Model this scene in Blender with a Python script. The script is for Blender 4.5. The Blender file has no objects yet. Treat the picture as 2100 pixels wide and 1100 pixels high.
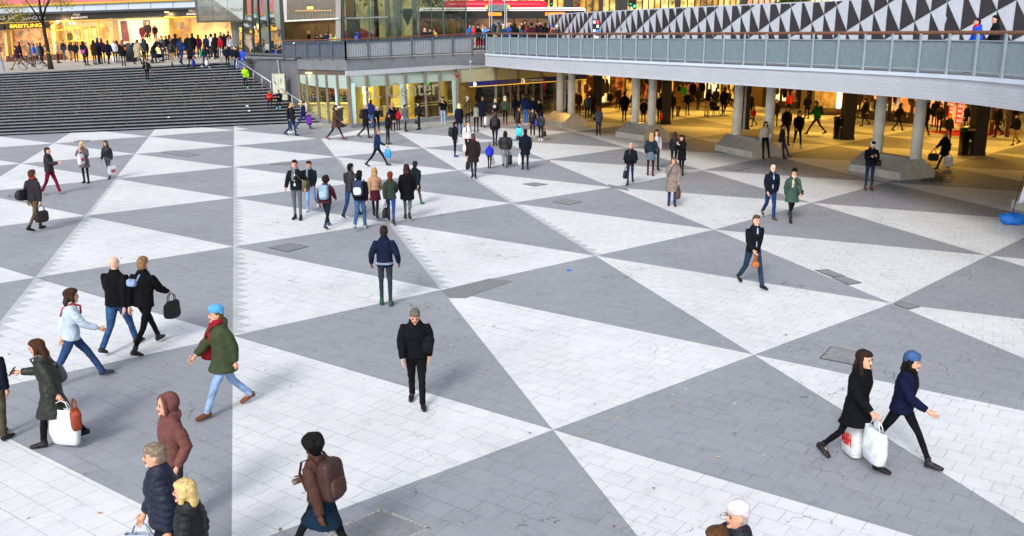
import bpy, bmesh, math, random
from mathutils import Vector, Matrix, noise
PI = math.pi
R = math.radians
random.seed(7)
S = bpy.context.scene
COL = S.collection

# ------------------------------------------------------------ camera, sky, exposure
cd = bpy.data.cameras.new('camera'); cam = bpy.data.objects.new('camera', cd); COL.objects.link(cam)
cam.location = (0, 0, 5.75)
cam.rotation_euler = (R(90 - 14.4063), 0, 0)
cam.rotation_euler.rotate_axis('Z', R(-0.095))
cd.sensor_width = 36.0; cd.lens = 36.0 * 1900 / 2100
cd.clip_start = 0.1; cd.clip_end = 2000
S.camera = cam
w = bpy.data.worlds.new('World'); S.world = w; w.use_nodes = True
nt = w.node_tree; bg = nt.nodes['Background']
sky = nt.nodes.new('ShaderNodeTexSky'); sky.sky_type = 'NISHITA'; sky.sun_disc = False
sky.sun_elevation = R(36); sky.sun_rotation = R(200); sky.air_density = 1.0; sky.dust_density = 2.5; sky.ozone_density = 1.0
hs = nt.nodes.new('ShaderNodeHueSaturation'); hs.inputs['Saturation'].default_value = 0.38   # thin overcast: the sky is milky
nt.links.new(sky.outputs[0], hs.inputs['Color']); nt.links.new(hs.outputs[0], bg.inputs[0]); bg.inputs[1].default_value = 0.15
sd = bpy.data.lights.new('sun', 'SUN'); sd.energy = 1.35; sd.angle = R(14); sd.color = (1.0, 0.97, 0.93)
so = bpy.data.objects.new('sun', sd); COL.objects.link(so); so.rotation_euler = (R(54), 0, R(-20))
S.view_settings.view_transform = 'Standard'; S.view_settings.look = 'None'
S.view_settings.exposure = 0.62; S.view_settings.gamma = 1.0
S.render.engine = 'CYCLES'

# ------------------------------------------------------------ materials
def lin(h):
    h = h.lstrip('#')
    if len(h) == 3: h = ''.join(c*2 for c in h)
    o = []
    for k in (0, 2, 4):
        c = int(h[k:k+2], 16) / 255
        o.append(c/12.92 if c <= 0.04045 else ((c+0.055)/1.055)**2.4)
    return o
MC = {}
def newmat(name):
    m = bpy.data.materials.new(name); m.use_nodes = True
    return m, m.node_tree, m.node_tree.nodes['Principled BSDF']
def nn(t, kind, **kw):
    n = t.nodes.new(kind)
    for k, v in kw.items():
        if k in n.inputs.keys(): n.inputs[k].default_value = v
        else: setattr(n, k, v)
    return n
def plain(name, col, rough=0.7, metal=0.0, var=0.15, scale=6.0, bump=0.0, spec=0.4, bscale=None):
    key = (name, tuple(col) if not isinstance(col, str) else col, rough, metal, var, scale, bump)
    if key in MC: return MC[key]
    m, t, b = newmat(name)
    c = lin(col) if isinstance(col, str) else list(col)
    b.inputs['Roughness'].default_value = rough; b.inputs['Metallic'].default_value = metal
    b.inputs['Specular IOR Level'].default_value = spec
    tc = nn(t, 'ShaderNodeTexCoord')
    nz = nn(t, 'ShaderNodeTexNoise', Scale=scale, Detail=5.0)
    t.links.new(tc.outputs['Object'], nz.inputs['Vector'])
    mr = nn(t, 'ShaderNodeMapRange'); mr.inputs['From Min'].default_value = 0.3; mr.inputs['From Max'].default_value = 0.7
    mr.inputs['To Min'].default_value = 1-var; mr.inputs['To Max'].default_value = 1+var
    t.links.new(nz.outputs[0], mr.inputs[0])
    mx = nn(t, 'ShaderNodeVectorMath', operation='SCALE'); mx.inputs[0].default_value = c[:3]
    t.links.new(mr.outputs[0], mx.inputs['Scale']); t.links.new(mx.outputs[0], b.inputs['Base Color'])
    if bump:
        n2 = nn(t, 'ShaderNodeTexNoise', Scale=bscale or scale*3, Detail=6.0); t.links.new(tc.outputs['Object'], n2.inputs['Vector'])
        bp = nn(t, 'ShaderNodeBump', Strength=bump, Distance=0.02); t.links.new(n2.outputs[0], bp.inputs['Height'])
        t.links.new(bp.outputs[0], b.inputs['Normal'])
    MC[key] = m
    return m
def emis(name, col, s, var=0.0, scale=3.0, dark=None):
    key = ('e', name, col, s, var)
    if key in MC: return MC[key]
    m, t, b = newmat(name)
    c = lin(col)
    b.inputs['Base Color'].default_value = (*c, 1); b.inputs['Emission Strength'].default_value = s
    b.inputs['Emission Color'].default_value = (*c, 1)
    if var:
        tc = nn(t, 'ShaderNodeTexCoord'); nz = nn(t, 'ShaderNodeTexNoise', Scale=scale, Detail=4.0)
        t.links.new(tc.outputs['Object'], nz.inputs['Vector'])
        rp = nn(t, 'ShaderNodeValToRGB'); rp.color_ramp.elements[0].position = 0.35; rp.color_ramp.elements[1].position = 0.62
        d = lin(dark) if dark else [x*(1-var) for x in c]
        rp.color_ramp.elements[0].color = (*d, 1); rp.color_ramp.elements[1].color = (*c, 1)
        t.links.new(nz.outputs[0], rp.inputs[0]); t.links.new(rp.outputs[0], b.inputs['Emission Color']); t.links.new(rp.outputs[0], b.inputs['Base Color'])
    MC[key] = m
    return m
def cloth(col, kind='cloth'):
    key = ('cl', col, kind)
    if key in MC: return MC[key]
    c = [min(.75, x*.9+.002) for x in lin(col)]
    m, t, b = newmat('fabric_' + kind)
    b.inputs['Roughness'].default_value = {'leather': .5, 'puffer': .6, 'denim': .9, 'cloth': .9, 'plastic': .35, 'skin': .55, 'hair': .6}.get(kind, .85)
    b.inputs['Specular IOR Level'].default_value = .35 if kind in ('leather', 'puffer', 'plastic') else .12
    tc = nn(t, 'ShaderNodeTexCoord')
    nz = nn(t, 'ShaderNodeTexNoise', Scale=9.0 if kind != 'hair' else 30.0, Detail=6.0); t.links.new(tc.outputs['Object'], nz.inputs['Vector'])
    v = {'denim': .35, 'hair': .4, 'skin': .08}.get(kind, .2)
    mr = nn(t, 'ShaderNodeMapRange'); mr.inputs['From Min'].default_value = .3; mr.inputs['From Max'].default_value = .7
    mr.inputs['To Min'].default_value = 1-v; mr.inputs['To Max'].default_value = 1+v
    t.links.new(nz.outputs[0], mr.inputs[0])
    mx = nn(t, 'ShaderNodeVectorMath', operation='SCALE'); mx.inputs[0].default_value = c
    t.links.new(mr.outputs[0], mx.inputs['Scale']); t.links.new(mx.outputs[0], b.inputs['Base Color'])
    if kind != 'skin':
        n2 = nn(t, 'ShaderNodeTexNoise', Scale=14.0, Detail=3.0, Distortion=1.2)
        mp = nn(t, 'ShaderNodeMapping'); mp.inputs['Scale'].default_value = (1, 1, 2.2) if kind != 'hair' else (6, 6, .6)
        t.links.new(tc.outputs['Object'], mp.inputs['Vector']); t.links.new(mp.outputs[0], n2.inputs['Vector'])
        bp = nn(t, 'ShaderNodeBump', Strength=.5, Distance=.03); t.links.new(n2.outputs[0], bp.inputs['Height']); t.links.new(bp.outputs[0], b.inputs['Normal'])
    MC[key] = m
    return m
def glass(name, tint, refl=0.9, alpha_tint=1.0, rough=0.02):
    key = ('g', name, tint)
    if key in MC: return MC[key]
    m = bpy.data.materials.new(name); m.use_nodes = True; t = m.node_tree; t.nodes.clear()
    o = nn(t, 'ShaderNodeOutputMaterial'); tr = nn(t, 'ShaderNodeBsdfTransparent'); gl = nn(t, 'ShaderNodeBsdfGlossy', Roughness=rough)
    tr.inputs[0].default_value = (*lin(tint), 1); gl.inputs[0].default_value = (.9, .95, .95, 1)
    fr = nn(t, 'ShaderNodeFresnel', IOR=1.5); mul = nn(t, 'ShaderNodeMath', operation='MULTIPLY_ADD')
    mul.inputs[1].default_value = refl; mul.inputs[2].default_value = 0.04
    tc = nn(t, 'ShaderNodeTexCoord'); nz = nn(t, 'ShaderNodeTexNoise', Scale=.7, Detail=2.0); t.links.new(tc.outputs['Object'], nz.inputs['Vector'])
    bp = nn(t, 'ShaderNodeBump', Strength=.05, Distance=.2); t.links.new(nz.outputs[0], bp.inputs['Height']); t.links.new(bp.outputs[0], gl.inputs['Normal'])
    t.links.new(fr.outputs[0], mul.inputs[0]); mx = nn(t, 'ShaderNodeMixShader')
    t.links.new(mul.outputs[0], mx.inputs[0]); t.links.new(tr.outputs[0], mx.inputs[1]); t.links.new(gl.outputs[0], mx.inputs[2]); t.links.new(mx.outputs[0], o.inputs[0])
    MC[key] = m
    return m

def paving(name, col, ang, spots, light):
    """square slabs laid in rows at angle ang (world), hairline joints, gum spots, worn tone"""
    m, t, b = newmat(name)
    b.inputs['Roughness'].default_value = .62; b.inputs['Specular IOR Level'].default_value = .35
    g = nn(t, 'ShaderNodeNewGeometry')
    mp = nn(t, 'ShaderNodeMapping'); mp.inputs['Rotation'].default_value = (0, 0, -R(ang)); t.links.new(g.outputs['Position'], mp.inputs['Vector'])
    # slight wobble of the joints
    wz = nn(t, 'ShaderNodeTexNoise', Scale=1.3, Detail=2.0); t.links.new(g.outputs['Position'], wz.inputs['Vector'])
    wa = nn(t, 'ShaderNodeVectorMath', operation='MULTIPLY_ADD'); wa.inputs[1].default_value = (.010, .010, 0)
    t.links.new(wz.outputs['Color'], wa.inputs[0]); t.links.new(mp.outputs[0], wa.inputs[2])
    br = nn(t, 'ShaderNodeTexBrick'); br.offset = .5; br.squash = 1; br.inputs['Scale'].default_value = 1.0
    br.inputs['Brick Width'].default_value = .352; br.inputs['Row Height'].default_value = .334
    br.inputs['Mortar Size'].default_value = .0034; br.inputs['Mortar Smooth'].default_value = .35
    br.inputs['Color1'].default_value = (1, 1, 1, 1); br.inputs['Color2'].default_value = (.945, .95, .955, 1); br.inputs['Mortar'].default_value = (0, 0, 0, 1)
    t.links.new(wa.outputs[0], br.inputs['Vector'])
    # broad wear, fine grain
    n1 = nn(t, 'ShaderNodeTexNoise', Scale=.35, Detail=4.0, Roughness=.6); t.links.new(g.outputs['Position'], n1.inputs['Vector'])
    n2 = nn(t, 'ShaderNodeTexNoise', Scale=45.0, Detail=6.0, Roughness=.7); t.links.new(g.outputs['Position'], n2.inputs['Vector'])
    a1 = nn(t, 'ShaderNodeMapRange'); a1.inputs[1].default_value = .3; a1.inputs[2].default_value = .7; a1.inputs[3].default_value = .90; a1.inputs[4].default_value = 1.05
    t.links.new(n1.outputs[0], a1.inputs[0])
    a2 = nn(t, 'ShaderNodeMapRange'); a2.inputs[1].default_value = .3; a2.inputs[2].default_value = .7; a2.inputs[3].default_value = .93; a2.inputs[4].default_value = 1.06
    t.links.new(n2.outputs[0], a2.inputs[0])
    n4 = nn(t, 'ShaderNodeTexNoise', Scale=2.6, Detail=6.0, Roughness=.75, Distortion=.6); t.links.new(g.outputs['Position'], n4.inputs['Vector'])
    a4 = nn(t, 'ShaderNodeMapRange'); a4.inputs[1].default_value = .52; a4.inputs[2].default_value = .74; a4.inputs[3].default_value = 1.0; a4.inputs[4].default_value = .80
    t.links.new(n4.outputs[0], a4.inputs[0])
    m0 = nn(t, 'ShaderNodeMath', operation='MULTIPLY'); t.links.new(a1.outputs[0], m0.inputs[0]); t.links.new(a4.outputs[0], m0.inputs[1])
    mm = nn(t, 'ShaderNodeMath', operation='MULTIPLY'); t.links.new(m0.outputs[0], mm.inputs[0]); t.links.new(a2.outputs[0], mm.inputs[1])
    # joint darkness varies: some open black joints, most hairline
    n3 = nn(t, 'ShaderNodeTexNoise', Scale=.9, Detail=5.0, Roughness=.7); t.links.new(g.outputs['Position'], n3.inputs['Vector'])
    jr = nn(t, 'ShaderNodeMapRange'); jr.inputs[1].default_value = .42; jr.inputs[2].default_value = .62; jr.inputs[3].default_value = .34 if light else .26; jr.inputs[4].default_value = 1.0
    t.links.new(n3.outputs[0], jr.inputs[0])
    jf = nn(t, 'ShaderNodeMath', operation='MULTIPLY'); t.links.new(br.outputs['Fac'], jf.inputs[0]); t.links.new(jr.outputs[0], jf.inputs[1])
    # wandering cracks
    vo = nn(t, 'ShaderNodeTexVoronoi', feature='DISTANCE_TO_EDGE', Scale=.16)
    wd = nn(t, 'ShaderNodeTexNoise', Scale=2.2, Detail=4.0); t.links.new(g.outputs['Position'], wd.inputs['Vector'])
    wm = nn(t, 'ShaderNodeVectorMath', operation='MULTIPLY_ADD'); wm.inputs[1].default_value = (1.6, 1.6, 0)
    t.links.new(wd.outputs['Color'], wm.inputs[0]); t.links.new(g.outputs['Position'], wm.inputs[2]); t.links.new(wm.outputs[0], vo.inputs['Vector'])
    cr = nn(t, 'ShaderNodeMapRange'); cr.inputs[1].default_value = 0; cr.inputs[2].default_value = .0017; cr.inputs[3].default_value = 1; cr.inputs[4].default_value = 0
    t.links.new(vo.outputs['Distance'], cr.inputs[0])
    cm = nn(t, 'ShaderNodeMapRange'); cm.inputs[1].default_value = .47; cm.inputs[2].default_value = .56; t.links.new(n3.outputs[0], cm.inputs[0])
    cf = nn(t, 'ShaderNodeMath', operation='MULTIPLY'); t.links.new(cr.outputs[0], cf.inputs[0]); t.links.new(cm.outputs[0], cf.inputs[1])
    mxj = nn(t, 'ShaderNodeMath', operation='MAXIMUM'); t.links.new(jf.outputs[0], mxj.inputs[0]); t.links.new(cf.outputs[0], mxj.inputs[1])
    # gum spots
    vs = nn(t, 'ShaderNodeTexVoronoi', Scale=1.9); t.links.new(g.outputs['Position'], vs.inputs['Vector'])
    sp = nn(t, 'ShaderNodeMapRange'); sp.inputs[1].default_value = .045; sp.inputs[2].default_value = .06; sp.inputs[3].default_value = 1; sp.inputs[4].default_value = 0
    t.links.new(vs.outputs['Distance'], sp.inputs[0])
    vt = nn(t, 'ShaderNodeSeparateColor'); t.links.new(vs.outputs['Color'], vt.inputs[0])
    gate = nn(t, 'ShaderNodeMath', operation='GREATER_THAN'); gate.inputs[1].default_value = .45; t.links.new(vt.outputs[0], gate.inputs[0])
    sg = nn(t, 'ShaderNodeMath', operation='MULTIPLY'); t.links.new(sp.outputs[0], sg.inputs[0]); t.links.new(gate.outputs[0], sg.inputs[1])
    c = list(col)
    tint = nn(t, 'ShaderNodeVectorMath', operation='SCALE'); tint.inputs[0].default_value = c; t.links.new(mm.outputs[0], tint.inputs['Scale'])
    sb = nn(t, 'ShaderNodeMix', data_type='RGBA', blend_type='MULTIPLY'); sb.inputs[0].default_value = 1.0
    t.links.new(tint.outputs[0], sb.inputs[6]); t.links.new(br.outputs['Color'], sb.inputs[7])
    # brick color is black in the mortar: blend back, joint handled by own factor
    bc = nn(t, 'ShaderNodeMix', data_type='RGBA'); t.links.new(br.outputs['Fac'], bc.inputs[0]); t.links.new(sb.outputs[2], bc.inputs[6]); t.links.new(tint.outputs[0], bc.inputs[7])
    s1 = nn(t, 'ShaderNodeMix', data_type='RGBA'); sf = nn(t, 'ShaderNodeMath', operation='MULTIPLY'); sf.inputs[1].default_value = .8
    t.links.new(sg.outputs[0], sf.inputs[0]); t.links.new(sf.outputs[0], s1.inputs[0]); t.links.new(bc.outputs[2], s1.inputs[6]); s1.inputs[7].default_value = (*spots, 1)
    s2 = nn(t, 'ShaderNodeMix', data_type='RGBA'); t.links.new(mxj.outputs[0], s2.inputs[0]); t.links.new(s1.outputs[2], s2.inputs[6])
    s2.inputs[7].default_value = (.05, .05, .055, 1)
    t.links.new(s2.outputs[2], b.inputs['Base Color'])
    bp = nn(t, 'ShaderNodeBump', Strength=.25, Distance=.01); inv = nn(t, 'ShaderNodeMath', operation='SUBTRACT'); inv.inputs[0].default_value = 1
    t.links.new(mxj.outputs[0], inv.inputs[1]); t.links.new(inv.outputs[0], bp.inputs['Height']); t.links.new(bp.outputs[0], b.inputs['Normal'])
    return m

def concrete(name, col, board=0.0, ang=0, var=.12, rough=.85, vert=False):
    """board-marked concrete: faint courses by height, stains"""
    key = ('conc', name)
    if key in MC: return MC[key]
    m, t, b = newmat(name); b.inputs['Roughness'].default_value = rough; b.inputs['Specular IOR Level'].default_value = .25
    g = nn(t, 'ShaderNodeNewGeometry')
    n1 = nn(t, 'ShaderNodeTexNoise', Scale=1.1, Detail=6.0, Roughness=.65); t.links.new(g.outputs['Position'], n1.inputs['Vector'])
    n2 = nn(t, 'ShaderNodeTexNoise', Scale=14.0, Detail=5.0)
    mp = nn(t, 'ShaderNodeMapping'); mp.inputs['Scale'].default_value = (1, 1, .15) if vert else (.2, .2, 2.5); t.links.new(g.outputs['Position'], mp.inputs['Vector']); t.links.new(mp.outputs[0], n2.inputs['Vector'])
    ad = nn(t, 'ShaderNodeMath', operation='ADD'); t.links.new(n1.outputs[0], ad.inputs[0]); t.links.new(n2.outputs[0], ad.inputs[1])
    mr = nn(t, 'ShaderNodeMapRange'); mr.inputs[1].default_value = .7; mr.inputs[2].default_value = 1.3; mr.inputs[3].default_value = 1-var; mr.inputs[4].default_value = 1+var
    t.links.new(ad.outputs[0], mr.inputs[0])
    fac = mr.outputs[0]
    if board:
        sx = nn(t, 'ShaderNodeSeparateXYZ'); t.links.new(g.outputs['Position'], sx.inputs[0])
        dv = nn(t, 'ShaderNodeMath', operation='DIVIDE'); dv.inputs[1].default_value = board; t.links.new(sx.outputs[2], dv.inputs[0])
        frn = nn(t, 'ShaderNodeMath', operation='FRACT'); t.links.new(dv.outputs[0], frn.inputs[0])
        lt = nn(t, 'ShaderNodeMath', operation='LESS_THAN'); lt.inputs[1].default_value = .12; t.links.new(frn.outputs[0], lt.inputs[0])
        ml = nn(t, 'ShaderNodeMath', operation='MULTIPLY_ADD'); ml.inputs[1].default_value = -.16; ml.inputs[2].default_value = 1; t.links.new(lt.outputs[0], ml.inputs[0])
        fl = nn(t, 'ShaderNodeMath', operation='FLOOR'); t.links.new(dv.outputs[0], fl.inputs[0])
        wn = nn(t, 'ShaderNodeTexWhiteNoise', noise_dimensions='1D'); t.links.new(fl.outputs[0], wn.inputs['W'])
        m3 = nn(t, 'ShaderNodeMapRange'); m3.inputs[3].default_value = .94; m3.inputs[4].default_value = 1.04; t.links.new(wn.outputs[0], m3.inputs[0])
        q = nn(t, 'ShaderNodeMath', operation='MULTIPLY'); t.links.new(ml.outputs[0], q.inputs[0]); t.links.new(m3.outputs[0], q.inputs[1])
        q2 = nn(t, 'ShaderNodeMath', operation='MULTIPLY'); t.links.new(q.outputs[0], q2.inputs[0]); t.links.new(fac, q2.inputs[1]); fac = q2.outputs[0]
    c = lin(col) if isinstance(col, str) else list(col)
    v = nn(t, 'ShaderNodeVectorMath', operation='SCALE'); v.inputs[0].default_value = c; t.links.new(fac, v.inputs['Scale']); t.links.new(v.outputs[0], b.inputs['Base Color'])
    bp = nn(t, 'ShaderNodeBump', Strength=.3, Distance=.01); t.links.new(n2.outputs[0], bp.inputs['Height']); t.links.new(bp.outputs[0], b.inputs['Normal'])
    MC[key] = m
    return m

# ------------------------------------------------------------ mesh helpers
def link(name, bm, mats, parent=None, smooth=False, loc=None):
    me = bpy.data.meshes.new(name); bm.normal_update(); bm.to_mesh(me); bm.free()
    if not isinstance(mats, (list, tuple)): mats = [mats]
    for m in mats: me.materials.append(m)
    if smooth:
        for p in me.polygons: p.use_smooth = True
    o = bpy.data.objects.new(name, me); COL.objects.link(o)
    if parent: o.parent = parent
    if loc: o.location = loc
    return o
def tag(o, label=None, cat=None, group=None, kind=None):
    if label: o['label'] = label
    if cat: o['category'] = cat
    if group: o['group'] = group
    if kind: o['kind'] = kind
    return o
def thing(name, loc, label, cat, group=None, rz=0):
    o = bpy.data.objects.new(name, None); COL.objects.link(o); o.empty_display_size = .2
    o.location = loc; o.rotation_euler = (0, 0, rz)
    return tag(o, label, cat, group)
def copytree(o, parent=None):
    c = o.copy(); COL.objects.link(c); c.parent = parent
    for ch in list(o.children): copytree(ch, c)
    return c
def bx(bm, c, s, rz=0, mi=0, M=None):
    vs = []
    rot = Matrix.Rotation(rz, 3, 'Z')
    for x in (-.5, .5):
        for y in (-.5, .5):
            for z in (-.5, .5):
                v = Vector(c) + rot @ Vector((x*s[0], y*s[1], z*s[2]))
                if M: v = M @ v
                vs.append(bm.verts.new(v))
    for f in ((0,1,3,2),(4,6,7,5),(0,4,5,1),(2,3,7,6),(0,2,6,4),(1,5,7,3)):
        bm.faces.new([vs[i] for i in f]).material_index = mi
def beam(bm, p, q, w, h, mi=0):
    """box section from p to q, w across, h up"""
    p = Vector(p); q = Vector(q); d = (q-p).normalized()
    up = Vector((0, 0, 1)) if abs(d.z) < .95 else Vector((0, 1, 0))
    s = d.cross(up).normalized()*w/2; u = s.cross(d).normalized()*h/2
    v = [bm.verts.new(a + i*s + j*u) for a in (p, q) for i, j in ((-1,-1),(1,-1),(1,1),(-1,1))]
    for f in ((0,1,2,3),(7,6,5,4),(0,4,5,1),(1,5,6,2),(2,6,7,3),(3,7,4,0)): bm.faces.new([v[i] for i in f]).material_index = mi
def tube(bm, pts, rad, seg=10, ref=None, mi=0, cap=True):
    """loft of elliptical rings; rad items float or (a, b); ref = direction of the a axis"""
    pts = [Vector(p) for p in pts]; n = len(pts); rings = []
    for i, p in enumerate(pts):
        d = (pts[min(i+1, n-1)] - pts[max(i-1, 0)])
        if d.length < 1e-6: d = Vector((0, 0, 1))
        d.normalize()
        rf = Vector(ref) if ref else (Vector((1, 0, 0)) if abs(d.x) < .9 else Vector((0, 1, 0)))
        b = d.cross(rf).normalized(); a = b.cross(d).normalized()
        r = rad[i] if isinstance(rad, (list, tuple)) else rad
        ra, rb = r if isinstance(r, (list, tuple)) else (r, r)
        rings.append([bm.verts.new(p + a*ra*math.cos(t*2*PI/seg) + b*rb*math.sin(t*2*PI/seg)) for t in range(seg)])
    for i in range(n-1):
        for t in range(seg):
            u = (t+1) % seg
            bm.faces.new((rings[i][t], rings[i][u], rings[i+1][u], rings[i+1][t])).material_index = mi
    if cap:
        bm.faces.new(list(reversed(rings[0]))).material_index = mi
        bm.faces.new(rings[-1]).material_index = mi
def quadslab(bm, q, t, mi=0, dirv=None):
    """q = four corners (tl, tr, br, bl) of the visible face; thickness t away from the viewer"""
    q = [Vector(p) for p in q]
    n = dirv if dirv else (q[1]-q[0]).cross(q[3]-q[0]).normalized()
    n = Vector(n)
    if n.y < 0: n = -n
    a = [bm.verts.new(p) for p in q]; b = [bm.verts.new(p + n*t) for p in q]
    for f in ([a[0],a[3],a[2],a[1]], [b[0],b[1],b[2],b[3]]): bm.faces.new(f).material_index = mi
    for i in range(4):
        j = (i+1) % 4
        bm.faces.new((a[i], a[j], b[j], b[i])).material_index = mi
def lerp(a, b, t): return Vector(a)*(1-t) + Vector(b)*t
def inq(q, u, v):
    """point in a quad (tl, tr, br, bl)"""
    return lerp(lerp(q[0], q[1], u), lerp(q[3], q[2], u), v)
def subq(q, u0, u1, v0, v1): return [inq(q, u0, v0), inq(q, u1, v0), inq(q, u1, v1), inq(q, u0, v1)]
def shift(q, d): return [Vector(p) + Vector(d) for p in q]
def lettering(txt, q, mat, parent, name='lettering', ext=.01, italic=0, bold=0, off=(0, -.02, 0), fit=True):
    """raised letters filling the quad q (tl, tr, br, bl)"""
    cu = bpy.data.curves.new(name, 'FONT'); cu.body = txt; cu.extrude = ext; cu.shear = italic; cu.offset = bold
    tmp = bpy.data.objects.new('tmp', cu); COL.objects.link(tmp)
    me = bpy.data.meshes.new_from_object(tmp.evaluated_get(bpy.context.evaluated_depsgraph_get()))
    bpy.data.objects.remove(tmp); bpy.data.curves.remove(cu)
    xs = [v.co.x for v in me.vertices]; ys = [v.co.y for v in me.vertices]
    x0, x1, y0, y1 = min(xs), max(xs), min(ys), max(ys)
    nrm = (Vector(q[1])-Vector(q[0])).cross(Vector(q[3])-Vector(q[0])).normalized()
    if nrm.y > 0: nrm = -nrm
    for v in me.vertices:
        u = (v.co.x-x0)/(x1-x0); vv = 1-(v.co.y-y0)/(y1-y0)
        z = v.co.z
        v.co = inq(q, u, vv) + nrm*(z+ext) + Vector(off)
    me.materials.append(mat)
    o = bpy.data.objects.new(name, me); COL.objects.link(o); o.parent = parent
    return o
def superell(bm, c, r, e=.4, nu=16, nv=10, M=None, mi=0, amp=0, seed=0, ns=6):
    def sp(x, p): return math.copysign(abs(x)**p, x)
    rows = []
    for j in range(nv+1):
        v = -PI/2 + PI*j/nv; row = []
        for i in range(nu):
            u = 2*PI*i/nu
            p = Vector((r[0]*sp(math.cos(v), e)*sp(math.cos(u), e), r[1]*sp(math.cos(v), e)*sp(math.sin(u), e), r[2]*sp(math.sin(v), e)))
            if amp: p *= 1 + amp*noise.noise(p*ns + Vector((seed, seed*2, 0)))/max(.001, 1)
            p = p + Vector(c)
            if M: p = M @ p
            row.append(p)
        rows.append(row)
    bot = bm.verts.new(rows[0][0]); top = bm.verts.new(rows[-1][0])
    R_ = [[bm.verts.new(p) for p in row] for row in rows[1:-1]]
    for i in range(nu):
        k = (i+1) % nu
        bm.faces.new((bot, R_[0][k], R_[0][i])).material_index = mi
        bm.faces.new((top, R_[-1][i], R_[-1][k])).material_index = mi
        for j in range(len(R_)-1):
            bm.faces.new((R_[j][i], R_[j][k], R_[j+1][k], R_[j+1][i])).material_index = mi

M_wood = plain('handrail_wood', '#6b4630', .6, var=.35, scale=9, bump=.1)
M_blue = plain('blue_grey_paint', '#3c4856', .5, var=.12)
M_palegrey = plain('pale_grey_paint', '#84929a', .5, var=.08)
M_steel = plain('brushed_steel', '#cfcac0', .36, metal=.45, var=.12, scale=3)
M_black = plain('black_metal', '#08080a', .4, var=.2)
M_dark = plain('dark_stone', '#0a0806', .6, var=.3)
M_white = plain('white_paint', '#dfe2e4', .6, var=.06)
M_colm = plain('column_paint', '#eceade', .55, var=.08, scale=2)
M_bronze = plain('bronze_frame', '#6b5f55', .5, metal=.3, var=.2)
# ============================================================ THE PLAZA FLOOR
O0 = Vector((-5.4317, 17.1300)); VA = Vector((3.8133, 3.2656)); VB = Vector((2.2220, -7.6716)); VA2 = Vector((4.25, 4.36))
def L(i, j):
    p = O0 + VB*j + (VA*i if i <= 3 else VA*3 + VA2*(i-3))
    return p
m_wl = paving('white_slabs', (.70, .713, .735), -36.1, (.25, .26, .28), True)
m_gl = paving('grey_slabs', (.300, .314, .35), -36.1, (.52, .53, .55), False)
m_wr = paving('white_slabs_east', (.68, .69, .70), -27.1, (.25, .26, .28), True)
m_gr = paving('grey_slabs_east', (.292, .302, .332), -27.1, (.5, .5, .5), False)
m_inf = paving('pale_mortar_infill', (.50, .515, .54), -36.1, (.3, .3, .32), True)
m_bord = paving('border_slabs', (.28, .29, .32), 41, (.45, .45, .47), False)
bm = bmesh.new()
bx(bm, (0, 150, -.06), (900, 900, .02))
tag(link('ground', bm, plain('asphalt_base', '#6a6b6e', .9, bump=.2)), kind='structure')
bm = bmesh.new()
def face(pts, mi, z=0):
    f = bm.faces.new([bm.verts.new((p[0], p[1], z)) for p in pts])
    if f.normal.z < 0 or (f.normal_update() or f.normal.z < 0): f.normal_flip()
    f.material_index = mi
SAW = {(0,-2): .34, (0,-1): .42, (0,0): 0, (0,-3): .15, (1,-1): .42, (1,-2): .2, (2,-1): .34, (2,-2): .3, (-1,-2): .42, (-1,-1): .42, (-1,-3): .15, (1,-3): .12, (-1,0): .4}
rs = random.Random(3)
for i in range(-9, 12):
    for j in range(-13, 4):
        a, b, c = L(i, j), L(i, j+1), L(i+1, j+1); d = L(i+1, j)
        w, g = (0, 1) if i < 3 else (2, 3)
        face([a, d, c], g)
        s = SAW.get((i, j), 0)
        if not s: face([a, b, c], w); continue
        # the white field stops short of its base line in a saw edge, one tooth to each row of slabs
        cdir = (c - a).normalized(); clen = (c-a).length; nt_ = 15
        inner = []; edge = (b - a); q_ = s/.42
        for k in range(nt_):
            t0 = k/nt_; t1 = (k+1)/nt_
            lim0 = (1-t0)*clen*.92; lim1 = (1-t1)*clen*.92
            r0 = .10 + .03*rs.random()
            inner.append(a + edge*(t0+.002) + cdir*min(r0+.43*q_+.05*rs.random(), lim0)); inner.append(a + edge*t1 + cdir*min(r0, lim1))
        inner[-1] = a + edge*(1-.4/nt_) + cdir*min(.1, clen*.4/nt_*.8)
        face([a] + inner + [b], 4)
        face(inner + [b, c], w)
tag(link('plaza_paving', bm, [m_wl, m_gl, m_wr, m_gr, m_inf]), kind='structure')
# plain grey border along the stairs and the glazed shop
bm = bmesh.new()
def sheet(pts, z, mat_i=0):
    f = bm.faces.new([bm.verts.new((p[0], p[1], z)) for p in pts]); f.normal_update()
    if f.normal.z < 0: f.normal_flip()
    f.material_index = mat_i
sheet([(-17.045, 57.340, 0.000), (-10.517, 50.696, 0.000), (-9.154, 55.448, 0.000), (-5.910, 54.947, 0.000), (-3.175, 57.569, 0.000), (1.827, 56.765, 0.000), (1.943, 60.483, 0.000), (-1.350, 63.903, 0.000), (-3.522, 62.780, 0.000), (-9.839, 57.459, 0.000), (-12.733, 60.892, 0.000), (-15.582, 60.842, 0.000)], .004)
tag(link('border_paving', bm, m_bord), kind='structure')

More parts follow.
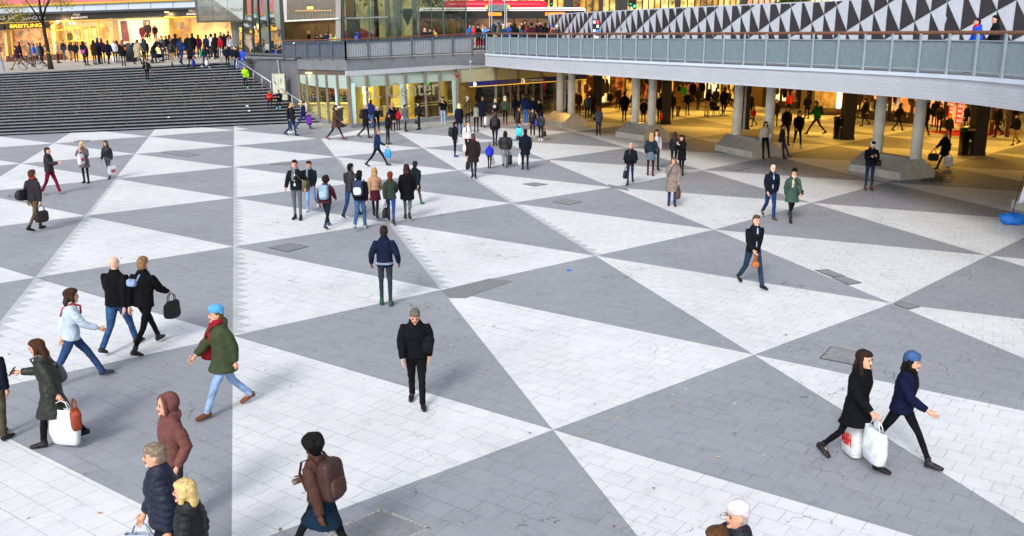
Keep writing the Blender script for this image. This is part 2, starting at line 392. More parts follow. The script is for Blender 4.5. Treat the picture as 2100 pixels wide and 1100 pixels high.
# ------------------------------------------------------------ hatch covers and mended patches
def patch(quad, label, cat, mat, frame=None, name='access_hatch', group='covers set in the paving'):
    cx = sum(p[0] for p in quad)/4; cy = sum(p[1] for p in quad)/4
    t = thing(name, (cx, cy, 0), label, cat, group)
    q = [(p[0]-cx, p[1]-cy) for p in quad]
    b = bmesh.new(); top = [b.verts.new((x, y, .012)) for x, y in q]; f = b.faces.new(top); f.normal_update()
    if f.normal.z < 0: f.normal_flip()
    link('cover_plate', b, mat, t)
    b = bmesh.new()
    for k in range(4):
        p0, p1 = q[k], q[(k+1) % 4]; beam(b, (*p0, .006), (*p1, .006), .05 if frame else .018, .014)
    link('frame', b, frame or plain('frame_iron', '#3c3d40', .6), t)
m_hatch = plain('worn_iron', '#85878b', .65, metal=.0, var=.25, scale=8, bump=.4)
m_asph = plain('asphalt_patch', '#7d8083', .9, var=.3, scale=25, bump=.5)
m_stud = plain('studded_frame', '#b9bab4', .5, metal=.5, var=.5, scale=40, bump=.6)
patch([(-1.623, 10.352, 0.000), (-0.994, 9.914, 0.000), (-1.543, 9.371, 0.000), (-2.195, 9.822, 0.000)], 'large hatch with bright studded frame at the bottom edge of the plaza', 'hatch', plain('hatch_slab', '#85878c', .7, var=.15, scale=12, bump=.3), m_stud)
patch([(5.967, 16.413, 0.000), (6.562, 15.935, 0.000), (6.164, 15.356, 0.000), (5.552, 15.776, 0.000)], 'grey hatch partly behind the long haired woman with white bags', 'hatch', m_hatch)
patch([(7.804, 22.146, 0.000), (7.991, 21.542, 0.000), (7.655, 21.449, 0.000), (7.475, 22.096, 0.000)], 'mesh grating, upper left one of the pair in the white triangle at right', 'grating', m_hatch, name='floor_grating')
patch([(7.944, 21.541, 0.000), (8.177, 20.924, 0.000), (7.808, 20.752, 0.000), (7.652, 21.404, 0.000)], 'mesh grating, lower right one of the pair in the white triangle at right', 'grating', m_hatch, name='floor_grating')
patch([(8.486, 19.329, 0.000), (8.693, 18.966, 0.000), (8.389, 18.787, 0.000), (8.257, 19.181, 0.000)], 'small rusty cover at the crossing of triangles near the right edge', 'hatch', m_hatch)
patch([(-6.158, 25.184, 0.000), (-5.593, 24.767, 0.000), (-6.005, 24.128, 0.000), (-6.645, 24.641, 0.000)], 'rough asphalt filled cover left of the man in navy bomber jacket', 'hatch', m_asph)
patch([(0.905, 35.733, 0.000), (1.381, 35.268, 0.000), (0.864, 34.805, 0.000), (0.408, 35.374, 0.000)], 'flat cover in the white triangle below the man in long navy coat', 'hatch', m_hatch)
patch([(1.873, 32.000, 0.000), (2.419, 31.531, 0.000), (1.932, 30.975, 0.000), (1.409, 31.522, 0.000)], 'flat cover in the grey triangle at the middle of the plaza', 'hatch', m_hatch)
patch([(9.426, 39.921, 0.000), (10.185, 39.494, 0.000), (9.565, 38.642, 0.000), (9.033, 39.195, 0.000)], 'dark hatch before the third steel plinth from the left', 'hatch', m_hatch)
patch([(3.694, 35.176, 0.000), (4.250, 34.503, 0.000), (4.317, 33.850, 0.000), (3.773, 34.498, 0.000)], 'cover between the walking woman in black cape and its shadowless crossing', 'hatch', m_hatch)
patch([(-16.743, 45.823, 0.000), (-14.902, 44.171, 0.000), (-15.242, 43.459, 0.000), (-17.066, 45.059, 0.000)], 'dark square cover right of the two women with white bags', 'hatch', m_hatch)
patch([(-23.411, 50.391, 0.000), (-22.860, 50.399, 0.000), (-22.666, 49.488, 0.000), (-23.440, 49.702, 0.000)], 'thin cover behind the blonde woman in mauve coat', 'hatch', m_hatch)
patch([(-18.163, 33.208, 0.000), (-17.688, 33.109, 0.000), (-17.377, 32.603, 0.000), (-18.018, 32.697, 0.000)], 'dark cover beside the man with duffel bag', 'hatch', m_hatch)
patch([(-10.261, 41.682, 0.000), (-9.619, 41.372, 0.000), (-9.608, 40.749, 0.000), (-10.677, 40.890, 0.000)], 'cover behind the two men with scarves in mid plaza', 'hatch', m_asph)
patch([(16.679, 37.258, 0.000), (17.969, 37.272, 0.000), (16.980, 35.545, 0.000), (15.906, 35.770, 0.000)], 'dark hatch right of the fourth steel plinth', 'hatch', plain('dark_iron', '#55534f', .6, var=.2))
bm = bmesh.new()
sheet([(-0.547, 21.352, 0.000), (0.024, 21.134, 0.000), (-0.360, 20.617, 0.000), (-0.716, 20.163, 0.000), (-1.024, 19.689, 0.000), (-1.426, 19.725, 0.000), (-1.610, 20.319, 0.000)], .007)
tag(link('asphalt_repair', bm, m_asph), 'dark asphalt repair patch at the crossing of triangles in mid plaza', 'patch')
# small litter
for k, (p, colr, lab) in enumerate([((1.407, 22.104, 0.000), '#2f6fd0', 'blue scrap of paper on grey slabs in mid plaza'), ((1.670, 41.827, 0.000), '#c02020', 'red scrap on the paving right of the man in long navy coat'),
                         ((17.306, 36.510, 0.000), '#b9c9e0', 'pale crumpled wrapper on the dark hatch by the fourth plinth'), ((-10.910, 55.983, 0.000), '#d8d060', 'yellowish scrap on the border paving near the stairs')]):
    bm = bmesh.new(); superell(bm, (0, 0, .02), (.06, .045, .02), .7, 8, 5, amp=.5, seed=k, ns=20)
    tag(link('litter', bm, plain('paper', colr, .8), loc=p), lab, 'litter', 'litter on the paving')

bm = bmesh.new(); rl = random.Random(15)
def leafq(bm, x, y, z, s):
    a = rl.uniform(0, 6.28); vs = [bm.verts.new((x + s*math.cos(a+q)*f, y + s*math.sin(a+q)*f, z+rl.uniform(.004, .02))) for q, f in ((0, 1.3), (1.57, .7), (3.14, 1.2), (4.71, .8))]; bm.faces.new(vs).material_index = rl.randrange(3)
wa_, wb_ = Vector((-12.311, 59.587, 0.000)), Vector((-9.548, 55.722, 0.000)); wc_ = Vector((-3.427, 61.055, 0.000))
for k in range(330):
    u = rl.random(); p = lerp(wb_, wc_, rl.random()) if u < .55 else lerp(wa_, wb_, rl.random()); leafq(bm, p.x+rl.gauss(0,.3), p.y-abs(rl.gauss(0,.35))-.15, .006, rl.uniform(.02,.045))
for k in range(260): leafq(bm, rl.uniform(-12, 14), rl.uniform(8, 40), .006, rl.uniform(.012,.03))
tag(link('loose_leaves', bm, [plain('leaf_gold', '#b98a2c', .8), plain('leaf_brown', '#7a5426', .8), plain('leaf_pale', '#c9b070', .8)]), 'small dry leaves blown over the slabs and along the shop wall', 'leaves', kind='stuff')
# ============================================================ THE GRAND STAIR
B0 = Vector((-28.938, 52.563, 0.000)); B1 = Vector((-12.409, 60.071, 0.000)); T0 = Vector((-34.37, 63.46, 3.0)); T1 = Vector((-20.7, 69.1, 3.52))
db = (B1-B0); dt = (T1-T0)
B0 = B0 - db*.45; T0 = T0 - dt*.55
NS = 22
def stair_line(i, right=False): return lerp(B1 if right else B0, T1 if right else T0, i/NS)
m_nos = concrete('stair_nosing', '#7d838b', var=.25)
m_ris_shade = plain('stair_riser_shade', '#16181c', .9, var=.3)  # near-black colour stands in for the shadow under the nosing
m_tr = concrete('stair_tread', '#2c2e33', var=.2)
bm = bmesh.new()
for i in range(NS):
    l0, r0 = stair_line(i), stair_line(i, True); l1, r1 = stair_line(i+1), stair_line(i+1, True)
    zl, zr = l1.z, r1.z
    nl, nr = Vector((l0.x, l0.y, 0)), Vector((r0.x, r0.y, 0))
    fd = Vector((l1.x-l0.x, l1.y-l0.y, 0)).normalized()*.09
    h = .058
    # nosing bar (proud), recessed riser, tread
    v = lambda p, z: bm.verts.new((p.x, p.y, z))
    pts = [(nl, zl), (nr, zr)]
    A, B_, C, D_ = v(nl, zl), v(nr, zr), v(nr, zr-h), v(nl, zl-h)
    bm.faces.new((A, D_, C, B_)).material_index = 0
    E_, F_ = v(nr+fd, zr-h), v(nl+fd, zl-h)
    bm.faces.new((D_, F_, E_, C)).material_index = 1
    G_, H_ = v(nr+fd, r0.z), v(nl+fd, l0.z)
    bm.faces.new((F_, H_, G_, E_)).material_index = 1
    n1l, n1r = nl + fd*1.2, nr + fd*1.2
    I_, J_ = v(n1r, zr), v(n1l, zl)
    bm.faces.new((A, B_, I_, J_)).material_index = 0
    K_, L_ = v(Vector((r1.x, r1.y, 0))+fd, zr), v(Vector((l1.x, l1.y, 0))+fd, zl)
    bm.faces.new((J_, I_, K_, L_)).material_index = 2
tag(link('grand_staircase', bm, [m_nos, m_ris_shade, m_tr]), 'broad dark stone staircase with pale nosings and fallen leaves, rising left of the glazed shop', 'stairs')
# leaves on the treads
bm = bmesh.new(); rl = random.Random(5)
for k in range(3800):
    i = min(NS-1, int(rl.triangular(0, NS, 10))); u = rl.random()**.7
    if u < .25 and rl.random() < .3: continue
    p = lerp(lerp(stair_line(i), stair_line(i, True), u), lerp(stair_line(i+1), stair_line(i+1, True), u), rl.random()*.8+.15)
    z = lerp(stair_line(i+1), stair_line(i+1, True), u).z + .012
    s = rl.uniform(.02, .05); a = rl.uniform(0, 6.28); tlt = rl.uniform(0, .03)
    vs = [bm.verts.new((p.x + s*math.cos(a+q)*f, p.y + s*math.sin(a+q)*f, z + (tlt if n_ % 2 else 0))) for n_, (q, f) in enumerate(((0, 1.3), (1.57, .8), (3.14, 1.2), (4.71, .8)))]
    bm.faces.new(vs).material_index = rl.randrange(3)
tag(link('fallen_leaves', bm, [plain('leaf_gold', '#b98a2c', .8), plain('leaf_brown', '#7a5426', .8), plain('leaf_pale', '#c9b070', .8)]), 'yellow brown leaves scattered over the stair treads', 'leaves', kind='stuff')
for p, s in [((-31.791, 62.000, 2.029), .05), ((-30.344, 56.000, 0.837), .06), ((-16.929, 60.000, 1.037), .07), ((-16.686, 59.500, 0.770), .06), ((-20.731, 56.500, 0.663), .05)]:
    bm = bmesh.new(); superell(bm, (0, 0, s*.5), (s*1.6, s, s*.5), .8, 8, 5, amp=.4, seed=p[0], ns=25)
    tag(link('litter', bm, plain('paper', '#e8e8e8', .8), loc=(p[0], p[1], p[2])), 'scrap of white paper on the stair treads', 'litter', 'white paper scraps on the stairs')

# ============================================================ UPPER LEVEL FLOORS
def zU(x, y): return .03098247*x + .01710456*y + 2.97941224
m_up = concrete('upper_paving', '#a9a39a', var=.1)
bm = bmesh.new()
P_ = [(T0.x, T0.y), (T1.x, T1.y), (-19.5, 72), (-24, 92), (-75, 92), (-60, 52)]
vs = [bm.verts.new((x, y, zU(x, y))) for x, y in P_]; bm.faces.new(vs)
tag(link('upper_plaza_floor', bm, m_up), kind='structure')
K3 = Vector((-9.948, 57.009, 4.059)); W2 = Vector((-15.376, 64.000, 3.845)); W1 = Vector((-19.652, 70.000, 3.746)); E3 = Vector((-1.680, 63.300, 4.236))
bm = bmesh.new()
f1 = [W1, W2, K3, E3]
back = [Vector((-2, 130, 4.6)), Vector((-24, 130, 4.2)), Vector((-22, 72, 3.85))]
bm.faces.new([bm.verts.new(p) for p in f1 + back])
tag(link('terrace_floor', bm, m_up), kind='structure')

# ---- concrete wall beside the stairs, under the terrace
m_c1 = concrete('board_marked_concrete', '#65686e', board=.11, var=.22)
m_c2 = concrete('smooth_concrete_band', '#74787e', board=.13, var=.18)
kk = thing('stair_wall', (W2.x, W2.y, 0), 'dark board marked concrete wall rising beside the stairs left of the glazed shop', 'wall')
def wq(parent, name, pts4, t, mat, loc):
    b = bmesh.new(); quadslab(b, [Vector(p)-Vector(loc) for p in pts4], t); return link(name, b, mat, parent)
K0 = Vector((-9.691, 56.577, 0.000)); J2 = Vector((-14.136, 62.410, 3.172)); J1g = Vector((J2.x, J2.y, 0))
lo = (W2.x, W2.y, 0)
W2n = Vector((W2.x, W2.y, W2.z)); J2t = Vector((-14.096, 62.410, 3.894))
wq(kk, 'wall_face', [W1, J2t, J1g, Vector((W1.x, W1.y, 0))], .5, m_c1, lo)
bm = bmesh.new(); pA = W1 - Vector(lo); pB = J2t - Vector(lo)
beam(bm, pA + Vector((0, .2, .06)), pB + Vector((0, .2, .06)), .5, .12); link('coping', bm, m_c2, kk)
bm = bmesh.new(); tube(bm, [Vector((-15.918, 64.600, 3.826))-Vector(lo), Vector((-15.859, 64.600, 2.884))-Vector(lo)], .06, 8); link('conduit', bm, plain('galvanised', '#7f8fa3', .5), kk)

# ============================================================ GLAZED SHOP UNDER THE TERRACE
sc = thing('glazed_shop', K0, 'corner shop with tall glass walls, frosted upper panes and yellow lit interior under the terrace', 'building')
def rel(q, o): return [Vector(p)-Vector(o) for p in q]
# wide concrete band below the balustrade
band_l = [J2t, K3, Vector((-9.932, 57.010, 3.400)), Vector((-14.131, 62.410, 3.266))]
band_r = [K3, E3, Vector((-1.682, 63.300, 3.665)), Vector((-9.932, 57.010, 3.400))]
for nm, q in (('concrete_band', band_l), ('concrete_band', band_r)):
    b = bmesh.new(); quadslab(b, rel(q, K0), .35); link(nm, b, m_c2, sc)
# bronze head / white head strip
hl = [(-14.083, 62.481, 3.264), (-9.943, 57.157, 3.394), (-9.925, 57.157, 3.134), (-14.102, 62.481, 2.917)]
b = bmesh.new(); quadslab(b, rel(hl, K0), .25); link('lintel', b, M_bronze, sc)
hr = [(-9.868, 56.718, 3.383), (-1.688, 63.500, 3.627), (-1.689, 63.500, 3.339), (-9.852, 56.718, 3.068)]
b = bmesh.new(); quadslab(b, rel(hr, K0), .25); link('lintel', b, plain('white_sheet', '#aab0b8', .6, var=.08), sc)
m_gls = glass('shop_glass', '#e6ece2', .35)
m_fro = plain('frosted_teal_glass', '#a3b7b0', .3, var=.06, spec=.6)
m_fr2 = plain('frosted_cyan_strip', '#b4d3d0', .3, var=.05)
# left glass wall, sill falls with the stairs
LW = {'t': [(613,152),(630,152.5),(650,152.5),(670,153),(692,153.3),(714,154)], 'b': [(618,212),(633,228),(657,245),(681,251.5),(699,256),(720,257.5)]}
lt = [(-14.033, 62.174, 2.931), (-13.307, 61.335, 2.954), (-12.405, 60.033, 3.014), (-11.591, 59.040, 3.046), (-10.708, 57.882, 3.091), (-9.870, 56.837, 3.120)]
lb = [(-13.977, 62.176, 1.031), (-13.337, 61.337, 0.591), (-12.326, 60.036, 0.268), (-11.547, 59.043, 0.145), (-10.632, 57.885, 0.106), (-9.804, 56.841, 0.136)]
rt_ = [(-9.821, 56.718, 3.097), (-8.859, 57.512, 3.102), (-7.771, 58.495, 3.136), (-6.733, 59.460, 3.167), (-5.599, 60.473, 3.204), (-4.687, 61.197, 3.221), (-3.611, 62.226, 3.259)]
rb_ = [(-9.707, 56.722, 0.206), (-8.817, 57.514, 0.220), (-7.712, 58.498, 0.234), (-6.626, 59.463, 0.252), (-5.489, 60.476, 0.270), (-4.676, 61.198, 0.285), (-3.520, 62.228, 0.292)]
def glazing(tops, bots, nfro, mull_w, parent, o, strips=()):
    for k in range(len(tops)-1):
        q = [tops[k], tops[k+1], bots[k+1], bots[k]]
        q = rel(q, o)
        q2 = shift(q, (0, .06, 0))
        b = bmesh.new(); b.faces.new([b.verts.new(p) for p in subq(q2, 0, 1, nfro, 1)]); pane = link('window', b, m_gls, parent)
        b = bmesh.new(); quadslab(b, subq(q2, 0, 1, 0, nfro), .02); link('frosted_panel', b, m_fro, pane)
        if k in strips:
            b = bmesh.new(); quadslab(b, shift(subq(q2, .7, .95, nfro, 1), (0, -.03, 0)), .015); link('frosted_strip', b, m_fr2, pane)
    for k in range(len(tops)):
        b = bmesh.new(); beam(b, Vector(tops[k])-Vector(o), Vector(bots[k])-Vector(o), mull_w, .22); link('mullion', b, M_bronze, parent)
glazing(lt, lb, .27, .13, sc, K0, (3,))
glazing(rt_, rb_, .24, .14, sc, K0, (2, 5))
b = bmesh.new(); quadslab(b, rel([(-9.659, 56.692, 2.668), (-9.445, 56.813, 2.661), (-9.464, 56.872, 0.236), (-9.677, 56.723, 0.221)], K0), .02); link('frosted_strip', b, m_fr2, sc)
# low wall under the glass
for q in ([(-9.712, 56.490, 0.220), (-3.475, 62.010, 0.305), (-3.479, 62.010, 0.000), (-9.721, 56.490, 0.000)],):
    b = bmesh.new(); quadslab(b, rel(q, K0), .3); link('plinth_wall', b, m_c2, sc)
b = bmesh.new()
for a_, b_ in zip(lb[:-1], lb[1:]):
    quadslab(b, rel([a_, b_, (b_[0], b_[1], -.02), (a_[0], a_[1], -.02)], K0), .3)
link('plinth_wall', b, m_c2, sc)
# the frosted letters on the glass
lq = rel([(-8.950, 57.174, 2.468), (-4.738, 60.931, 2.755), (-4.757, 60.931, 1.702), (-8.980, 57.174, 1.681)], K0)
lettering('SL Center', lq, glass('frosted_letters', '#f4f4e0', 6.0, rough=.6), sc, off=(0, -.06, 0))
b = bmesh.new()
for v_ in (.60, .66):
    for k in range(len(rt_)-1):
        p = lerp(rt_[k], rb_[k], v_+.08); q_ = lerp(rt_[k+1], rb_[k+1], v_+.08); beam(b, p-K0+Vector((0, .2, 0)), q_-K0+Vector((0, .2, 0)), .03, .05)
link('inner_rail', b, plain('brass_rail', '#b9ad80', .4), sc)
# interior
m_int = plain('shop_interior_wall', '#e4d68c', .8, var=.1, scale=1.2)
m_intf = plain('shop_interior_floor', '#b89a48', .5, var=.1)
def room(parent, o, front, depth, h, mats, name='interior'):
    """front: list of ground points left to right; walls behind them"""
    b = bmesh.new(); F_ = [Vector(p) for p in front]; n = Vector((.12, 1, 0))*depth
    Bk = [p + n for p in F_]
    for k in range(len(F_)-1):
        f = b.faces.new([b.verts.new(p-o) for p in (F_[k], F_[k+1], Bk[k+1], Bk[k])]); f.material_index = 1
        up = Vector((0, 0, h))
        f = b.faces.new([b.verts.new(p-o) for p in (Bk[k], Bk[k+1], Bk[k+1]+up, Bk[k]+up)]); f.material_index = 0
        f = b.faces.new([b.verts.new(p-o) for p in (F_[k]+up+Vector((0, .3, 0)), F_[k+1]+up+Vector((0, .3, 0)), Bk[k+1]+up, Bk[k]+up)]); f.material_index = 2
    for s in (0, -1):
        f = b.faces.new([b.verts.new(p-o) for p in (F_[s]+Vector((0, .3, 0)), Bk[s], Bk[s]+Vector((0, 0, h)), F_[s]+Vector((0, .3, h)))]); f.material_index = 0
    return link(name, b, mats, parent)
room(sc, K0, [(J1g.x, J1g.y+.5, .05), (K0.x, K0.y+.4, .05)], 7, 3.2, [m_int, m_intf, plain('ceiling', '#d8cf9a')])
room(sc, K0, [(K0.x, K0.y+.4, .05), ((-3.483, 62.079, 0.000)[0], (-3.483, 62.079, 0.000)[1]+.4, .05)], 7, 3.2, [m_int, m_intf, plain('ceiling', '#d8cf9a')])
def area(name, loc, size, power, col, rot=(0, 0, 0), parent=None, sizey=None):
    d = bpy.data.lights.new(name, 'AREA'); d.energy = power; d.color = col; d.size = size
    if sizey: d.shape = 'RECTANGLE'; d.size_y = sizey
    o = bpy.data.objects.new(name, d); COL.objects.link(o); o.location = loc; o.rotation_euler = rot
    if parent: o.parent = parent
    return o
def lamp_panel(parent, o, c, s, col='#ffe9a8', st=4.0, power=60, lc=(1, .82, .4), spread=2.5):
    b = bmesh.new(); bx(b, Vector(c)-Vector(o), (s[0], s[1], .05)); link('ceiling_lamp', b, emis('lamp_glow', col, st), parent)
    area('ceiling_light', Vector(c)-Vector(o)-Vector((0, 0, .05)), s[0], power, lc, (0, 0, 0), parent, s[1])
for c in ((-12.2, 61.5, 3.1), (-9.5, 61, 3.1), (-6.6, 62.5, 3.1), (-4.2, 65, 3.1)):
    lamp_panel(sc, K0, c, (2.2, 1.2), power=85, lc=(1, .84, .42), st=1.2)
for (x, y, w_, z_, cl_) in ((-9.9, 62.6, .5, 3.1, '#e8e2c0'), (-7.2, 63.8, .35, 3.1, '#efe8c8'), (-5.7, 65.6, 1.5, 2.9, '#3a3020'), (-3.9, 66.9, 1.3, 2.9, '#2c261c'), (-8.5, 63.6, .9, 2.1, '#5a4a2c'), (-11.3, 64.6, 1.2, 2.2, '#c9b04c')):
    b = bmesh.new(); bx(b, Vector((x, y, z_/2+.05))-K0, (w_, .35, z_)); link('interior_block', b, plain('interior_block', cl_, .6, var=.15), sc)  # columns, door and partition; dark wide ones are added to darken the right
# counter, desks and posters inside
m_ctr = plain('cream_counter', '#e8dfa0', .6, var=.05)
def loose(name, label, cat, loc, mat, build, group=None):
    b = bmesh.new(); build(b); o = link(name, b, mat, loc=loc); tag(o, label, cat, group); return o
def counter(b):
    bx(b, (0, 0, .5), (3.4, .7, 1.0)); bx(b, (0, -.05, 1.03), (3.6, .9, .06))
loose('counter', 'long cream service counter behind the left glass wall of the shop', 'counter', (-12.2, 62.0, .05), m_ctr, counter)
def desk(b):
    bx(b, (0, 0, .42), (1.6, .7, .8)); bx(b, (0, 0, .85), (1.8, .85, .05)); bx(b, (0, .2, 1.15), (.7, .04, .4))
loose('desk', 'low cabinet desk behind the letters on the shop glass', 'desk', (-7.6, 61.6, .05), m_ctr, desk)
loose('desk', 'dark desk with screen behind the right panes of the shop', 'desk', (-5.2, 63.3, .05), plain('dark_wood', '#2a241c', .5), desk)
def tall(b):
    for k in range(5): bx(b, (0, 0, .25+k*.42), (1.1, .4, .04))
    bx(b, (-.55, 0, 1.05), (.04, .42, 2.1)); bx(b, (.55, 0, 1.05), (.04, .42, 2.1)); bx(b, (0, .18, 1.05), (1.1, .03, 2.1))
loose('shelf_unit', 'dark shelf unit standing in the shop behind the letters', 'shelf', (-6.0, 63.6, .05), plain('dark_shelf', '#3a3428', .6), tall)
def lampball(b): superell(b, (0, 0, 0), (.22, .22, .3), 1, 12, 8)
loose('pendant_lamp', 'round glowing pendant lamp behind the S of the glass letters', 'lamp', (-9.3, 59.6, 2.1), emis('globe', '#fff2b0', 3.0), lampball)
loose('pendant_lamp', 'small glowing pendant lamp below the larger one in the shop', 'lamp', (-9.25, 59.7, 1.45), emis('globe', '#fff2b0', 2.0), lampball)
b = bmesh.new(); quadslab(b, rel([(-5.505, 61.000, 2.503), (-5.315, 61.000, 2.519), (-5.318, 61.000, 2.380), (-5.508, 61.000, 2.364)], K0), .02); link('exit_sign', b, emis('exit_green', '#28b050', 1.2), sc)

# the waste bins on the plaza: drum body, dark lid, slot
def bin_(loc, label, sc_=1.0, badge=True):
    t = thing('litter_bin', loc, label, 'litter bin', 'dark litter bins'); t.scale = (sc_,)*3
    b = bmesh.new(); tube(b, [(0,0,0),(0,0,.04),(0,0,.06),(0,0,1.0)], [.3,.31,.29,.3], 20); link('body', b, M_black, t, True)
    b = bmesh.new(); tube(b, [(0,0,1.0),(0,0,1.04),(0,0,1.12),(0,0,1.2)], [.33,.34,.3,.16], 20); link('lid', b, plain('lid_black', '#101014', .3), t, True)
    b = bmesh.new(); bx(b, (0,-.27,1.09), (.28,.12,.07)); link('slot', b, plain('slot_metal', '#8f7a40', .3, metal=.8), t)
    if badge:
        b = bmesh.new(); tube(b, [(0,-.285,.62),(0,-.305,.62)], .055, 12); link('badge', b, plain('badge', '#cfc8a0', .5), t)
    return t
bin_((17.776, 50.526, 0.000), 'black drum bin left of the square black pillar near the passage middle', 1.05)
bin_((21.431, 43.747, 0.000), 'black drum bin with round badge left of the rightmost black pillar', 1.12)
t = thing('litter_bin', (-10.594, 57.149, 0.000), 'square black bin with paper on its lid before the glass corner', 'litter bin')
b = bmesh.new(); bx(b, (0,0,.5), (.5,.5,1.0)); link('body', b, M_black, t)
b = bmesh.new(); bx(b, (0,0,1.1), (.6,.6,.12)); bx(b, (-.2,.2,1.02),(.05,.05,.1)); link('lid', b, plain('lid_navy', '#141a26', .4), t)
b = bmesh.new(); superell(b, (0,0,1.2), (.2,.15,.06), .7, 10, 6, amp=.4, ns=12); link('paper', b, M_white, t)

# ============================================================ HANDRAILS ON THE STAIRS
def handrail(p, q, n, label, h=.95):
    p, q = Vector(p), Vector(q); t = thing('stair_handrail', p, label, 'handrail', 'steel handrails at the right of the stairs')
    b = bmesh.new(); tube(b, [Vector((0,0,h)), (q-p)+Vector((0,0,h))], .035, 8); link('rail', b, plain('rail_steel', '#b8bfc9', .35, metal=.5), t, True)
    for k in range(n):
        u = (k+.1)/(n-.8) if n > 1 else 0
        b = bmesh.new(); tube(b, [(q-p)*u, (q-p)*u+Vector((0,0,h))], .022, 8); link('post', b, plain('rail_steel', '#b8bfc9', .35, metal=.5), t, True)
sr = lambda u, off=-.5: Vector((lerp(T1, B1, u).x+off, lerp(T1, B1, u).y, lerp(T1, B1, u).z))
handrail(sr(.10), sr(.60), 6, 'longer upper handrail beside the concrete wall with boys leaning at its top')
handrail(sr(.66), sr(.97), 3, 'lower handrail ending near the foot of the stairs')
handrail(Vector((T1.x-.9, T1.y+1.2, 3.55)), Vector((T1.x-.2, T1.y-.6, 3.4)), 2, 'short handrail at the head of the stairs by the red jacket')

# grey utility cabinet at the stair side
t = thing('utility_cabinet', (-15.390, 63.000, 1.257), 'pale grey utility cabinet with graffiti scribbles standing at the stair side', 'cabinet')
m_cab = plain('cabinet_grey', '#a9aa9c', .6, var=.15, scale=3)
b = bmesh.new(); bx(b, (-.12, 0, 1.05), (.84, .4, 1.3)); link('body', b, m_cab, t)
b = bmesh.new(); bx(b, (.12, .05, .25), (.55, .4, .55)); link('lower_box', b, m_cab, t)
b = bmesh.new(); bx(b, (-.33, -.215, 1.05), (.38, .02, 1.22)); link('door', b, plain('cabinet_door', '#b4b5a6', .6, var=.1), t)
b = bmesh.new(); bx(b, (.09, -.215, 1.05), (.38, .02, 1.22)); link('door', b, plain('cabinet_door', '#b4b5a6', .6, var=.1), t)
b = bmesh.new(); rg = random.Random(9)
for base, n_ in (((-.33, -.23, 1.15), 9), ((.05, -.23, 1.25), 7), ((-.4, -.23, 1.5), 4)):
    p = Vector(base)
    for k in range(n_):
        q_ = Vector(base) + Vector((rg.uniform(-.09, .09), 0, rg.uniform(-.22, .2))); beam(b, p, q_, .012, .02); p = q_
link('scribble', b, plain('marker_green', '#2e6f60', .7), t)

# ============================================================ TERRACE BALUSTRADE
def balustrade(p, q, zoff_rail, nposts, label, bars, panel_mat, t_panel=True, h0=1.15, h1=1.15, name='terrace_balustrade'):
    p, q = Vector(p), Vector(q); t = thing(name, p, label, 'balustrade'); d = q-p
    hh = lambda u: h0*(1-u)+h1*u
    P = lambda u, v: d*u + Vector((0, 0, hh(u)*v))
    b = bmesh.new(); beam(b, P(0, 1)+Vector((0,0,.0)), P(1, 1), .16, .07); link('handrail', b, M_wood, t)
    b = bmesh.new(); beam(b, P(0, .88), P(1, .88), .06, .14); link('top_rail', b, M_blue, t)
    b = bmesh.new(); beam(b, P(0, .08), P(1, .08), .05, .05); link('bottom_rail', b, M_blue, t)
    for k in range(nposts+1):
        u = k/nposts; b = bmesh.new(); beam(b, P(u, -.04)+Vector((0, -.05, 0)), P(u, .92)+Vector((0, -.05, 0)), .09, .07); link('post', b, M_blue, t)
    b = bmesh.new(); n = bars
    for k in range(n):
        u = (k+.5)/n; beam(b, P(u, .08), P(u, .84), .022, .03)
    link('bars', b, M_blue, t)
    if panel_mat:
        b = bmesh.new(); quadslab(b, [P(0, .84)+Vector((0,.08,0)), P(1, .84)+Vector((0,.08,0)), P(1, .06)+Vector((0,.08,0)), P(0, .06)+Vector((0,.08,0))], .02); link('infill_panel', b, panel_mat, t)
    return t
balustrade((-15.324, 63.800, 3.915), (-9.922, 56.862, 4.063), 0, 5, 'blue grey terrace balustrade section with dark boards left of the corner', 36, plain('dark_boards', '#5c6470', .7), h0=1.18, h1=1.16)
balustrade((-9.922, 56.862, 4.063), (-2.592, 62.600, 4.236), 0, 6, 'blue grey terrace balustrade section with pale boards above the shop lettering', 80, plain('pale_boards', '#c3c9ce', .5, var=.1), h0=1.16, h1=1.3)
balustrade((-2.596, 62.700, 4.233), (-1.679, 63.300, 4.252), 0, 1, 'open barred end of the terrace balustrade next to the curved deck', 6, None, h0=1.3, h1=1.33)
b = bmesh.new(); 
for k in range(5): bx(b, Vector((-14.217, 62.500, 4.951))+Vector((k*.52+(.15 if k%2 else 0), -.3-k*.1, 0)), (.09, .01, .09))
tag(link('stickers', b, M_white), 'row of small white stickers on the terrace balustrade', 'stickers')

# ============================================================ CURVED DECK WITH WHITE FASCIA
CV = [Vector(p) for p in ((-1.55,56.6,0),(-.02,52.7,0),(1.36,49.8,0),(2.73,46.9,0),(3.77,44.95,0),(4.79,42.9,0),(6.27,39.9,0),(7.5,37.5,0),(8.43,35.9,0),(9.66,33.4,0),(10.5,31.6,0),(11.3,29.9,0),(11.95,28.2,0),(12.42,26.6,0),(12.72,25.1,0),(12.85,23.3,0),(12.8,21.5,0),(12.5,19.5,0),(12.0,17.5,0))]
def resample(P, n):
    Ls = [0]
    for a, b_ in zip(P[:-1], P[1:]): Ls.append(Ls[-1]+(b_-a).length)
    out = []
    for k in range(n):
        s = Ls[-1]*k/(n-1); i = max(0, min(len(P)-2, next((j for j in range(len(Ls)-1) if Ls[j+1] >= s-1e-9), len(P)-2)))
        u = (s-Ls[i])/(Ls[i+1]-Ls[i]); out.append(lerp(P[i], P[i+1], u))
    return out, Ls[-1]
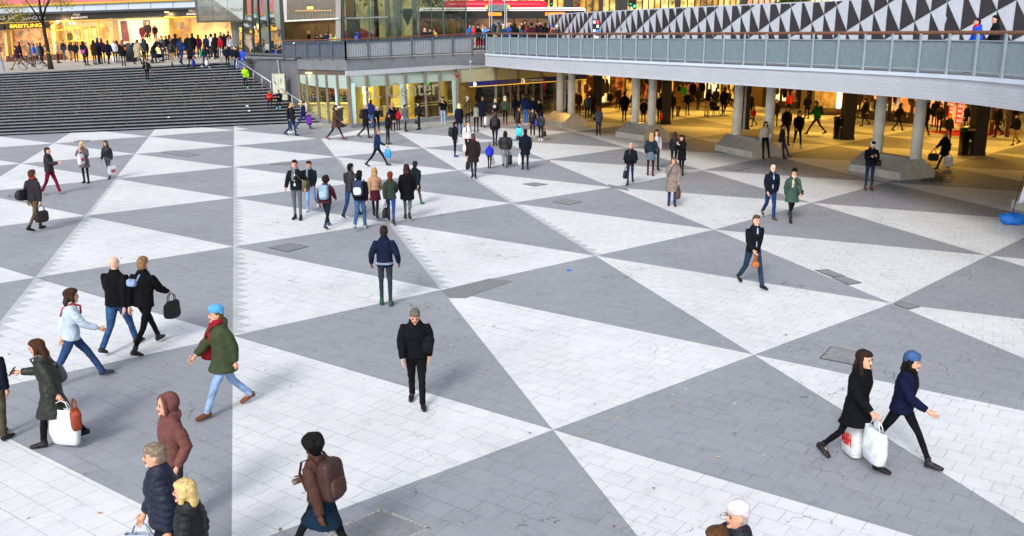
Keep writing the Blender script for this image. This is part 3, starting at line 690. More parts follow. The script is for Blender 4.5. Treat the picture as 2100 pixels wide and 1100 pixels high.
# smooth the polyline
for _ in range(3): CV = [CV[0]] + [(CV[k-1]+CV[k]*2+CV[k+1])/4 for k in range(1, len(CV)-1)] + [CV[-1]]
CR, clen = resample(CV, 121)
ztop = lambda p: 4.40 + .11*max(0, min(1, (48-p.y)/22))
m_fas = concrete('white_board_fascia', '#a9adb6', board=.1, var=.07)
deck = thing('curved_deck', CR[0], 'long curved raised deck with white board marked fascia spanning over the passage', 'bridge')
o = CR[0]
b = bmesh.new()
zb = lambda p: ztop(p)-.74 if ztop(p) < 4.405 else 3.66+(ztop(p)-4.4)
for p, q_ in zip(CR[:-1], CR[1:]):
    for (za, zb_, off) in ((-.10, -.74, 0),):
        v = [b.verts.new(p-o+Vector((0,0,ztop(p)-.10))), b.verts.new(q_-o+Vector((0,0,ztop(q_)-.10))), b.verts.new(q_-o+Vector((0,0,zb(q_)))), b.verts.new(p-o+Vector((0,0,zb(p))))]
        b.faces.new(v)
link('fascia', b, m_fas, deck)
b = bmesh.new()
nrm = []
for k in range(len(CR)):
    tdir = (CR[min(k+1, len(CR)-1)]-CR[max(k-1, 0)]).normalized(); nrm.append(Vector((tdir.y, -tdir.x, 0))*-1)
nrm = [n if n.y > 0 or n.x > 0 else -n for n in nrm]   # away from the camera side
nrm = [(-n if (n.x < 0) else n) for n in nrm]
rows = []
for k, p in enumerate(CR):
    z = ztop(p); n = nrm[k]
    rows.append([b.verts.new(p-o-n*.06+Vector((0,0,z-.10))), b.verts.new(p-o-n*.06+Vector((0,0,z))), b.verts.new(p-o+n*.35+Vector((0,0,z))), b.verts.new(p-o+n*.35+Vector((0,0,z-.10)))])
for r0, r1 in zip(rows[:-1], rows[1:]):
    for k in range(4):
        b.faces.new((r0[k], r1[k], r1[(k+1) % 4], r0[(k+1) % 4]))
b.faces.new(list(reversed(rows[0]))); link('edge_kerb', b, concrete('kerb_pale', '#b9c4d2', var=.05), deck)
# deck slab underside and top
b = bmesh.new()
back = [Vector((60, 17.5, 0)), Vector((60, 140, 0)), Vector((-1.6, 140, 0))]
ring = CR + back
b.faces.new([b.verts.new(p-o+Vector((0,0,zb(p)+.012 if i < len(CR) else 3.75))) for i, p in enumerate(ring)])
link('soffit', b, plain('soffit_dark', '#2a2520', .9, var=.1), deck)
b = bmesh.new()
f = b.faces.new([b.verts.new(p+Vector((0,0,(ztop(p) if i < len(CR) else 4.6)-.012))) for i, p in enumerate(ring)])
tag(link('upper_street', b, concrete('upper_street_asphalt', '#75777a', var=.1)), kind='structure')
b = bmesh.new(); quadslab(b, [CR[0]-o+Vector((-.02,0,4.3)), Vector((-1.6,61.5,0))-o+Vector((0,0,4.3)), Vector((-1.6,61.5,0))-o+Vector((0,0,3.66)), CR[0]-o+Vector((-.02,0,3.66))], .1, dirv=(1, .2, 0)); link('end_face', b, m_fas, deck)

# railing of the deck
rg_ = thing('deck_railing', CR[0], 'curved pale grey railing of corrugated panels with brown wooden handrail along the deck', 'railing')
def roff(k, n_off, z): return CR[k]-o+nrm[k]*n_off+Vector((0, 0, ztop(CR[k])+z))
b = bmesh.new(); tube(b, [roff(k, .12, 1.15) for k in range(0, 121, 2)], [(.055, .06)]*61, 8, ref=(0, 0, 1)); 
link('handrail', b, M_wood, rg_, True)
for zz, nm, hgt in ((.94, 'panel_top_rail', .03), (.12, 'panel_bottom_rail', .03)):
    b = bmesh.new()
    for k in range(0, 120, 2): beam(b, roff(k, .12, zz), roff(k+2, .12, zz), .05, hgt)
    link(nm, b, M_palegrey, rg_)
M_corr = plain('corrugated_blue_grey', '#71818a', .5, var=.08)
M_corr_shade = plain('groove_shade_grey', '#37434b', .7, var=.1)  # darker copy for the recessed faces, groove shading put into the colour
# corrugated panels between posts
npost = 37
PR, _ = resample(CV, npost)
def at_s(s):
    f_ = s*120; k = min(119, int(f_)); u = f_-k
    return lerp(CR[k], CR[k+1], u), lerp(nrm[k], nrm[k+1], u)
for j in range(npost):
    p, n = at_s(j/(npost-1)); z = ztop(p); b = bmesh.new()
    beam(b, p-o+n*.07+Vector((0,0,z-.06)), p-o+n*.07+Vector((0,0,z+1.13)), .055, .09); link('post', b, M_palegrey, rg_)
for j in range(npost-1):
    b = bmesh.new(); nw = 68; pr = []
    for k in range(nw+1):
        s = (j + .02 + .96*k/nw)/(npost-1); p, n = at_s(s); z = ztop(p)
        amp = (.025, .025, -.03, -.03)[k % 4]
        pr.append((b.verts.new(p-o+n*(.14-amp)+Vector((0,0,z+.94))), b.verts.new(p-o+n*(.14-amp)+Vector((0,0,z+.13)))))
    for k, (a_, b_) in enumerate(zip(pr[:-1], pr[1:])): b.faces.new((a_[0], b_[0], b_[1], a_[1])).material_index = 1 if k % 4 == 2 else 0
    link('corrugated_panel', b, [M_corr, M_corr_shade], rg_)
for k_, u in enumerate((.245, .335, .42, .50, .575, .66, .745)):
    pass

# round columns on steel plinths
def plinth(Pl, Pr, wdt, label, cols, pipe=None):
    Pl, Pr = Vector((*Pl[:2], 0)), Vector((*Pr[:2], 0)); d = (Pr-Pl).normalized(); n = Vector((-d.y, d.x, 0))
    if n.y < 0: n = -n
    ln = (Pr-Pl).length; t = thing('steel_plinth', Pl, label, 'plinth', 'ridged steel plinths under the columns')
    prof = [(0, 0), (0, .28), (wdt*.40, .80), (wdt*.60, .80), (wdt, .28), (wdt, 0)]
    b = bmesh.new(); A_ = [b.verts.new(n*x+Vector((0,0,z))) for x, z in prof]; C_ = [b.verts.new(d*ln+n*x+Vector((0,0,z))) for x, z in prof]
    for k in range(5): b.faces.new((A_[k], C_[k], C_[k+1], A_[k+1])).material_index = 0
    b.faces.new(list(reversed(C_))); b.faces.new(A_)
    ob = link('casing', b, M_steel, t); bv = ob.modifiers.new('bevel', 'BEVEL'); bv.width = .012; bv.segments = 2; bv.limit_method = 'ANGLE'
    for k, u in enumerate(cols):
        c = Pl + d*ln*u + n*wdt*.5
        ct = thing('round_column', (c.x, c.y, .78), label.replace('ridged steel plinth', 'round pale column rising from the %s end of the ridged steel plinth' % ('left' if k == 0 else 'right')), 'column', 'round pale columns')
        b = bmesh.new(); tube(b, [(0,0,0),(0,0,2.9)], .215, 24); link('shaft', b, M_colm, ct, True)
        if pipe is not None and pipe == k:
            b = bmesh.new(); tube(b, [(.32,-.02,2.9),(.32,-.02,.35),(.28,-.05,.22),(.16,-.12,.14)], .055, 8); link('downpipe', b, plain('pipe_grey', '#aab0b8', .45), ct, True)

plinth((1.985, 58.879, 0.000), (3.059, 56.495, 0.000), 1.75, 'ridged steel plinth nearest the station sign, leftmost of all', (.22, .8), 0)
plinth((5.770, 51.772, 0.000), (7.031, 49.688, 0.000), 1.85, 'ridged steel plinth behind the girls with long hair', (.22, .8))
plinth((9.974, 45.602, 0.000), (11.087, 42.763, 0.000), 1.7, 'ridged steel plinth on which the woman in cream jacket leans', (.18, 1.0), 0)
plinth((14.171, 38.832, 0.000), (15.232, 36.122, 0.000), 1.8, 'ridged steel plinth behind the man in white cap', (.2, .93))
plinth((16.574, 30.311, 0.000), (17.9, 24.6, 0), 1.8, 'ridged steel plinth cut by the right edge behind the feather flag', (.35, .9))

# square black pillars in the passage
for (p, wd, lab) in [((5.995, 65.543, 0.000), .62, 'square black pillar left of the red coated person with stroller'), ((9.659, 58.389, 0.000), .58, 'square black pillar behind the second pair of round columns'),
                 ((13.782, 55.258, 0.000), .6, 'wide black pillar behind the third pair of round columns'), ((18.067, 49.846, 0.000), .6, 'square black pillar right of the drum bin near the curved shop window'), ((21.910, 43.406, 0.000), .62, 'thick black pillar nearest the right edge beside a drum bin')]:
    b = bmesh.new(); bx(b, (0, .35, 1.84), (wd, wd, 3.66)); bx(b, (0, .35, .06), (wd+.06, wd+.06, .12))
    ob = link('black_pillar', b, M_dark, loc=p); tag(ob, lab, 'pillar', 'square black pillars')

# ============================================================ STATION ENTRANCE UNDER THE DECK
st = thing('station_entrance', (-3.483, 62.079, 0.000), 'glazed station entrance with blue name board and yellow lit hall under the deck', 'building')
o2 = Vector((-3.483, 62.079, 0.000))
ent_t = [(-3.474, 62.078, 3.297), (-1.078, 64.092, 3.350), (0.447, 65.247, 3.408), (2.101, 66.645, 3.461), (4.922, 68.752, 3.566)]
ent_b = [(-3.483, 62.079, 0.000), (-1.087, 64.092, 0.000), (0.458, 65.247, 0.000), (2.135, 66.645, 0.000), (4.993, 68.752, 0.000)]
b = bmesh.new()
for k in range(4):
    q = rel([ent_t[k], ent_t[k+1], ent_b[k+1], ent_b[k]], o2); b2 = bmesh.new(); quadslab(b2, subq(q, 0, 1, 0, .27), .04); link('upper_panel', b2, plain('upper_panel', '#a9ab90', .4, var=.08), st)
for k in range(5):
    b2 = bmesh.new(); beam(b2, Vector(ent_t[k])-o2, Vector(ent_b[k])-o2, .16, .2); link('mullion', b2, M_bronze, st)
for k in (1, 2, 3):
    q = rel([ent_t[k], ent_t[k+1], ent_b[k+1], ent_b[k]], o2)
    for u in (.02, .34, .66):
        b2 = bmesh.new(); dq = subq(q, u, u+.3, .38, 1)
        for i_ in range(4): beam(b2, dq[i_], dq[(i_+1) % 4], .06, .06)
        dr = link('door', b2, M_bronze, st)
        b3 = bmesh.new(); b3.faces.new([b3.verts.new(p) for p in dq]); link('pane', b3, m_gls, dr)
# the name board
sg = thing('station_sign', (-2.609, 61.000, 2.012), 'long dark blue T-CENTRALEN name board with yellow underside stripe', 'sign')
o3 = Vector((-2.609, 61.000, 2.012))
sq = rel([(-2.605, 61.000, 2.492), (5.206, 65.400, 2.751), (5.213, 65.400, 2.453), (-2.607, 61.000, 2.198)], o3)
b = bmesh.new(); quadslab(b, sq, .35); link('board', b, plain('sign_blue', '#13206a', .4, var=.05), sg)
b = bmesh.new(); quadslab(b, subq(shift(sq, (0, -.01, 0)), 0, 1, .985, 1.09), .3); link('light_strip', b, emis('sign_yellow', '#e8c030', .6), sg)
lettering('T-CENTRALEN', subq(shift(sq, (0, -.04, 0)), .455, .605, .22, .72), plain('sign_letters', '#a9adc0', .5), sg)
for u0, sz in ((.425, .30), (.026, .24)):
    c = inq(sq, u0, .5); b = bmesh.new(); tube(b, [c+Vector((0, -.05, 0)), c+Vector((0, -.02, 0))], sz*.62, 16); link('emblem', b, plain('sign_disc', '#d8dade', .5), sg)
    if u0 > .3: lettering('T', [c+Vector((-.09, -.07, .09)), c+Vector((.09, -.07, .09)), c+Vector((.09, -.07, -.09)), c+Vector((-.09, -.07, -.09))], M_black, sg, name='emblem_letter')
b = bmesh.new(); tube(b, [Vector((-2.651, 60.900, 3.804))-o3, Vector((-2.600, 60.900, 2.513))-o3], .045, 8); bx(b, Vector((-2.651, 60.900, 3.804))-o3, (.16,.12,.16)); link('lamp_stem', b, M_palegrey, sg)
t = thing('red_lamp_post', (-3.546, 61.500, 0.085), 'bronze post with a small red cap beside the shop glass', 'post')
b = bmesh.new(); bx(b, (0,-.1,1.3), (.2,.2,2.75)); link('post_shaft', b, M_bronze, t)
b = bmesh.new(); superell(b, (0,-.1,2.82), (.13,.13,.14), 1, 12, 8); link('cap', b, plain('red_cap', '#8a2028', .5), t)

# ============================================================ PASSAGE: shops at the back
bk = [(4.993, 68.752, 0.000), (10.158, 75.328, 0.000), (14.578, 75.932, 0.000), (18.028, 75.497, 0.000), (19.184, 71.673, 0.000), (23.230, 68.687, 0.000)]
bk = [Vector(p) for p in bk]
ps = thing('passage_shops', bk[0], 'row of warm lit shop fronts across the far side of the passage', 'building', 'shop fronts of the passage')
o4 = bk[0]
m_lit = [emis('lit_window_amber', '#ffb347', 1.3, .8, 1.6, '#2a1204'), emis('lit_window_white', '#ffe0a0', 2.0, .7, 1.3, '#5a3510'), emis('lit_window_red', '#d86a30', .8, .8, 1.9, '#180803'), emis('lit_window_dim', '#c98a2a', .3, .7, 1.5, '#120a04')]
rr = random.Random(11)
def shopfront(parent, o, p, q, nb, base=.35, top=3.6, mats=m_lit, order=None, depth=.9):
    d = q-p
    for k in range(nb):
        u0, u1 = k/nb, (k+1)/nb
        a_ = p+d*u0; c_ = p+d*u1
        fr = bmesh.new()
        for (z0, z1) in ((0, base), (top, 3.72)):
            quadslab(fr, [a_-o+Vector((0,0,z1)), c_-o+Vector((0,0,z1)), c_-o+Vector((0,0,z0)), a_-o+Vector((0,0,z0))], depth+.1)
        beam(fr, a_-o+Vector((0,0,0)), a_-o+Vector((0,0,3.7)), .16, .16)
        wnd = link('shop_window', fr, plain('shop_stone', '#3a2a1c', .5, var=.2), parent)
        q4 = [a_-o+Vector((0,depth,top)), c_-o+Vector((0,depth,top)), c_-o+Vector((0,depth,base)), a_-o+Vector((0,depth,base))]
        bb = bmesh.new(); bb.faces.new([bb.verts.new(v) for v in q4])
        link('display', bb, mats[(order[k] if order else rr.randrange(len(mats)))], wnd)
        q5 = shift(q4, (0, -depth+.08, 0)); bb = bmesh.new(); bb.faces.new([bb.verts.new(v) for v in q5]); link('pane', bb, m_gls, wnd)
        # things on show: dark hanging shapes, shelves
        bb = bmesh.new()
        for j in range(rr.randrange(4, 8)):
            c = lerp(a_, c_, rr.uniform(.1, .9))-o; zz = rr.uniform(.9, 2.3)
            superell(bb, c+Vector((0, depth*.6, zz)), (rr.uniform(.08, .22), .1, rr.uniform(.15, .5)), .7, 8, 6, amp=.3, seed=j, ns=5)
        link('goods', bb, plain('goods_dark', rr.choice(['#2a1408', '#4a1a10', '#101014', '#5a4020', '#702018']), .8), wnd)
shopfront(ps, o4, bk[0], bk[1], 4, mats=m_lit, order=[0, 1, 2, 0])
shopfront(ps, o4, bk[1], bk[2], 3, order=[2, 0, 2])
shopfront(ps, o4, bk[2], bk[3], 3, order=[2, 1, 0])
shopfront(ps, o4, bk[4], bk[4]+(bk[5]-bk[4])*.55, 4, base=.5, order=[3, 1, 1, 2])
b = bmesh.new(); q0 = bk[4]+(bk[5]-bk[4])*.55
quadslab(b, [q0-o4+Vector((0,0,3.7)), bk[5]-o4+Vector((0,0,3.7)), bk[5]-o4, q0-o4], .3); link('plain_wall', b, plain('ochre_panels', '#9a8246', .5, var=.1, scale=1), ps)
b = bmesh.new()
for u in (.0, .3, .36, .95): beam(b, lerp(q0, bk[5], u)-o4+Vector((0,-.05,0)), lerp(q0, bk[5], u)-o4+Vector((0,-.05,3.7)), .22, .08)
link('frame', b, M_dark, ps)
b = bmesh.new(); quadslab(b, [bk[3]-o4+Vector((0,0,3.7)), bk[4]-o4+Vector((0,0,3.7)), bk[4]-o4, bk[3]-o4], .3); link('side_wall', b, plain('brown_stone', '#5a4630', .5, var=.2), ps)
# step up to the far hall
b = bmesh.new(); quadslab(b, [Vector((7.227, 71.430, 0.000))-o4+Vector((0,0,.12)), Vector((17.872, 71.646, 0.000))-o4+Vector((0,0,.12)), Vector((17.872, 71.646, 0.000))-o4, Vector((7.227, 71.430, 0.000))-o4], 5); link('step', b, plain('hall_floor', '#8a7444', .4), ps)

# curved window and clothing shop at right
ks = thing('clothing_shop', (22.685, 63.252, 0.000), 'bright clothing shop with mannequins, curved corner window and SALE banners', 'building', 'shop fronts of the passage')
o5 = Vector((22.685, 63.252, 0.000))
KA = [Vector(p) for p in ((22.685, 63.252, 0.000), (23.818, 60.862, 0.000), (25.056, 58.646, 0.000), (26.178, 56.581, 0.000), (26.530, 53.332, 0.000), (27.532, 49.981, 0.000))]
m_cream = emis('cream_window', '#ffd98a', 1.3, .35, .8, '#c98a3a')
b = bmesh.new(); cc = Vector((22.786, 65.092, 0.000)); 
tube(b, [cc-o5+Vector((0,1.2,.45)), cc-o5+Vector((0,1.2,3.66))], 1.35, 28); link('curved_window', b, emis('ribbed_cream', '#e0b75a', .28, .5, 2.0, '#a87a30'), ks, True)
b = bmesh.new(); tube(b, [cc-o5+Vector((0,1.2,0)), cc-o5+Vector((0,1.2,.45))], 1.5, 28); link('curved_base', b, plain('brown_stone', '#5a4630', .5, var=.2), ks, True)
b = bmesh.new(); quadslab(b, rel([(20.940, 60.500, 2.019), (21.192, 60.500, 2.004), (21.240, 60.500, 0.780), (20.954, 60.500, 0.811)], o5), .05); link('light_panel', b, emis('white_panel', '#f4f6ff', .8), ks)
shopfront(ks, o5, KA[0], KA[2], 3, base=.55, mats=[emis('bright_display', '#ffd08a', 1.5, .4, .7, '#c07a30'), emis('busy_display', '#ffb86a', 1.2, .85, 2.2, '#1a0c05')], order=[0, 1, 1], depth=1.6)
lettering('KappAhl', rel([(23.610, 60.200, 0.809), (24.868, 58.400, 0.779), (24.891, 58.400, 0.568), (23.628, 60.200, 0.623)], o5), M_black, ks, off=(0, -.1, 0), ext=.02, bold=.02)
# entrance with banners
shopfront(ks, o5, KA[2], KA[3], 2, base=.0, mats=[emis('shop_hall', '#ff9a4a', .8, .8, 1.5, '#140804')], order=[0, 0], depth=3.0)
shopfront(ks, o5, KA[3], KA[4], 1, base=.0, mats=[emis('shop_hall_peach', '#ffa868', 1.2, .2, 1.5, '#e08040')], order=[0], depth=3.0)
shopfront(ks, o5, KA[4], KA[5], 3, base=.0, mats=[emis('shop_hall_glow', '#ffb060', 1.1, .7, 1.2, '#5a2408'), m_lit[2]], order=[0, 0, 1], depth=3.0)
def banner(x0, x1, d, lab, ytop, ybot, mirrored=False):
    pass
for (q, nm, mir) in (([(25.090, 52.800, 1.993), (25.453, 52.800, 1.939), (25.427, 52.800, 0.578), (25.065, 52.800, 0.605)], 'red hanging banner repeating SALE, right one of two', 0), ([(25.028, 53.600, 1.908), (25.226, 53.600, 1.880), (25.212, 53.600, 0.832), (25.013, 53.600, 0.859)], 'red hanging banner with mirrored SALE words, left one of two', 1)):
    bt = thing('sale_banner', q[3], nm, 'banner', 'red sale banners'); ob_ = Vector(q[3])
    b = bmesh.new(); quadslab(b, rel(q, ob_), .02); link('cloth', b, emis('banner_red', '#c81408', .7), bt)
    qq = rel(q, ob_)
    if mir: qq = [qq[1], qq[0], qq[3], qq[2]]
    for k in range(5):
        lettering('SALE', subq(shift(qq, (0, -.03, 0)), .12, .88, .04+k*.195, .04+k*.195+.12), emis('banner_letters', '#ffd9c0', .8), bt, ext=.004, italic=.2)
b = bmesh.new()
f = b.faces.new([b.verts.new((p[0], p[1], .011)) for p in ((23.943, 54.335, 0.000), (26.142, 54.906, 0.000), (27.538, 52.839, 0.000), (26.502, 51.596, 0.000), (25.296, 51.339, 0.000), (24.570, 51.808, 0.000))]); f.normal_update()
if f.normal.z < 0: f.normal_flip()
tag(link('red_carpet', b, plain('carpet_red', '#a01208', .9, var=.1)), 'red carpet laid before the clothing shop entrance', 'carpet')

# ceiling lamps of the passage, unseen, placed for its gold floor light
lampw = (1, .52, .07)
for k, (x, y, pw) in enumerate(((2, 61, 260), (9, 66, 420), (15, 66, 420), (12, 57, 300), (20, 62, 420), (18, 54, 330), (24, 53, 420), (22, 46, 330), (28, 47, 380), (25, 39, 260), (8, 72, 300), (17, 71.5, 300), (17, 46.5, 170))):
    t = thing('ceiling_lamp', (x, y, 3.6), 'unseen warm lamp placed under the deck soffit above the passage floor', 'lamp', 'unseen warm lamps under the deck')
    b = bmesh.new(); tube(b, [(0,0,0),(0,0,-.06)], .35, 16); link('diffuser', b, emis('unseen_lamp_amber', '#ffb040', 2.5), t)
    area('unseen_lamp_light', (0, 0, -.1), .8, pw*.42, lampw, parent=t)
# ============================================================ SHOP BUILDING BEYOND THE STAIRS
fb = thing('shop_building', (-46.468, 86.000, 2.803), 'low white and black shop building with golden lit windows beyond the stairs', 'building')
of = Vector((-46.468, 86.000, 2.803))
def fq(x0, y0, x1, y1, x2, y2, x3, y3, d=86): pass
m_gold = plain('gold_frame', '#b8923a', .4, metal=.5, var=.15)
def slabn(name, q, t, mat, parent=fb, o=of):
    b = bmesh.new(); quadslab(b, rel(q, o), t); return link(name, b, mat, parent)
slabn('upper_storey', [(-52.660, 86.600, 10.801), (-27.692, 86.600, 11.957), (-27.975, 86.600, 8.501), (-53.146, 86.600, 7.702)], 3, plain('rose_wall', '#b8606a', .6, var=.3, scale=.5))
slabn('gold_trim', [(-52.765, 86.000, 7.773), (-24.812, 86.000, 8.654), (-24.824, 86.000, 8.487), (-52.798, 86.000, 7.563)], .5, m_gold)
slabn('white_band', [(-52.914, 86.200, 7.609), (-24.885, 86.200, 8.452), (-24.933, 86.200, 7.801), (-53.006, 86.200, 7.019)], .6, concrete('white_panels', '#b4c0cc', var=.05))
b = bmesh.new()
for k in range(14):
    x = (k+.3)/14; q = rel([(-52.901, 86.180, 7.609), (-24.879, 86.180, 8.451), (-24.927, 86.180, 7.801), (-52.994, 86.180, 7.019)], of); beam(b, inq(q, x, 0), inq(q, x, 1), .04, .03)
link('panel_joints', b, plain('joint_grey', '#7c8894', .8), fb)
slabn('dark_ledge', [(-52.446, 85.300, 7.048), (-24.666, 85.300, 7.863), (-24.678, 85.300, 7.697), (-52.479, 85.300, 6.838)], 1.2, plain('ledge_slate', '#2a303a', .5))
sb_q = [(-52.903, 86.000, 6.890), (-24.879, 86.000, 7.734), (-24.927, 86.000, 7.082), (-53.003, 86.000, 6.256)]
slabn('sign_band', sb_q, .4, plain('black_fascia', '#16141a', .35, var=.2))
m_let = plain('pale_letters', '#d8dade', .5, var=.03)
def sign_text(txt, q, mat=m_let, **k): lettering(txt, rel(q, of), mat, fb, off=(0, -.06, 0), **k)
sign_text('KS UP', [(-45.928, 85.900, 7.026), (-44.212, 85.900, 7.134), (-44.257, 85.900, 6.797), (-45.974, 85.900, 6.689)], bold=.03)
sign_text('BLANCPAIN', [(-43.711, 85.900, 6.966), (-41.696, 85.900, 7.032), (-41.727, 85.900, 6.780), (-43.744, 85.900, 6.713)])
for x0, dy in ((148, 0), (384.5, -7)):
    sign_text('dea', [((-39.177, 85.900, 7.310) if x0 < 200 else (-28.821, 85.900, 7.620)), ((-38.521, 85.900, 7.332) if x0 < 200 else (-28.253, 85.900, 7.642)), ((-38.550, 85.900, 7.080) if x0 < 200 else (-28.274, 85.900, 7.390)), ((-39.206, 85.900, 7.057) if x0 < 200 else (-28.843, 85.900, 7.368))])
    sign_text('axelssons', [((-39.383, 85.900, 7.036) if x0 < 200 else (-29.019, 85.900, 7.347)), ((-37.893, 85.900, 7.102) if x0 < 200 else (-27.795, 85.900, 7.391)), ((-37.921, 85.900, 6.849) if x0 < 200 else (-27.815, 85.900, 7.139)), ((-39.413, 85.900, 6.783) if x0 < 200 else (-29.040, 85.900, 7.095))])
slabn('gold_trim', [(-52.879, 85.800, 6.255), (-24.868, 85.800, 7.100), (-24.874, 85.800, 7.016), (-52.896, 85.800, 6.149)], .5, m_gold)
# shop interiors: one lit recess per bay
m_if = emis('golden_interior', '#f2c278', .55, .45, .9, '#a8743a')
m_iw = emis('cream_display', '#ffe0b8', .78, .12, .4, '#ffd49a')
m_ij = emis('jeweller_display', '#e8965a', .45, .85, 2.4, '#2c0c06')
m_iy = emis('yellow_interior', '#efb650', .5, .5, .7, '#a8701a')
def bay(x0, x1, mat, name='shop_window', ytop=None, depth=1.6, yb=None):
    # straight lines of the facade: top and bottom y at pixel x follow the slope of the building
    return None
bays = [([(-53.941, 87.500, 6.178), (-46.170, 87.500, 6.320), (-46.468, 87.500, 2.753), (-54.556, 87.500, 2.255)], m_ij), ([(-46.164, 87.500, 6.363), (-42.141, 87.500, 6.499), (-42.301, 87.500, 2.979), (-46.468, 87.500, 2.753)], m_ij),
        ([(-42.018, 88.000, 6.547), (-37.066, 88.000, 6.814), (-36.987, 88.000, 3.325), (-41.989, 88.000, 3.052)], m_if), ([(-36.203, 87.000, 6.803), (-31.187, 87.000, 7.024), (-31.175, 87.000, 3.709), (-36.116, 87.000, 3.397)], m_iw),
        ([(-31.725, 88.500, 7.046), (-28.702, 88.500, 7.181), (-28.703, 88.500, 3.856), (-31.717, 88.500, 3.630)], m_iy), ([(-28.702, 88.500, 7.181), (-25.641, 88.500, 7.272), (-25.602, 88.500, 4.082), (-28.703, 88.500, 3.856)], m_if)]
for q, m_ in bays:
    wv = slabn('shop_window', q, .2, m_)
    b = bmesh.new(); qf = shift(rel(q, of), (0, -1.5, 0)); b.faces.new([b.verts.new(p) for p in qf]); link('pane', b, m_gls, wv)
# frames and pillars between the bays
for q in ([(-45.571, 85.900, 6.436), (-45.353, 85.900, 6.436), (-45.530, 85.900, 2.808), (-45.797, 85.900, 2.794)], [(-41.365, 85.900, 6.527), (-41.015, 85.900, 6.528), (-40.987, 85.900, 3.117), (-41.390, 85.900, 3.073)],
          [(-36.182, 85.900, 6.789), (-35.743, 85.900, 6.810), (-35.747, 85.900, 3.427), (-36.149, 85.900, 3.383)], [(-31.100, 85.900, 6.986), (-30.749, 85.900, 7.008), (-30.693, 85.900, 3.735), (-31.049, 85.900, 3.692)]):
    slabn('pillar', q, 1.2, plain('ochre_pillar', '#c9a86a', .6, var=.15))
b = bmesh.new()
for p_, q_ in (((-41.195, 85.900, 5.766), (-35.983, 85.900, 6.198)), ((-40.070, 85.900, 6.022), (-37.002, 85.900, 6.069)), ((-41.178, 85.800, 4.789), (-36.203, 85.800, 4.967))): beam(b, Vector(p_)-of, Vector(q_)-of, .08, .09)
for x in (((-40.041, 85.800, 6.613), (-39.921, 85.800, 3.165)), ((-39.363, 85.800, 6.065), (-39.166, 85.800, 3.209)), ((-38.576, 85.800, 6.066), (-38.544, 85.800, 3.253)), ((-37.785, 85.800, 6.110), (-37.790, 85.800, 3.297)), ((-37.026, 85.800, 6.660), (-37.125, 85.800, 3.341)), ((-45.248, 85.800, 5.844), (-41.553, 85.800, 6.019)), ((-44.898, 85.800, 5.845), (-45.025, 85.800, 2.898)), ((-41.641, 85.800, 6.019), (-41.744, 85.800, 3.032))): beam(b, Vector(x[0])-of, Vector(x[1])-of, .1, .12)
link('gold_frames', b, m_gold, fb)
slabn('sill', [(-45.591, 85.700, 3.545), (-40.688, 85.700, 3.724), (-40.760, 85.700, 3.123), (-45.689, 85.700, 2.814)], .6, plain('dark_sill', '#3a1c14', .5))
slabn('sill', [(-35.592, 85.900, 4.070), (-30.819, 85.900, 4.292), (-30.781, 85.900, 3.735), (-35.659, 85.900, 3.427)], .6, plain('pale_sill', '#c9b48c', .6))
# lit name board of the watch shop
slabn('black_board', [(-45.060, 85.500, 6.391), (-41.298, 85.500, 6.565), (-41.321, 85.500, 6.018), (-45.133, 85.500, 5.844)], .3, plain('board_black', '#0c0a0c', .3))
sign_text('BREITLING', [(-44.647, 85.350, 6.286), (-41.810, 85.350, 6.395), (-41.847, 85.350, 6.101), (-44.687, 85.350, 5.991)], emis('neon_amber', '#ffa81c', 1.1), bold=.02)
slabn('black_board', [(-48.341, 85.500, 6.260), (-45.327, 85.500, 6.349), (-45.351, 85.500, 5.843), (-48.420, 85.500, 5.712)], .3, plain('board_black', '#0c0a0c', .3))
# posters in the cream window
for q, c1, lab in (([(-35.232, 86.300, 6.583), (-34.613, 86.300, 6.627), (-34.534, 86.300, 4.795), (-35.240, 86.300, 4.793)], '#7a1f28', 'tall dark red poster with faces, left one in the cream window'), ([(-33.202, 86.300, 6.693), (-32.542, 86.300, 6.715), (-32.693, 86.300, 5.140), (-33.222, 86.300, 5.139)], '#3a1c20', 'tall dark poster behind the mannequins, right one in the cream window')):
    b = bmesh.new(); ob_ = Vector(q[3]); quadslab(b, rel(q, ob_), .03); o_ = link('poster', b, plain('poster_print', c1, .6, var=.8, scale=2.5), loc=ob_); tag(o_, lab, 'poster')
for iq, q in enumerate(([(-30.901, 87.300, 6.472), (-30.322, 87.300, 6.494), (-30.332, 87.300, 5.871), (-30.912, 87.300, 5.849)], [(-30.233, 87.300, 6.494), (-29.831, 87.300, 6.517), (-29.796, 87.300, 5.893), (-30.243, 87.300, 5.871)])):
    b = bmesh.new(); ob_ = Vector(q[3]); quadslab(b, rel(q, ob_), .03); o_ = link('poster', b, plain('poster_pale', '#e8cf9a' if iq == 0 else '#b08878', .6, var=.5, scale=2), loc=ob_)
    tag(o_, 'cream framed picture on the yellow shop wall, left of two' if iq == 0 else 'framed portrait picture on the yellow shop wall, right of two', 'poster')
t = thing('wall_lamp', (-40.429, 85.400, 6.524), 'bright starry wall lamp on the black fascia between the watch shop and the doors', 'lamp')
b = bmesh.new(); superell(b, (0,0,0), (.1,.1,.12), 1, 10, 8); link('bulb', b, emis('bulb', '#ffe0a0', 12.0), t)
area('wall_lamp_light', (0,-.5,0), .5, 60, (1,.62,.25), (R(60),0,0), t)
t = thing('wall_lamp', (-30.726, 85.600, 7.506), 'square lantern on the black fascia above the window corner', 'lamp')
b = bmesh.new(); bx(b, (0,0,0), (.3,.3,.25)); link('housing', b, M_dark, t)
b = bmesh.new(); bx(b, (0,0,-.16), (.24,.24,.05)); link('bulb', b, emis('bulb2', '#ffc070', 12.0), t); area('wall_lamp_light', (0,-.3,-.3), .4, 50, (1,.6,.25), (R(20),0,0), t)
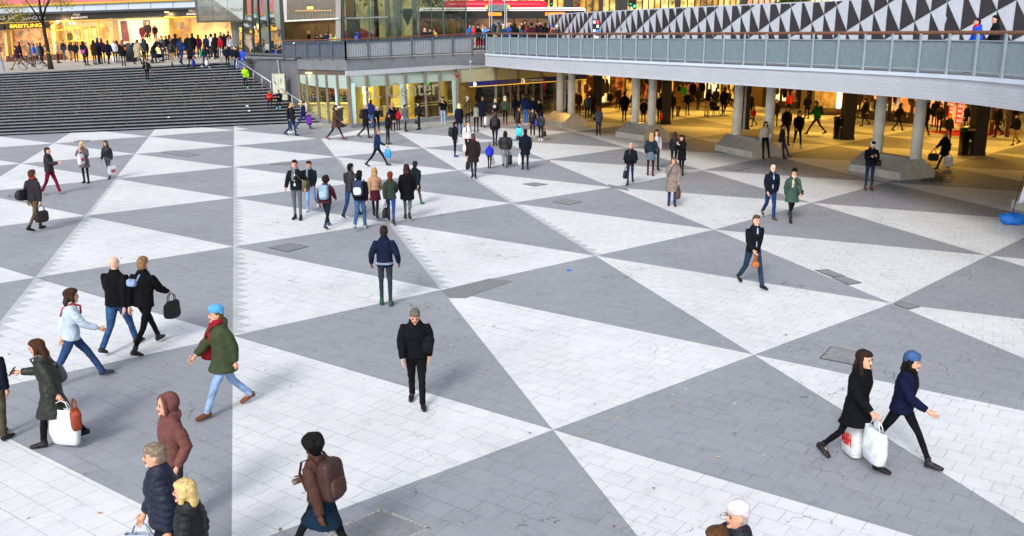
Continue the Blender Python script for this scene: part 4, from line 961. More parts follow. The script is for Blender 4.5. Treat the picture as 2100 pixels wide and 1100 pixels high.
# daylight-warm glow falling out of the shops
for (p, pw) in (((-43.081, 85.000, 4.583), 70), ((-38.386, 84.800, 4.930), 110), ((-32.935, 84.800, 5.275), 120), ((-28.151, 84.800, 5.535), 110)):
    area('shop_glow', Vector(p)-of, 3.2, pw, (1, .66, .32), (R(75), 0, 0), fb)

# ============================================================ GLASS PAVILION ON THE TERRACE
gp = thing('glass_pavilion', (-15.370, 64.000, 3.941), 'tall green tinted glass pavilion with dark fins standing on the terrace', 'building')
og = Vector((-15.370, 64.000, 3.941))
m_gg = glass('green_glass', '#8fa39a', .7); m_gd = glass('dark_green_glass', '#66766f', .7)
gl_t = [(-20.717, 72.000, 8.948), (-19.681, 70.500, 8.882), (-18.567, 69.000, 8.817), (-17.834, 67.800, 8.764), (-16.822, 66.500, 8.707), (-15.308, 64.500, 8.620)]
gl_b = [(-20.926, 72.000, 4.069), (-19.912, 70.500, 4.088), (-18.711, 69.000, 4.107), (-17.899, 67.800, 4.136), (-16.875, 66.500, 4.152), (-15.510, 64.500, 4.153)]
for k in range(5):
    b = bmesh.new(); b.faces.new([b.verts.new(Vector(p)-og) for p in (gl_t[k], gl_t[k+1], gl_b[k+1], gl_b[k])]); link('window', b, m_gd if k > 2 else m_gg, gp)
for k in range(6):
    b = bmesh.new(); beam(b, Vector(gl_t[k])-og, Vector(gl_b[k])-og, .07, .22); link('glass_fin', b, plain('fin_dark', '#1c2e2c', .3), gp)
b = bmesh.new(); beam(b, Vector(gl_b[0])-og, Vector(gl_b[-1])-og, .2, .12); link('sill', b, plain('sill_grey', '#5a6068', .6), gp)
quad_bw = [(-20.947, 72.200, 4.065), (-15.501, 64.600, 4.150), (-15.516, 64.600, 3.892), (-19.429, 69.200, 3.755)]
b = bmesh.new(); quadslab(b, rel(quad_bw, og), .4); link('base_band', b, m_c2, gp)
# projecting upper canopy box
cq = [(-23.911, 73.000, 8.988), (-19.436, 70.000, 8.860), (-19.606, 70.000, 6.440), (-23.868, 73.000, 6.393)]
b = bmesh.new(); b.faces.new([b.verts.new(p) for p in rel(cq, og)]); link('canopy_glass', b, m_gg, gp)
b = bmesh.new(); rq = rel(cq, og)
for a_, c_ in ((0, 3), (3, 2)): beam(b, rq[a_], rq[c_], .18, .14)
for u in (.35, .68): beam(b, inq(rq, u, 0), inq(rq, u, 1), .05, .05)
link('canopy_frame', b, plain('frame_brown', '#4a4642', .5), gp)
# reflected shop name seen in the canopy glass, mirrored
mq = rel([(-20.080, 69.900, 7.362), (-22.002, 71.200, 7.425), (-22.021, 71.200, 7.181), (-20.097, 69.900, 7.124)], og)
lettering('FRAKS UP', mq, plain('faint_letters', '#8f8f80', .5), gp, off=(0, -.02, 0), ext=.004)
for x in (((-20.875, 71.300, 8.916), (-20.762, 71.300, 4.548)), ((-17.630, 68.200, 8.782), (-17.583, 68.200, 4.161))):
    b = bmesh.new(); beam(b, Vector(x[0])-og+Vector((0,.6,0)), Vector(x[1])-og+Vector((0,.6,0)), .45, .4); link('inner_column', b, plain('grey_column', '#5c5a58', .6, var=.2), gp)
slab2 = lambda n, q, t, m: slabn(n, q, t, m, gp, og)
# recess with brown wall and window above
slab2('pilaster', [(-15.142, 63.800, 8.589), (-14.821, 63.800, 8.589), (-14.955, 63.800, 6.290), (-15.118, 63.800, 6.290)], .4, plain('pilaster_pale', '#b4aaa6', .5, var=.08))
slab2('pilaster', [(-11.569, 63.600, 8.585), (-11.216, 63.600, 8.586), (-11.404, 63.600, 5.069), (-11.729, 63.600, 5.068)], .5, plain('pilaster_pale', '#8f8a88', .5, var=.08))
slab2('dark_fin', [(-15.415, 64.000, 8.597), (-15.157, 64.000, 8.598), (-15.204, 64.000, 5.090), (-15.465, 64.000, 5.090)], .3, plain('fin_dark', '#16262a', .25))
slab2('dark_fin', [(-11.181, 63.400, 8.577), (-11.053, 63.400, 8.577), (-11.140, 63.400, 5.103), (-11.269, 63.400, 5.102)], .4, plain('fin_dark', '#16262a', .25))
slab2('sill_beam', [(-14.943, 63.500, 6.396), (-11.418, 63.500, 6.542), (-11.421, 63.500, 6.464), (-14.949, 63.500, 6.303)], .3, plain('sill_white', '#d4d4d4', .5))
slab2('brown_wall', [(-16.381, 69.000, 6.401), (-12.585, 69.000, 6.543), (-12.681, 69.000, 4.427), (-16.507, 69.000, 4.283)], .3, plain('bronze_wall', '#6d4c20', .45, var=.25, scale=1.5))
slab2('wall_door', [(-14.200, 68.900, 6.099), (-13.181, 68.900, 6.134), (-13.262, 68.900, 4.428), (-14.288, 68.900, 4.392)], .05, plain('bronze_door', '#5c3f1a', .4, var=.2))
slab2('upper_room_wall', [(-16.028, 69.000, 8.821), (-12.551, 69.000, 8.826), (-12.658, 69.000, 6.475), (-16.170, 69.000, 6.402)], .3, plain('brown_room', '#4a3a28', .5, var=.4, scale=.8))
b = bmesh.new(); q = rel([(-16.070, 68.600, 7.104), (-12.621, 68.600, 7.210), (-12.651, 68.600, 6.538), (-16.107, 68.600, 6.465)], og)
for k in range(16):
    a0 = inq(q, k/16, 1); a1 = inq(q, (k+1)/16, 1); a2 = inq(q, (k+.5)/16+.02, .15); b.faces.new([b.verts.new(p) for p in (a0, a1, a2)])
link('triangle_frieze', b, plain('frieze', '#8a7a62', .6), gp)
slab2('lit_shelf', [(-15.397, 68.400, 7.134), (-12.794, 68.400, 7.155), (-12.797, 68.400, 7.088), (-15.401, 68.400, 7.067)], .1, emis('shelf_glow', '#d89a30', .5))
slab2('lit_sign', [(-14.530, 68.300, 7.384), (-14.079, 68.300, 7.401), (-14.089, 68.300, 7.201), (-14.540, 68.300, 7.184)], .1, emis('sign_glow', '#ffd860', .8))
b = bmesh.new(); b.faces.new([b.verts.new(p) for p in rel([(-14.844, 63.900, 8.594), (-11.623, 63.900, 8.599), (-11.720, 63.900, 6.484), (-14.973, 63.900, 6.385)], og)]); link('window', b, glass('clear_glass', '#c8ccc4', .9), gp)
# right glass wall
xt = [(705,-30),(721,-30),(738,-30)]
gr_t = [(-11.187, 63.800, 8.595), (-9.602, 64.600, 8.633), (-9.370, 64.800, 8.643), (-8.032, 65.600, 8.681), (-7.537, 65.900, 8.695), (-6.466, 66.500, 8.724), (-5.637, 67.000, 8.747), (-4.855, 67.400, 8.767), (-3.239, 68.400, 8.814)]
gr_b = [(-11.213, 63.800, 5.035), (-9.599, 64.600, 5.125), (-9.397, 64.800, 5.124), (-7.969, 65.600, 5.183), (-7.466, 65.900, 5.214), (-6.411, 66.500, 5.277), (-5.569, 67.000, 5.308), (-4.776, 67.400, 5.340), (-3.257, 68.400, 5.405)]
m_ge = glass('pale_green_glass', '#a9b8a8', .8)
for k in range(8):
    b = bmesh.new(); b.faces.new([b.verts.new(Vector(p)-og) for p in (gr_t[k], gr_t[k+1], gr_b[k+1], gr_b[k])]); link('window', b, m_ge, gp)
for k in range(9):
    b = bmesh.new(); beam(b, Vector(gr_t[k])-og, Vector(gr_b[k])-og, .05 if k in (2, 4, 6) else .09, .2); link('glass_fin', b, plain('fin_green', '#2c4a44', .3), gp)
slab2('transom', [(-11.129, 63.700, 6.561), (-8.394, 65.100, 6.663), (-8.397, 65.100, 6.584), (-11.133, 63.700, 6.467)], .15, plain('transom', '#7e8688', .5))
slab2('back_panel', [(-11.460, 66.500, 8.716), (-10.823, 66.500, 8.717), (-10.909, 66.500, 6.581), (-11.484, 66.500, 6.581)], .2, plain('bronze_wall', '#6d4c20', .45, var=.25, scale=1.5))
slab2('lower_panel', [(-11.453, 66.500, 6.515), (-10.506, 66.500, 6.517), (-10.563, 66.500, 5.073), (-11.446, 66.500, 5.071)], .2, plain('grey_panel', '#4e4a44', .5, var=.2))
for x in (((-8.805, 68.000, 8.787), (-8.748, 68.000, 5.128)), ((-8.064, 68.400, 8.806), (-8.031, 68.400, 5.126)), ((-6.987, 69.000, 8.835), (-6.971, 69.000, 5.191))):
    b = bmesh.new(); beam(b, Vector(x[0])-og, Vector(x[1])-og, .32, .3); link('inner_column', b, plain('grey_column2', '#6d7072', .6, var=.2), gp)
b = bmesh.new()
for xa in ((-7.371, 67.600, 6.932),):
    c = Vector(xa)-og; v = [b.verts.new(c+Vector(d_)) for d_ in ((-.45,0,.1),(.45,0,.1),(.05,0,-.95),(-.2,.3,.3),(.3,.3,.3),(0,.4,-.6))]
    for f in ((0,1,2),(0,3,4,1),(1,4,5,2),(0,2,5,3),(3,5,4)): b.faces.new([v[i] for i in f])
link('green_canopy', b, plain('deep_green', '#0f3a34', .4), gp)

# ============================================================ STREET BEHIND
sb = thing('street_building', (17.076, 112.000, 5.885), 'long street building with dark pillars and bright yellow shop windows behind the bus', 'building')
os_ = Vector((17.076, 112.000, 5.885))
shp = [(930,1015,0),(1015,1032,9),(1032,1062,1),(1066,1150,0),(1150,1166,9),(1166,1218,3),(1218,1224,9),(1224,1250,2),(1250,1271,9),(1271,1300,2),(1300,1335,0),(1335,1365,2),(1365,1372,9),(1372,1400,2),(1400,1445,3),(1445,1490,0),(1490,1500,9),(1500,1555,4),(1555,1630,2),(1630,1690,1),(1690,1700,9),(1700,1775,3),(1775,1900,2),(1900,2150,1)]
sm = [emis('street_win_gold', '#f0c878', .6, .5, .6, '#b8741c'), emis('street_win_cream', '#ffe8b8', 1.0, .3, .4, '#ffc870'), emis('street_win_yellow', '#e8cc78', .6, .75, 1.1, '#4a4010'), emis('street_win_dim', '#b8862c', .4, .8, 1.0, '#201808'), emis('street_win_rose', '#e8b890', .5, .4, .8, '#8a5a3a')]
def px_world(x, z, d): return Vector(((x-1050)*d/1900*1.032, d, z))
def sbq(x0, x1, z0, z1, d): return [px_world(x0, z1, d), px_world(x1, z1, d), px_world(x1, z0, d), px_world(x0, z0, d)]
for x0, x1, k in shp:
    b = bmesh.new()
    if k == 9:
        quadslab(b, rel(sbq(x0, x1, 4.4, 12, 110.8), os_), 1.2); link('pillar', b, plain('street_pillar', '#2a2826', .5, var=.2), sb)
    else:
        quadslab(b, rel(sbq(x0, x1, 4.6, 12, 112), os_), .3); wd = link('shop_window', b, sm[k], sb)
        b = bmesh.new(); n = max(2, int((x1-x0)/11)); q = rel(sbq(x0, x1, 4.6, 12, 111.8), os_)
        for j in range(n+1): beam(b, inq(q, j/n, 0), inq(q, j/n, 1), .12, .1)
        beam(b, inq(q, 0, .3), inq(q, 1, .3), .12, .1)
        link('frame', b, plain('street_frame', '#3a2e1c', .5), wd)
b = bmesh.new(); quadslab(b, rel(sbq(300, 2200, 12, 26, 111), os_), 8); link('upper_wall', b, concrete('street_wall', '#8f8578', var=.1), sb)
b = bmesh.new(); quadslab(b, rel(sbq(330, 930, 4.6, 12, 112), os_), 1); link('ground_wall', b, emis('street_win_dim2', '#a8955c', .3, .7, .5, '#4a4a40'), sb)
for (x, y, c) in ((1275, 4, 0), (1480, 4, 0)): pass
b = bmesh.new(); quadslab(b, rel([(-4.448, 100.000, 8.631), (-3.537, 100.000, 8.633), (-3.541, 100.000, 8.146), (-4.453, 100.000, 8.144)], os_), .2); link('orange_sign', b, emis('orange_sign', '#ff7a28', 1.0, .3, 1), sb)
# trees seen through the glass and above the banner
def tree(loc, h, rcrown, label, trunk_r=.16, lean=(0, 0), col=('#7d8a3a', '#a79a3c', '#4f6128'), n=2600, leaf=.10, crown_c=None, seed=1, bare=False, group=None, limbs=7):
    t = thing('street_tree', loc, label, 'tree', group); rt = random.Random(seed)
    b = bmesh.new(); top = Vector((lean[0], lean[1], h*.62))
    tube(b, [(0,0,0), (0,0,.25), top*.5, top], [trunk_r*1.25, trunk_r, trunk_r*.85, trunk_r*.55], 10)
    ends = []
    for k in range(limbs):
        a = rt.uniform(0, 6.28); z0 = rt.uniform(.42, .62)*h; s = Vector((lean[0]*z0/h/.62, lean[1]*z0/h/.62, z0))
        e = s + Vector((math.cos(a)*rcrown*rt.uniform(.5, .9), math.sin(a)*rcrown*.7*rt.uniform(.4, .9), rt.uniform(.2, .38)*h)); m = lerp(s, e, .5)+Vector((0, 0, -.1*h*rt.random()))
        tube(b, [s, m, e], [trunk_r*.45, trunk_r*.28, .02], 6); ends += [e, m]
        for j in range(3):
            e2 = e + Vector((rt.uniform(-1,1), rt.uniform(-1,1), rt.uniform(-.1,.8)))*rcrown*.45; tube(b, [m if j else e, lerp(e, e2, .5)+Vector((0,0,.1)), e2], [trunk_r*.16, .02, .008], 5); ends.append(e2)
    link('trunk', b, plain('bark', '#2c2622', .9, var=.3, bump=.6), t, True)
    b = bmesh.new()
    for k in range(n):
        c = rt.choice(ends) + Vector((rt.gauss(0,.33), rt.gauss(0,.33), rt.gauss(0,.28)))*rcrown*(.55 if not bare else .35)
        a = Vector((rt.uniform(-1,1), rt.uniform(-1,1), rt.uniform(-1,1))).normalized()*leaf*rt.uniform(.6,1.3); d_ = a.orthogonal().normalized()*leaf*.5
        b.faces.new([b.verts.new(c+a), b.verts.new(c+d_), b.verts.new(c-a), b.verts.new(c-d_)]).material_index = rt.randrange(3)
    link('crown', b, [plain('leaf', c_, .7) for c_ in col], t)
    return t
def fl(x, y, d):  # helper for a foot on the upper street
    return Vector(((x-1050)*d/1900*1.03, d, 4.5))
tree(fl(745, 0, 76), 8, 2.6, 'dark leaning tree trunk with yellow leaves seen through the left glass panes', .3, seed=2, group='trees behind the pavilion glass', leaf=.2, n=1500)
tree(fl(790, 0, 80), 8, 2.4, 'slim dark trunk with green leaves seen through the middle glass panes', .22, seed=3, group='trees behind the pavilion glass', leaf=.2, n=1500)
tree(fl(905, 0, 84), 7, 2.6, 'bushy yellow leaved tree seen through the right glass panes', .2, col=('#b5a83c', '#9c9a40', '#6d7a34'), seed=4, group='trees behind the pavilion glass', leaf=.22, n=2600)
# clipped green shrub above the hoarding
t = thing('clipped_shrub', fl(1590, 0, 84), 'dark green clipped shrub showing above the triangle hoarding', 'shrub')
b = bmesh.new(); rt = random.Random(8)
tube(b, [(0,0,0),(0,0,3.4)], .12, 8); link('stem', b, plain('bark', '#2c2622', .9, var=.3, bump=.6), t)
b = bmesh.new()
for k in range(2600):
    c = Vector((rt.gauss(0,.62), rt.gauss(0,.4), 3.9+rt.gauss(0,.42))); a = Vector((rt.uniform(-1,1), rt.uniform(-1,1), rt.uniform(-1,1))).normalized()*.11; d_ = a.orthogonal().normalized()*.07
    b.faces.new([b.verts.new(c+a), b.verts.new(c+d_), b.verts.new(c-a), b.verts.new(c-d_)]).material_index = rt.randrange(2)
link('crown', b, [plain('leaf', '#3a4a1c', .7), plain('leaf', '#5c6426', .7)], t)

# the tree on the upper plaza, at the left
tb = Vector((-32.599, 67.000, 3.190))
t = thing('plaza_tree', tb, 'dark forked tree with sparse yellow green leaves at the head of the stairs', 'tree')
b = bmesh.new()
def tp(*a): return [Vector(p)-tb for p in a]
tube(b, tp((-32.590, 67.000, 3.123), (-32.615, 67.000, 3.762), (-32.678, 67.000, 4.932), (-32.726, 67.000, 5.927), (-32.780, 67.000, 6.586)), [.21,.15,.13,.12,.11], 10)
def limb(ps, r0, r1): tube(b, ps, [r0+(r1-r0)*k/(len(ps)-1) for k in range(len(ps))], 7)
limb(tp((-32.758, 67.000, 6.487), (-32.724, 66.800, 7.334), (-32.583, 66.500, 8.361), (-32.449, 66.500, 9.959)), .10, .04)
limb(tp((-32.716, 67.000, 6.553), (-32.554, 67.200, 7.279), (-32.303, 67.500, 8.009), (-31.826, 68.000, 9.405)), .09, .03)
limb(tp((-32.705, 67.000, 6.092), (-32.843, 66.600, 6.678), (-32.934, 66.000, 7.315), (-33.076, 65.500, 7.876), (-33.364, 65.000, 9.239)), .07, .03)
limb(tp((-32.619, 67.000, 5.960), (-32.191, 66.800, 6.157), (-31.756, 66.500, 6.319)), .06, .03)
limb(tp((-32.554, 67.200, 7.279), (-32.179, 67.000, 7.601), (-31.769, 66.700, 8.112)), .04, .02)
limb(tp((-32.724, 66.800, 7.334), (-32.535, 67.000, 7.470), (-32.386, 67.000, 8.122)), .04, .015)
link('trunk', b, plain('bark', '#2c2622', .9, var=.3, bump=.6), t, True)
b = bmesh.new(); rt = random.Random(21)
cl = tp((-34.540, 66.000, 7.312), (-34.181, 66.000, 6.990), (-33.507, 65.500, 7.110), (-33.449, 65.000, 6.590), (-34.701, 66.000, 6.860), (-33.102, 66.000, 7.571), (-31.395, 67.000, 7.635), (-31.341, 67.500, 7.485), (-31.052, 67.500, 7.617), (-31.537, 67.000, 7.863), (-34.764, 66.000, 7.633), (-33.536, 66.000, 6.798), (-32.362, 66.000, 8.150), (-31.821, 67.000, 8.317), (-33.004, 66.000, 8.340), (-31.125, 68.000, 8.094), (-33.554, 65.000, 8.299), (-35.125, 66.000, 7.440), (-34.190, 65.500, 6.467))
for k in range(1500):
    c = rt.choice(cl) + Vector((rt.gauss(0,.3), rt.gauss(0,.35), rt.gauss(0,.16))); s = rt.uniform(.035,.075)
    a = Vector((rt.uniform(-1,1), rt.uniform(-1,1), rt.uniform(-1,1))).normalized()*s; d_ = a.orthogonal().normalized()*s*.55
    b.faces.new([b.verts.new(c+a), b.verts.new(c+d_), b.verts.new(c-a), b.verts.new(c-d_)]).material_index = rt.randrange(3)
link('crown', b, [plain('leaf', '#8a8a2e', .7), plain('leaf', '#b89a34', .7), plain('leaf', '#5c6428', .7)], t)
b = bmesh.new(); pts = [Vector((math.cos(a)*.17, math.sin(a)*.17, 1.08+.03*math.sin(2*a))) for a in [k*PI/6 for k in range(13)]]
tube(b, pts, .02, 6); link('ribbon', b, plain('ribbon_yellow', '#c8d83a', .6), t)
t = thing('sign_pole', (-35.150, 65.500, 3.044), 'grey pole at the left edge at the head of the stairs', 'pole')
b = bmesh.new(); tube(b, [(0,0,0),(-.3,0,2.2)], .09, 10); bx(b, (-.1,-.08,.95), (.16,.1,.3)); link('pole_shaft', b, plain('galvanised', '#7f8fa3', .5), t)
# big dark container and white bucket
t = thing('dark_container', (-30.432, 76.000, 3.163), 'tall dark rounded container standing in the crowd at the head of the stairs', 'container')
b = bmesh.new(); tube(b, [(0,0,0),(0,0,1.5),(0,0,1.62),(0,0,1.68)], [(.42,.4),(.42,.4),(.38,.36),(.2,.2)], 18); link('body', b, plain('container_slate', '#1d2733', .5), t, True)
b = bmesh.new(); bx(b, (-.2,-.35,1.62), (.12,.05,.06)); bx(b, (.2,-.35,1.6), (.12,.05,.06)); link('flap', b, M_white, t)
t = thing('white_bucket', (-31.467, 75.500, 3.254), 'white bucket standing on the upper plaza beside the dark container', 'bucket')
b = bmesh.new(); tube(b, [(0,0,0),(0,0,.5)], [.26,.31], 20); link('pail', b, M_white, t, True)
b = bmesh.new(); tube(b, [(0,0,.5),(0,0,.53)], [.33,.33], 20); link('rim', b, M_white, t)

# bicycle being walked along
def bicycle(loc, rz, label):
    t = thing('bicycle', loc, label, 'bicycle', rz=rz)
    for x in (-.52, .52):
        b = bmesh.new(); pts = [Vector((x+.33*math.cos(a), 0, .34+.33*math.sin(a))) for a in [k*2*PI/28 for k in range(29)]]; tube(b, pts, .02, 6, cap=False); wh = link('wheel', b, M_black, t, True)
        b = bmesh.new()
        for k in range(12):
            a = k*PI/6; tube(b, [Vector((x, 0, .34)), Vector((x+.31*math.cos(a), 0, .34+.31*math.sin(a)))], .003, 4)
        tube(b, [Vector((x+.31*math.cos(a), 0, .34+.31*math.sin(a))) for a in [k*2*PI/28 for k in range(29)]], .012, 5, cap=False); link('rim', b, plain('alloy', '#b9bec6', .3, metal=.6), wh)
    b = bmesh.new(); P = {'r': (-.52,0,.34), 'f': (.52,0,.34), 'bb': (-.08,0,.3), 's': (-.22,0,.82), 'h': (.38,0,.88)}
    for a_, c_ in (('r','bb'),('bb','s'),('r','s'),('bb','h'),('s','h'),('f','h')): tube(b, [P[a_], P[c_]], .018, 7)
    link('frame', b, plain('bike_black', '#0c0e12', .35), t, True)
    b = bmesh.new(); superell(b, (-.24,0,.92), (.13,.07,.035), .8, 10, 6); tube(b, [(-.22,0,.82),(-.24,0,.9)], .015, 6); link('saddle', b, M_black, t)
    b = bmesh.new(); tube(b, [(.38,0,.88),(.37,0,1.0),(.3,-.24,1.04)], .014, 6); tube(b, [(.37,0,1.0),(.3,.24,1.04)], .014, 6); link('handlebar', b, plain('alloy', '#b9bec6', .3, metal=.6), t)
    b = bmesh.new(); tube(b, [(-.75,0,.72),(-.3,0,.72)], .012, 5); tube(b, [(-.75,0,.72),(-.52,0,.36)], .01, 5); bx(b, (-.55,0,.735), (.42,.14,.015)); link('rack', b, M_black, t)
    b = bmesh.new(); tube(b, [(-.08,-.06,.3),(-.08,.06,.3)], .07, 10); tube(b, [(-.08,-.07,.3),(.04,-.07,.18)], .01, 5); tube(b, [(-.08,.07,.3),(-.2,.07,.42)], .01, 5); link('crank', b, plain('alloy', '#b9bec6', .3, metal=.6), t)
    return t
bicycle((-33.620, 66.300, 3.115), R(8), 'black city bicycle with bright rims pushed along the head of the stairs')
def stroller(loc, rz, label, colr='#14161c'):
    t = thing('stroller', loc, label, 'stroller', rz=rz)
    for x, y in ((-.32,-.24),(-.32,.24),(.34,-.2),(.34,.2)):
        b = bmesh.new(); pts = [Vector((x+.12*math.cos(a), y, .13+.12*math.sin(a))) for a in [k*2*PI/16 for k in range(17)]]; tube(b, pts, .018, 6, cap=False); link('wheel', b, M_black, t, True)
    b = bmesh.new()
    for y in (-.22,.22): tube(b, [(-.32,y,.13),(.05,y,.5),(.34,y,.13)], .014, 6); tube(b, [(.3,y,.2),(-.2,y,.7),(-.52,y,1.02)], .014, 6)
    tube(b, [(-.52,-.22,1.02),(-.52,.22,1.02)], .016, 6); link('frame', b, plain('alloy', '#8b9098', .3, metal=.6), t)
    b = bmesh.new(); superell(b, (.05,0,.56), (.4,.23,.17), .7, 16, 8, amp=.1); link('seat', b, cloth(colr), t, True)
    b = bmesh.new(); superell(b, (-.16,0,.8), (.26,.25,.22), .8, 14, 8, amp=.1); link('hood', b, cloth(colr), t, True)
    return t
stroller((-26.939, 72.000, 3.338), R(15), 'black stroller among the crowd left of the man in leather jacket')
stroller((7.544, 72.000, 0.066), R(80), 'dark stroller pushed by the person in long red coat')
stroller((13.942, 64.500, -0.029), R(-60), 'dark stroller beside the woman in khaki trousers in the passage')

# ---- printed hoarding behind the deck
hb = thing('triangle_hoarding', (2.647, 67.000, 4.823), 'long printed hoarding of black and white triangles standing behind the deck railing', 'hoarding')
oh = Vector((2.647, 67.000, 4.823))
ht = [(2.556, 67.000, 6.806), (4.540, 60.000, 6.817), (6.758, 53.500, 6.863), (8.978, 48.000, 6.859), (11.213, 43.500, 6.897), (13.007, 39.600, 6.876), (14.016, 37.000, 6.895), (15.435, 34.000, 7.004), (16.860, 31.000, 7.108)]
ht = [Vector(p) for p in ht]
for _ in range(2): ht = [ht[0]] + [(ht[k-1]+ht[k]*2+ht[k+1])/4 for k in range(1, len(ht)-1)] + [ht[-1]]
HR, hlen = resample(ht, 401)
zb_h = 4.45
b = bmesh.new()
for k in range(0, 400, 4):
    for j in range(6):
        v = []
        for (kk_, jj) in ((k, j), (k+4, j), (k+4, j+1), (k, j+1)):
            p = HR[kk_]; z = p.z*(1-jj/6)+zb_h*jj/6; wob = .05*noise.noise(Vector((kk_*.04, z*.8, 3)))
            v.append(b.verts.new(Vector((p.x+wob*.6, p.y+wob, z))-oh))
        b.faces.new(v)
m_hw = plain('vinyl_white', '#b4bac6', .4, var=.06, spec=.5); m_hk = plain('vinyl_black', '#2b282e', .35, var=.2, spec=.6)
link('white_sheet', b, m_hw, hb, True)
b = bmesh.new()
def hp(s, z):
    f_ = max(0, min(399.99, s/hlen*400)); k = int(f_); p = lerp(HR[k], HR[k+1], f_-k); wob = .05*noise.noise(Vector((f_*.04, z*.8, 3)))
    return Vector((p.x+wob*.6, p.y+wob-.045, z))-oh, p.z
def clip_tri(tri, s0, s1):
    # clip the drawn triangle (s, z) to the strip between the foot and the top of the sheet
    def clip(poly, f):
        out = []
        for i in range(len(poly)):
            a, c = poly[i], poly[(i+1) % len(poly)]; fa, fc = f(a), f(c)
            if fa >= 0: out.append(a)
            if fa*fc < 0: u = fa/(fa-fc); out.append((a[0]+(c[0]-a[0])*u, a[1]+(c[1]-a[1])*u))
        return out
    p = clip(tri, lambda q: q[1]-zb_h-.02)
    p = clip(p, lambda q: hp(q[0], 5)[1]-.05-q[1]) if len(p) > 2 else p
    p = clip(p, lambda q: q[0]-.05) if len(p) > 2 else p
    p = clip(p, lambda q: hlen-.05-q[0]) if len(p) > 2 else p
    return p
pw, ph, rise = .68, 1.32, .33   # column width, triangle height, shift of each column
ncol = int(hlen/pw)+2
for i in range(-1, ncol):
    for j in range(-24, 8):
        # vertical black line down each column, slanted lattice lines rising to the right
        s0 = i*pw; z0 = zb_h - .4 + j*ph + i*rise
        z0r = z0 + rise
        while z0 > zb_h + 4: break
        tri = [(s0, z0), (s0, z0+ph), (s0+pw, z0r)]
        tri = [(s0, z0), (s0, z0+ph), (s0+pw, z0r)]
        if min(q[1] for q in tri) > zb_h+4.2 or max(q[1] for q in tri) < zb_h: continue
        c = clip_tri(tri, 0, 0)
        if len(c) < 3: continue
        try:
            b.faces.new([b.verts.new(hp(q[0], q[1])[0]) for q in c])
        except Exception: pass
link('black_triangles', b, m_hk, hb)
t = thing('poster_case', (5.035, 57.200, 5.756), 'narrow black framed notice case with small pink and blue cards on the hoarding', 'notice board'); 
b = bmesh.new(); bx(b, (0,0,0), (.42,.1,1.22)); link('case', b, M_black, t)
b = bmesh.new()
for k, (x, z) in enumerate(((-.1,.45),(.1,.2),(-.1,-.05),(-.08,-.42),(.1,-.45))): bx(b, (x,-.06,z), (.15,.01,.17))
link('pale_cards', b, M_white, t)
b = bmesh.new(); bx(b, (.1,-.06,.45), (.14,.01,.2)); bx(b, (0,-.06,-.25), (.15,.01,.16)); link('pink_cards', b, plain('card_pink', '#e0506c', .6), t)
b = bmesh.new(); bx(b, (.1,-.06,-.08), (.14,.01,.16)); link('blue_card', b, plain('card_blue', '#3a90e0', .6), t)

# ---- bus
bp_ = Vector((-.7, 74, 4.32))
bus = thing('city_bus', bp_, 'red and white city bus with amber destination displays driving behind the crowd', 'bus')
Lh = 6.3
def shell(b, prof, x0, x1, tap=.35):
    """profile in (y, z) swept along x with rounded ends"""
    st_ = [(x0, .93, .97), (x0+.15, .98, .99), (x0+tap, 1, 1), (x1-tap, 1, 1), (x1-.15, .98, .99), (x1, .93, .97)]; rows = []
    for x, sy, sz in st_: rows.append([b.verts.new((x, y*sy, z*sz)) for y, z in prof])
    n = len(prof)
    for r0, r1 in zip(rows[:-1], rows[1:]):
        for k in range(n): b.faces.new((r0[k], r0[(k+1) % n], r1[(k+1) % n], r1[k]))
    b.faces.new(list(reversed(rows[0]))); b.faces.new(rows[-1])
b = bmesh.new(); shell(b, [(-1.27,.3),(1.27,.3),(1.27,2.95),(1.15,3.05),(-1.15,3.05),(-1.27,2.95)], -Lh, Lh); link('body', b, plain('bus_red', '#a81420', .3, var=.05), bus)
b = bmesh.new(); shell(b, [(-1.29,2.84),(1.29,2.84),(1.22,3.08),(-1.22,3.08)], -Lh-.02, Lh+.02); link('white_roof_band', b, M_white, bus)
b = bmesh.new(); shell(b, [(-1.0,3.05),(1.0,3.05),(.9,3.5),(.6,3.62),(-.6,3.62),(-.9,3.5)], -4.4, 3.4, .9); link('roof_pod', b, plain('bus_pod_red', '#c02038', .25, var=.05), bus, True)
b = bmesh.new(); bx(b, (0, -1.285, 2.55), (2*Lh-.2, .03, .55)); link('dark_band', b, plain('bus_black', '#0a0a0c', .2), bus)
b = bmesh.new(); bx(b, (0, -1.275, 1.75), (2*Lh-.15, .02, 1.2)); link('window_band', b, plain('bus_black', '#0a0a0c', .2), bus)
for k in range(7):
    b = bmesh.new(); bx(b, (-Lh+.95+k*1.78, -1.28, 1.75), (1.66, .02, 1.1)); link('window', b, emis('bus_window', '#6a4418', .4, .8, 1.2, '#0c0704'), bus)
for x, wd in ((-.55, 1.0), (4.0, 1.5)):
    b = bmesh.new(); bx(b, (x, -1.31, 2.6), (wd, .03, .24)); link('display', b, emis('bus_display', '#ff7a10', 1.6, .5, 6.0, '#c04000'), bus)
for x in (-3.9, 3.6):
    for y in (-1.15, 1.15):
        b = bmesh.new(); tube(b, [(x, y-.15, .48), (x, y+.15, .48)], .48, 20); link('wheel', b, M_black, bus, True)
